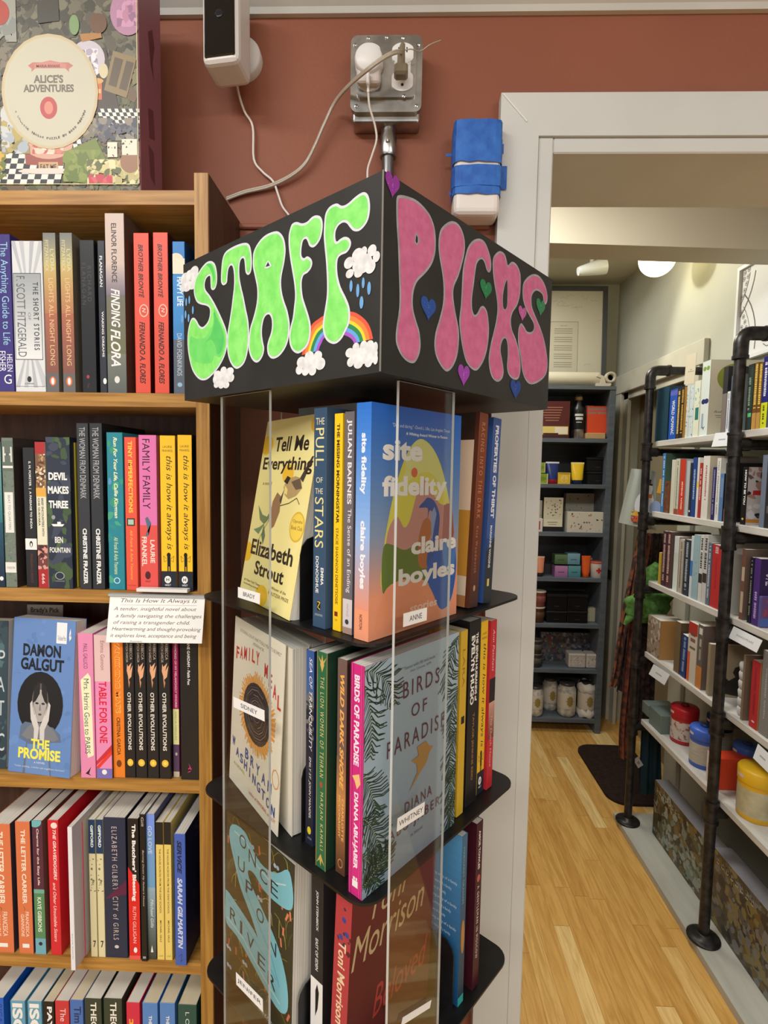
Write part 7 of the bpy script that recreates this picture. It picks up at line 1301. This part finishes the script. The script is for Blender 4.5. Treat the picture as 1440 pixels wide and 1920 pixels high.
rbook(2, 1238.5, 1245.5, 996, (70, 46, 54), V('DICTIONARY', (190, 160, 150), .25, .75), 'maroon spine with pale capitals, nearer the mustard sliver', grp=G3)
rbook(2, 1246.5, 1254, 997, (84, 50, 54), V('DICTIONARY', (200, 170, 160), .25, .75), 'maroon spine with pale capitals, beside the frosted white one', grp=G3, fcol=(90, 76, 70))
rbook(2, 1260, 1268.5, 1006, (200, 208, 206), [('g', 0, 0, 1, .7, (220, 230, 228), (190, 196, 190))], 'frosted white spine on the third board', grp=G3, fcol=(150, 140, 126))
rbook(2, 1269.5, 1277, 1012, (176, 168, 154), V('ESSAYS', (110, 100, 90)), 'beige spine beside the frosted white one', grp=G3)
rbook(2, 1278.5, 1289, 1012, (44, 52, 64), V('THE RIVER WITHIN', (170, 180, 190), .3, .7), 'dark slate spine with pale capitals on the third board', grp=G3)
rbook(2, 1290.5, 1295, 1005, (196, 206, 216), [('r', 0, .35, 1, .6, (60, 120, 190))], 'white spine with a blue band on the third board', grp=G3)
rbook(2, 1295.5, 1306.5, 1003, (146, 176, 186), [('n', .2, .3, .8, .8, [(100, 130, 150)], 6, .004, 3)], 'light blue spine with tiny marks', grp=G3, fcol=(140, 150, 150))
rbook(2, 1307, 1313.5, 1003, (200, 202, 200), V('SELECTED', (50, 50, 50), .2, .8, .5, .95) + [('r', 0, .28, 1, .42, (50, 44, 44))], 'white and black spine, first of the striped pair', grp=G3)
rbook(2, 1314, 1321.5, 1003, (190, 192, 190), V('SELECTED', (50, 50, 50), .2, .8, .5, .95) + [('r', 0, .30, 1, .44, (60, 50, 50))], 'white and black spine, second of the striped pair', grp=G3)
rbook(2, 1322, 1328.5, 1018, (96, 108, 126), V('LETTERS', (200, 206, 216), .3, .7), 'grey-blue spine between striped and scarlet', grp=G3)
rbook(2, 1330, 1346, 1022, (180, 44, 46), V('100', (200, 170, 170), .3, .7, .86, .97) + [('r', .4, .3, .6, .8, (166, 34, 40))], 'wide scarlet spine on the third board', grp=G3, fcol=(90, 80, 76), d=.17)
rbook(2, 1347, 1352, 1060, (44, 40, 40), [('n', 0, 0, 1, 1, [(190, 186, 180)], 12, .004, 9)], 'low spotted dark spine beside the scarlet one', grp=G3)
rbook(2, 1353, 1361, 1014, (196, 198, 192), V('Notebooks', (60, 60, 60), .35, .6, .1, .5, ''), 'tall white spine against the near pole', grp=G3)
rbook(2, 1384, 1391, 1030, (120, 84, 72), [('r', .2, .1, .9, .4, (190, 176, 150)), ('r', .2, .55, .9, .75, (190, 176, 150))], 'brown spine with cream windows past the near pole', grp=G3, fcol=(110, 94, 84))
rbook(2, 1399.5, 1406, 1045, (30, 34, 50), V('SONNETS', (150, 150, 120), .3, .7), 'narrow midnight blue spine next to the purple one', grp=G3)
rbook(2, 1407.5, 1419, 1047, (72, 44, 120), V('SHAKES', (180, 160, 210), .3, .7, .1, .5), 'purple book whose cover faces the doorway', [('h', 'What', .25, .82, .7, .90, (206, 196, 220)), ('h', 'Shakes', .1, .70, .8, .78, (206, 196, 220)), ('h', 'Really', .1, .59, .75, .67, (206, 196, 220)), ('p', [(.4, .44), (.6, .40), (.9, .44), (.9, .36), (.4, .36)], (220, 200, 90))], (50, 34, 84), d=.17, grp=G3)
G4 = 'books on the fourth board of the pipe shelving'
rbook(3, 1212, 1235, 1158, (150, 136, 120), [('n', 0, 0, 1, 1, [(120, 90, 80), (176, 168, 150), (190, 180, 160)], 40, .012, 8)], 'thick mottled beige volume at the far end of the fourth board', grp=G4, fcol=(168, 128, 76), d=.11, hard=True)
rbook(3, 1262, 1272, 1166, (110, 92, 66), [], 'dull brown volume behind the mottled beige one', grp=G4, fcol=(84, 70, 50))
rbook(3, 1273, 1284, 1190, (30, 56, 110), V('A HISTORY', (140, 160, 200), .3, .7), 'deep blue paperback on the fourth board', grp=G4, fcol=(30, 34, 44), tilt=R(3))
rbook(3, 1286, 1302, 1168, (196, 190, 176), [('r', 0, .8, 1, 1, (170, 50, 40)), ('r', 0, 0, .3, .5, (206, 90, 60)), ('r', .25, .78, .8, .84, (120, 70, 60)), ('r', .25, .68, .8, .74, (130, 90, 80)), ('r', .2, .56, .85, .60, (110, 100, 92))], 'fat cream spine with orange-red ends', grp=G4)
rbook(3, 1303, 1313, 1172, (96, 90, 84), [('r', .2, .85, .8, .95, (210, 206, 196)), ('r', 0, 0, 1, .35, (190, 120, 60)), ('r', .35, .66, .7, .78, (170, 162, 152)), ('r', .35, .45, .7, .62, (150, 142, 134))], 'grey spine over an ochre foot on the fourth board', grp=G4, fcol=(110, 96, 90))
faceY = RY(1345, RZ[3], 1.1)
e = book('face-out beige book with a black seated silhouette by the near pole', (1.10, faceY, RZ[3] + .0005), R(-8), .02, .185, .145, (150, 136, 112), None, None, group=G4)
e.matrix_basis = Matrix.Translation((1.093, RY(1325, RZ[3], 1.093), RZ[3] + .0005)) @ Matrix.Rotation(R(-8), 4, 'Z') @ Matrix.Rotation(R(-90), 4, 'Z')
cv = [c for c in e.children if c.name.startswith('cover')][0]
mb = MB(); D = Dr(mb, (.0101, 0, 0), (0, 1, 0), (0, 0, 1), (1, 0, 0), .145, .185); D.run([('r', 0, 0, 1, 1, (150, 136, 112)), ('p', [(.2, .08), (.95, 0), (.95, .25), (.8, .36), (.74, .45), (.78, .55), (.68, .62), (.56, .58), (.52, .48), (.58, .40), (.44, .32), (.36, .38), (.30, .32), (.38, .2)], (44, 38, 38))]); mb.build('cover_print', cv)
rbook(3, 1387, 1391, 1228, (130, 116, 96), [], 'taupe spine past the near pole on the fourth board', grp=G4, fcol=(118, 100, 84), d=.19)
rbook(3, 1403, 1418, 1240, (176, 40, 50), [('e', .5, .1, .2, .014, (220, 190, 190))] + V('THE SWAN THIEVES', (140, 30, 40), .35, .65, .2, .9), 'crimson spine beside the grey book near the frame edge', grp=G4, fcol=(190, 140, 90))
rbook(3, 1421, 1438, 1222, (124, 122, 122), V('ONCE UPON A TIME', (170, 168, 168), .4, .6, .2, .8), 'tall mid-grey spine near the frame edge', grp=G4)
ct = thing('cup_stack', 'stack of white ribbed cups between the taupe and crimson books', 'cups', (1.12, RY(1393, RZ[3], 1.12), RZ[3] + .0003))
for i in range(6):
    mb = MB(); mb.lathe([(.013, 0), (.017, .004), (.019, .022), (.0165, .0285)], rgb((206, 206, 204), .35), (0, 0, i * .029), 20); mb.build('cup', ct)
# fifth board: canisters and boxes
def canister(lab, x, ybot_x, r_, h, body, lidc, pat, lvl=4, X=1.17, kind='canister', base=None, knob=True, seed=1):
    Y = RY(x, RZ[lvl], X); e = thing(kind, lab, 'canister', (X, Y, RZ[lvl] + .0003))
    mb = MB(); mb.lathe([(r_ * .97, 0), (r_, .002), (r_, .014), (r_, h * .70)], rgb(body, .4), (0, 0, 0), 32)
    mb.lathe([(r_ * 1.004, .016), (r_ * 1.006, .017), (r_ * 1.006, h * .60), (r_ * 1.004, h * .61)], pat, (0, 0, 0), 32); mb.build('body', e)
    mb = MB(); mb.lathe([(r_ * 1.03, h * .70 + .0002), (r_ * 1.04, h * .71), (r_ * 1.04, h * .93), (r_ * .98, h * .96), (r_ * .5, h * .985), (.004, h * .99)], rgb(lidc, .35), (0, 0, 0), 32)
    mb.build('lid', e)
    if knob: mb = MB(); mb.lathe([(.012, h * .985), (.016, h * 1.0), (.014, h * 1.04), (.004, h * 1.05)], rgb(tuple(int(c * .6) for c in lidc), .35), (0, 0, 0), 18); mb.build('knob', e)
    mb = MB(); n = 5
    for i in range(n):
        a0, a1 = math.pi + .25 - .1 * i, math.pi + .25 - .1 * (i + 1); rr_ = r_ * 1.045
        mb.face([(rr_ * math.cos(a0), rr_ * math.sin(a0), h * .79), (rr_ * math.cos(a1), rr_ * math.sin(a1), h * .79), (rr_ * math.cos(a1), rr_ * math.sin(a1), h * .85), (rr_ * math.cos(a0), rr_ * math.sin(a0), h * .85)], rgb((220, 200, 196), .5))
    mb.build('lid_print', e)
PATR = noisy('speckled_print', (196, 186, 176), (150, 90, 96), (1, 1, 1), 60, .5, 2, .52, .6); PATB = noisy('lined_print', (190, 186, 170), (166, 166, 156), (1, 1, 14), 30, .5, 2); PATY = noisy('mottled_print', (196, 190, 160), (176, 166, 126), (1, 1, 1), 30, .5, 3)
canister('red-lidded canister with a speckled body on the fifth board', 1281, 0, .050, .150, (170, 36, 44), (176, 30, 40), PATR)
canister('blue-lidded canister with a cream lined body in front', 1318, 0, .048, .150, (60, 96, 180), (66, 106, 206), PATB, X=1.15)
canister('dark blue canister standing behind the cream lined one', 1347, 0, .045, .150, (30, 46, 90), (36, 56, 120), PATB, X=1.27)
canister('blue canister standing just behind the near pole', 1398, 0, .044, .140, (60, 96, 170), (60, 96, 180), PATB, X=1.24)
canister('yellow canister with a mottled cream body at the frame edge', 1417, 0, .055, .165, (220, 170, 40), (226, 180, 40), PATY, X=1.15, knob=False)
def rbox(kind, lab, cat, x0, x1, ytop, col, lvl=4, X=1.10, dx=.12, ops=None, side=None, dz=0, bev=.002, rz=0):
    z = RZ[lvl] + dz; Y0 = RY(x0, z, X); Y1 = RY(x1, z, X); Ym = (Y0 + Y1) / 2; h = bis(lambda hh: ytop - proj((X, Ym, z + hh))[1], .01, .4); w = abs(Y0 - Y1)
    mb = MB(); mb.box(0, dx, -w / 2, w / 2, 0, h, rgb(col, .45), bev)
    if ops: Dr(mb, (-.0001, w / 2, 0), (0, -1, 0), (0, 0, 1), (-1, 0, 0), w, h).run(ops)
    if side: Dr(mb, (0, -w / 2 - .0001, 0), (1, 0, 0), (0, 0, 1), (0, -1, 0), dx, h).run(side)
    o = mb.build(kind, loc=(X, Ym, z + .0003)); return tag(o, lab, cat)
rbox('soap_box', 'grey-green box at the far end of the fifth board', 'box', 1203, 1215, 1318, (120, 132, 128), X=1.12, dx=.12)
rbox('soap_box', 'grey-green box in front of its twin, nearer the red canister', 'box', 1216, 1238, 1332, (104, 120, 116), X=1.10, dx=.10)
rbox('first_aid_box', 'orange box with a white end and red cross beside the near pole', 'box', 1323, 1341, 1414, (214, 70, 40), X=1.10, dx=.125, ops=[('r', 0, 0, 1, 1, (220, 206, 200)), ('r', .38, .2, .62, .8, (196, 60, 40)), ('r', .15, .38, .85, .62, (196, 60, 40))])
rbox('first_aid_box', 'dark orange box behind the one with the red cross', 'box', 1365, 1378, 1408, (170, 56, 36), X=1.235, dx=.12)
# shelf-edge label holders
def edgecard(lab, pts, txt, X=1.0815):
    P_ = [at(a, b, X=X) for a, b in pts]
    e = card('shelf_label', lab, [P_[0] - Vector((.004, 0, 0)), P_[1] - Vector((.004, 0, 0)), P_[2] - Vector((.012, 0, 0)), P_[3] - Vector((.012, 0, 0))], .001, rgb((222, 226, 230), .4), [('h', txt, .2, .42, .8, .58, (110, 112, 116))] if txt == 'SHAKESPEARE' else [('r', .3, .44, .68, .54, (160, 162, 166))])
    e['category'] = 'label'; e['group'] = 'white section labels clipped to the pipe shelving'
edgecard('white section label clipped under the top board beside the near pole', [(1345, 812), (1376, 809), (1376, 836), (1339, 838)], 'REFERENCE')
edgecard('white section label hanging below the third board past the near pole', [(1378, 1176), (1432, 1199), (1426, 1226), (1373, 1194)], 'SHAKESPEARE')
edgecard('white section label hanging below the fourth board far bay', [(1228, 1247), (1257, 1263), (1252, 1287), (1221, 1262)], 'POETRY')
edgecard('white section label at the frame edge above the yellow canister', [(1424, 1396), (1452, 1420), (1448, 1450), (1419, 1420)], 'DRAMA')
card('shelf_talker', 'pair of cream note cards clipped high at the far end of the top board', [at(1292, 664, X=1.10), at(1301, 663, X=1.10), at(1306, 717, X=1.10), at(1278, 722, X=1.10)], .002, rgb((214, 206, 182), .6), [('r', .3, .40, .9, .415, (110, 90, 70)), ('r', .5, .46, .68, .48, (140, 120, 96))])
# purple glass-like gift set
rbox('gift_box', 'small purple and red printed box in front of the purple book', 'box', 1419, 1425, 1118, (84, 84, 140), lvl=2, X=1.092, dx=.09, side=[('r', 0, 0, 1, 1, (96, 70, 120)), ('n', .05, .3, .95, .9, [(170, 50, 70), (150, 60, 90), (200, 180, 190)], 16, .010, 5), ('r', 0, .05, 1, .3, (70, 96, 170))])
# large game boxes on the base board
def gbox(lab, q0, q1, ytop, X, dx, cols, seed, title):
    z = .032; Y0 = RY(q0, z, X); Y1 = RY(q1, z, X); w = Y0 - Y1; h = bis(lambda hh: ytop - proj((X, Y0, z + hh))[1], .02, .6)
    e = thing('game_box', lab, 'box', (X, (Y0 + Y1) / 2, z)); mb = MB(); mb.box(0, dx, -w / 2, w / 2, 0, h, rgb((140, 140, 146), .45), .002)
    D = Dr(mb, (-.0002, w / 2, 0), (0, -1, 0), (0, 0, 1), (-1, 0, 0), w, h); D.run([('r', 0, 0, 1, 1, cols[0]), ('n', 0, 0, 1, 1, cols, 330, .022, seed), ('n', .2, .1, .9, .6, cols[-2:], 60, .016, seed + 1)] + [('l', [(.05 + j * .06 + .02 * (k % 2), .84 + .045 * ((k * 7 + j * 3) % 3)) for k in range(4)], .006, (190, 184, 170)) for j in range(8)]); mb.build('box', e)
gbox('large dark green and grey illustrated game box standing on the base board', 1223, 1326, 1461, 1.137, .06, [(70, 66, 44), (90, 92, 62), (50, 44, 34), (104, 84, 60), (120, 100, 50), (150, 156, 146), (120, 134, 120)], 61, 'PASTIMES')
gbox('large brown and gold illustrated game box nearest the frame edge', 1331, 1500, 1588, 1.13, .06, [(84, 74, 50), (110, 90, 44), (60, 54, 48), (96, 90, 80), (70, 60, 50), (130, 116, 70), (120, 120, 116)], 71, 'AMAZING')

# tea towel, puppet and scarves hanging at the far end of the shelving
tt = thing('tea_towel', 'white printed tea towel with a snowman hanging beside the far pole', 'towel', at(1195, 880, X=1.075))
mb = MB(); L4 = Vector(tt.location)
cs = [at(1184, 878, Y=2.52) - L4, at(1231, 884, Y=2.44) - L4, at(1231, 996, Y=2.44) - L4, at(1161, 980, Y=2.56) - L4]
N = 14; vs = []
for i in range(N + 1):
    u = i / N
    for j in range(N + 1):
        v = j / N; p = (cs[0] * (1 - u) + cs[1] * u) * (1 - v) + (cs[3] * (1 - u) + cs[2] * u) * v
        vs.append(p + Vector((0, .008 * math.sin(u * 14 + v), 0)))
mb.raw(vs, [(i * (N + 1) + j, (i + 1) * (N + 1) + j, (i + 1) * (N + 1) + j + 1, i * (N + 1) + j + 1) for i in range(N) for j in range(N)], rgb((170, 180, 172), .8), True)
mb.raw([p + Vector((0, .002, 0)) for p in vs], [(i * (N + 1) + j, i * (N + 1) + j + 1, (i + 1) * (N + 1) + j + 1, (i + 1) * (N + 1) + j) for i in range(N) for j in range(N)], rgb((170, 180, 172), .8), True)
ex = (cs[2] - cs[3]); ey = (cs[0] - cs[3]); n_ = ex.cross(ey).normalized()
D = Dr(mb, cs[3] + n_ * .011, ex.normalized(), ey.normalized(), n_, ex.length, ey.length, .8)
D.run([('e', .56, .42, .24, .24, (214, 220, 226)), ('e', .54, .68, .15, .13, (222, 228, 230)), ('r', .40, .76, .66, .79, (30, 28, 30)), ('r', .45, .79, .6, .86, (30, 28, 30)), ('p', [(.45, .58), (.7, .62), (.72, .55), (.6, .54), (.55, .4), (.48, .42), (.5, .55)], (214, 110, 50)), ('r', .8, .66, .96, .9, (226, 170, 50)), ('n', .30, .08, .72, .2, [(196, 60, 50), (214, 90, 60)], 14, .012, 3), ('n', .28, .19, .72, .28, [(226, 170, 50), (230, 190, 90)], 14, .012, 4), ('e', .85, .4, .14, .12, (150, 170, 210))])
mb.build('cloth', tt)
def drape(name, lab, cat, path, wid, mat, seed, fold=5, y_=None):
    rn = random.Random(seed); mb = MB(); P_ = cspline(path, 5); n = len(P_); m = 12; vs = []
    o = P_[0].copy()
    for i, p in enumerate(P_):
        w = wid[0] + (wid[1] - wid[0]) * i / (n - 1)
        for j in range(m + 1):
            u = j / m; vs.append(p - o + Vector(((u - .5) * w, .014 * math.sin(u * fold * 3.1 + i * .15 + seed), 0)))
    fs = [(i * (m + 1) + j, i * (m + 1) + j + 1, (i + 1) * (m + 1) + j + 1, (i + 1) * (m + 1) + j) for i in range(n - 1) for j in range(m)]
    mb.raw(vs, fs, mat, True); mb.raw([v + Vector((0, .003, 0)) for v in vs], [f[::-1] for f in fs], mat, True)
    ob = mb.build(name, loc=o); return tag(ob, lab, cat, 'scarves hanging at the far end of the shelving')
SC1 = noisy('orange_patterned_silk', (128, 76, 52), (60, 42, 38), (1, 1, 1), 34, .6, 4, .45, .55); SC2 = noisy('dark_floral_silk', (70, 50, 46), (34, 28, 32), (1, 1, 1), 40, .6, 4, .45, .55); SC3 = noisy('rust_scarf', (128, 72, 50), (84, 50, 42), (1, 1, 1), 30, .7, 4, .45, .55)
drape('scarf', 'orange and yellow patterned scarf, the one ending highest near the cabinet', 'scarf', [at(1206, 985, Y=2.62), at(1190, 1075, Y=2.62), at(1172, 1170, Y=2.62), at(1160, 1260, Y=2.62), at(1153, 1288, Y=2.62)], (.02, .07), SC1, 1)
drape('scarf', 'dark floral scarf hanging beside the far pole', 'scarf', [at(1214, 1000, Y=2.56), at(1196, 1110, Y=2.56), at(1180, 1200, Y=2.56), at(1168, 1296, Y=2.56)], (.03, .07), SC2, 2)
drape('scarf', 'long rust-coloured scarf reaching almost to the mat', 'scarf', [at(1212, 1000, Y=2.50), at(1192, 1130, Y=2.50), at(1180, 1260, Y=2.50), at(1172, 1360, Y=2.50), at(1172, 1422, Y=2.50)], (.05, .06), SC3, 3)
drape('scarf', 'wide dark patterned scarf behind the far pole', 'scarf', [at(1222, 1000, Y=2.53), at(1215, 1130, Y=2.53), at(1208, 1260, Y=2.53), at(1205, 1370, Y=2.53)], (.10, .09), SC2, 4, 8)
drape('scarf', 'dark teal scarf hanging low behind the fifth board', 'scarf', [at(1222, 1330, Y=2.56), at(1221, 1380, Y=2.56), at(1220, 1440, Y=2.56), at(1220, 1490, Y=2.56)], (.10, .10), rgb((20, 52, 66), .7), 5)
card('price_tag', 'small white price tag dangling from the long rust-coloured scarf', [at(1187, 1424, Y=2.485), at(1197, 1419, Y=2.485), at(1206, 1434, Y=2.485), at(1197, 1441, Y=2.485)], .001, rgb((206, 206, 202), .5), [('r', .3, .3, .7, .6, (150, 150, 146))], cat='tag')
# green plush bag
gp = thing('plush_toy', 'bright green plush hand puppet hanging behind the fourth board', 'toy', at(1216, 1138, Y=2.46)); L5 = Vector(gp.location)
GRN = noisy('green_plush', (66, 110, 50), (100, 150, 76), (1, 1, 1), 60, .9, 4, bump=.4, bscale=200)
bm = bmesh.new(); bmesh.ops.create_icosphere(bm, subdivisions=4, radius=1)
for v in bm.verts:
    c = v.co; r_ = 1 + .10 * math.sin(4 * c.x + 1) * math.cos(5 * c.z) + .06 * math.sin(9 * c.z + 3 * c.x)
    x, y, z = c.x * r_, c.y * r_, c.z * r_; v.co = Vector((x * .105 * (1 + .2 * z), y * .035, z * .075 + x * .012))
bm.verts.index_update(); mb = MB(); mb.raw([v.co.copy() for v in bm.verts], [[v.index for v in f.verts] for f in bm.faces], GRN, True); bm.free(); mb.build('head', gp)
for sx in (-1, 1):
    mb = MB(); mb.tube([(sx * .05, 0, -.03), (sx * .085, .0, -.055), (sx * .105, 0, -.085)], [.022, .018, .006], GRN, 12); mb.build('arm', gp)
mb = MB(); mb.tube([(0, 0, .05), (.01, 0, .11), (.012, 0, .17), (.03, 0, .20)], [.02, .026, .032, .014], GRN, 14); mb.build('tail', gp)
mb = MB(); bm = bmesh.new(); bmesh.ops.create_icosphere(bm, subdivisions=2, radius=.006); mb.raw([v.co + Vector((.03, -.03, -.005)) for v in bm.verts], [[v.index for v in f.verts] for f in bm.faces], rgb((20, 24, 20), .3), True); bm.free(); mb.build('eye', gp)
# dark mat, strike plate, framed print and lamps
mb = MB(); mb.prism(rr(1.05, 2.56, 1.375, 3.14, .09, 8), .0005, .012, RUG); tag(mb.build('floor_mat'), 'dark brown mat with rounded corners on the oak floor', 'mat')
mb = MB(); mb.box(RX - .032, RX - .0225, 3.515, 3.555, .93, .99, rgb((34, 32, 30), .4), .002); tag(mb.build('strike_plate'), 'small black strike plate on the cream door casing', 'latch plate')
pf = thing('framed_print', 'white framed black line print of a mandala above the pipe shelving', 'picture', (RX - .002, 2.06, 2.075))
mb = MB(); w, h = .56, .385
mb.box(-.024, -.006, -.28, .28, 0, .014, rgb((222, 224, 226), .4)); mb.box(-.024, -.006, -.28, .28, h - .014, h, rgb((222, 224, 226), .4)); mb.box(-.024, -.006, .266, .28, .014, h - .014, rgb((222, 224, 226), .4)); mb.box(-.024, -.006, -.28, -.266, .014, h - .014, rgb((222, 224, 226), .4)); mb.build('frame', pf)
mb = MB(); mb.box(-.012, -.001, -.266, .266, .014, h - .014, rgb((216, 218, 220), .6))
D = Dr(mb, (-.0122, .266, .014), (0, -1, 0), (0, 0, 1), (-1, 0, 0), .532, h - .028, .6, clip=True); LN = (84, 76, 78); ops = []
for cx_, cy2, r0, r1 in ((-.30, .16, .27, .235), (-.32, 1.02, .26, .225)):
    def arc(r_): return [(cx_ + r_ * math.cos(R(a)) / .532, cy2 + r_ * math.sin(R(a)) / .357) for a in range(-80, 81, 8)]
    ops += [('l', [p for p in arc(r0) if p[0] > 0 and 0 <= p[1] <= 1], .006, LN), ('l', [p for p in arc(r1) if p[0] > 0 and 0 <= p[1] <= 1], .003, LN)]
    for rr_ in (.215, .19, .165):
        for a in range(-80, 81, 7):
            x, y = cx_ + rr_ * math.cos(R(a + rr_ * 90)) / .532, cy2 + rr_ * math.sin(R(a + rr_ * 90)) / .357
            if x > .02 and .02 < y < .98: ops += [('e', x, y, .0095 / .532, .0095 / .357, LN), ('e', x, y, .0075 / .532, .0075 / .357, (216, 218, 220)), ('e', x, y, .0052 / .532, .0052 / .357, (110, 104, 104))]
ops += [('l', [(.36, .1), (.36, .9)], .002, LN), ('l', [(.40, .12), (.40, .88), (.8, .88)], .002, LN), ('l', [(.30, .08), (.34, .04), (.4, .06), (.37, .15)], .003, LN), ('l', [(.9, .1), (.5, .1)], .002, LN)]
D.run(ops); mb.build('print', pf)
lp = thing('globe_lamp', 'glowing round ceiling lamp in the back room', 'lamp', (1.2, 2.71, 2.84))
mb = MB(); mb.lathe([(.055, -.001), (.055, -.015), (.015, -.02), (.015, -.115), (.04, -.122)], rgb((200, 190, 160), .4), (0, 0, 0), 24); mb.build('base', lp)
mb = MB(); prf = [(max(.001, (.083) * math.sin(R(a))), -.198 + .083 * math.cos(R(a))) for a in range(25, 181, 8)]; mb.lathe(prf, emis((255, 236, 180), 6), (0, 0, 0), 32); mb.build('globe', lp)
l2 = thing('spot_lamp', 'small white cone ceiling spotlight beside the glowing globe', 'lamp', (1.02, 3.1, 2.84))
mb = MB(); mb.tube([(0, 0, 0), (0, 0, -.085)], .01, rgb((206, 206, 200), .4), 12); mb.build('stem', l2)
MQ = Matrix.Translation((0, 0, -.105)) @ Matrix.Rotation(R(78), 4, 'Y'); t_ = MB(); t_.lathe([(.022, -.075), (.026, -.06), (.042, .05), (.044, .075)], rgb((216, 222, 220), .35), (0, 0, 0), 24); t_.v = [tuple(MQ @ Vector(v)) for v in t_.v]; t_.build('shade', l2)
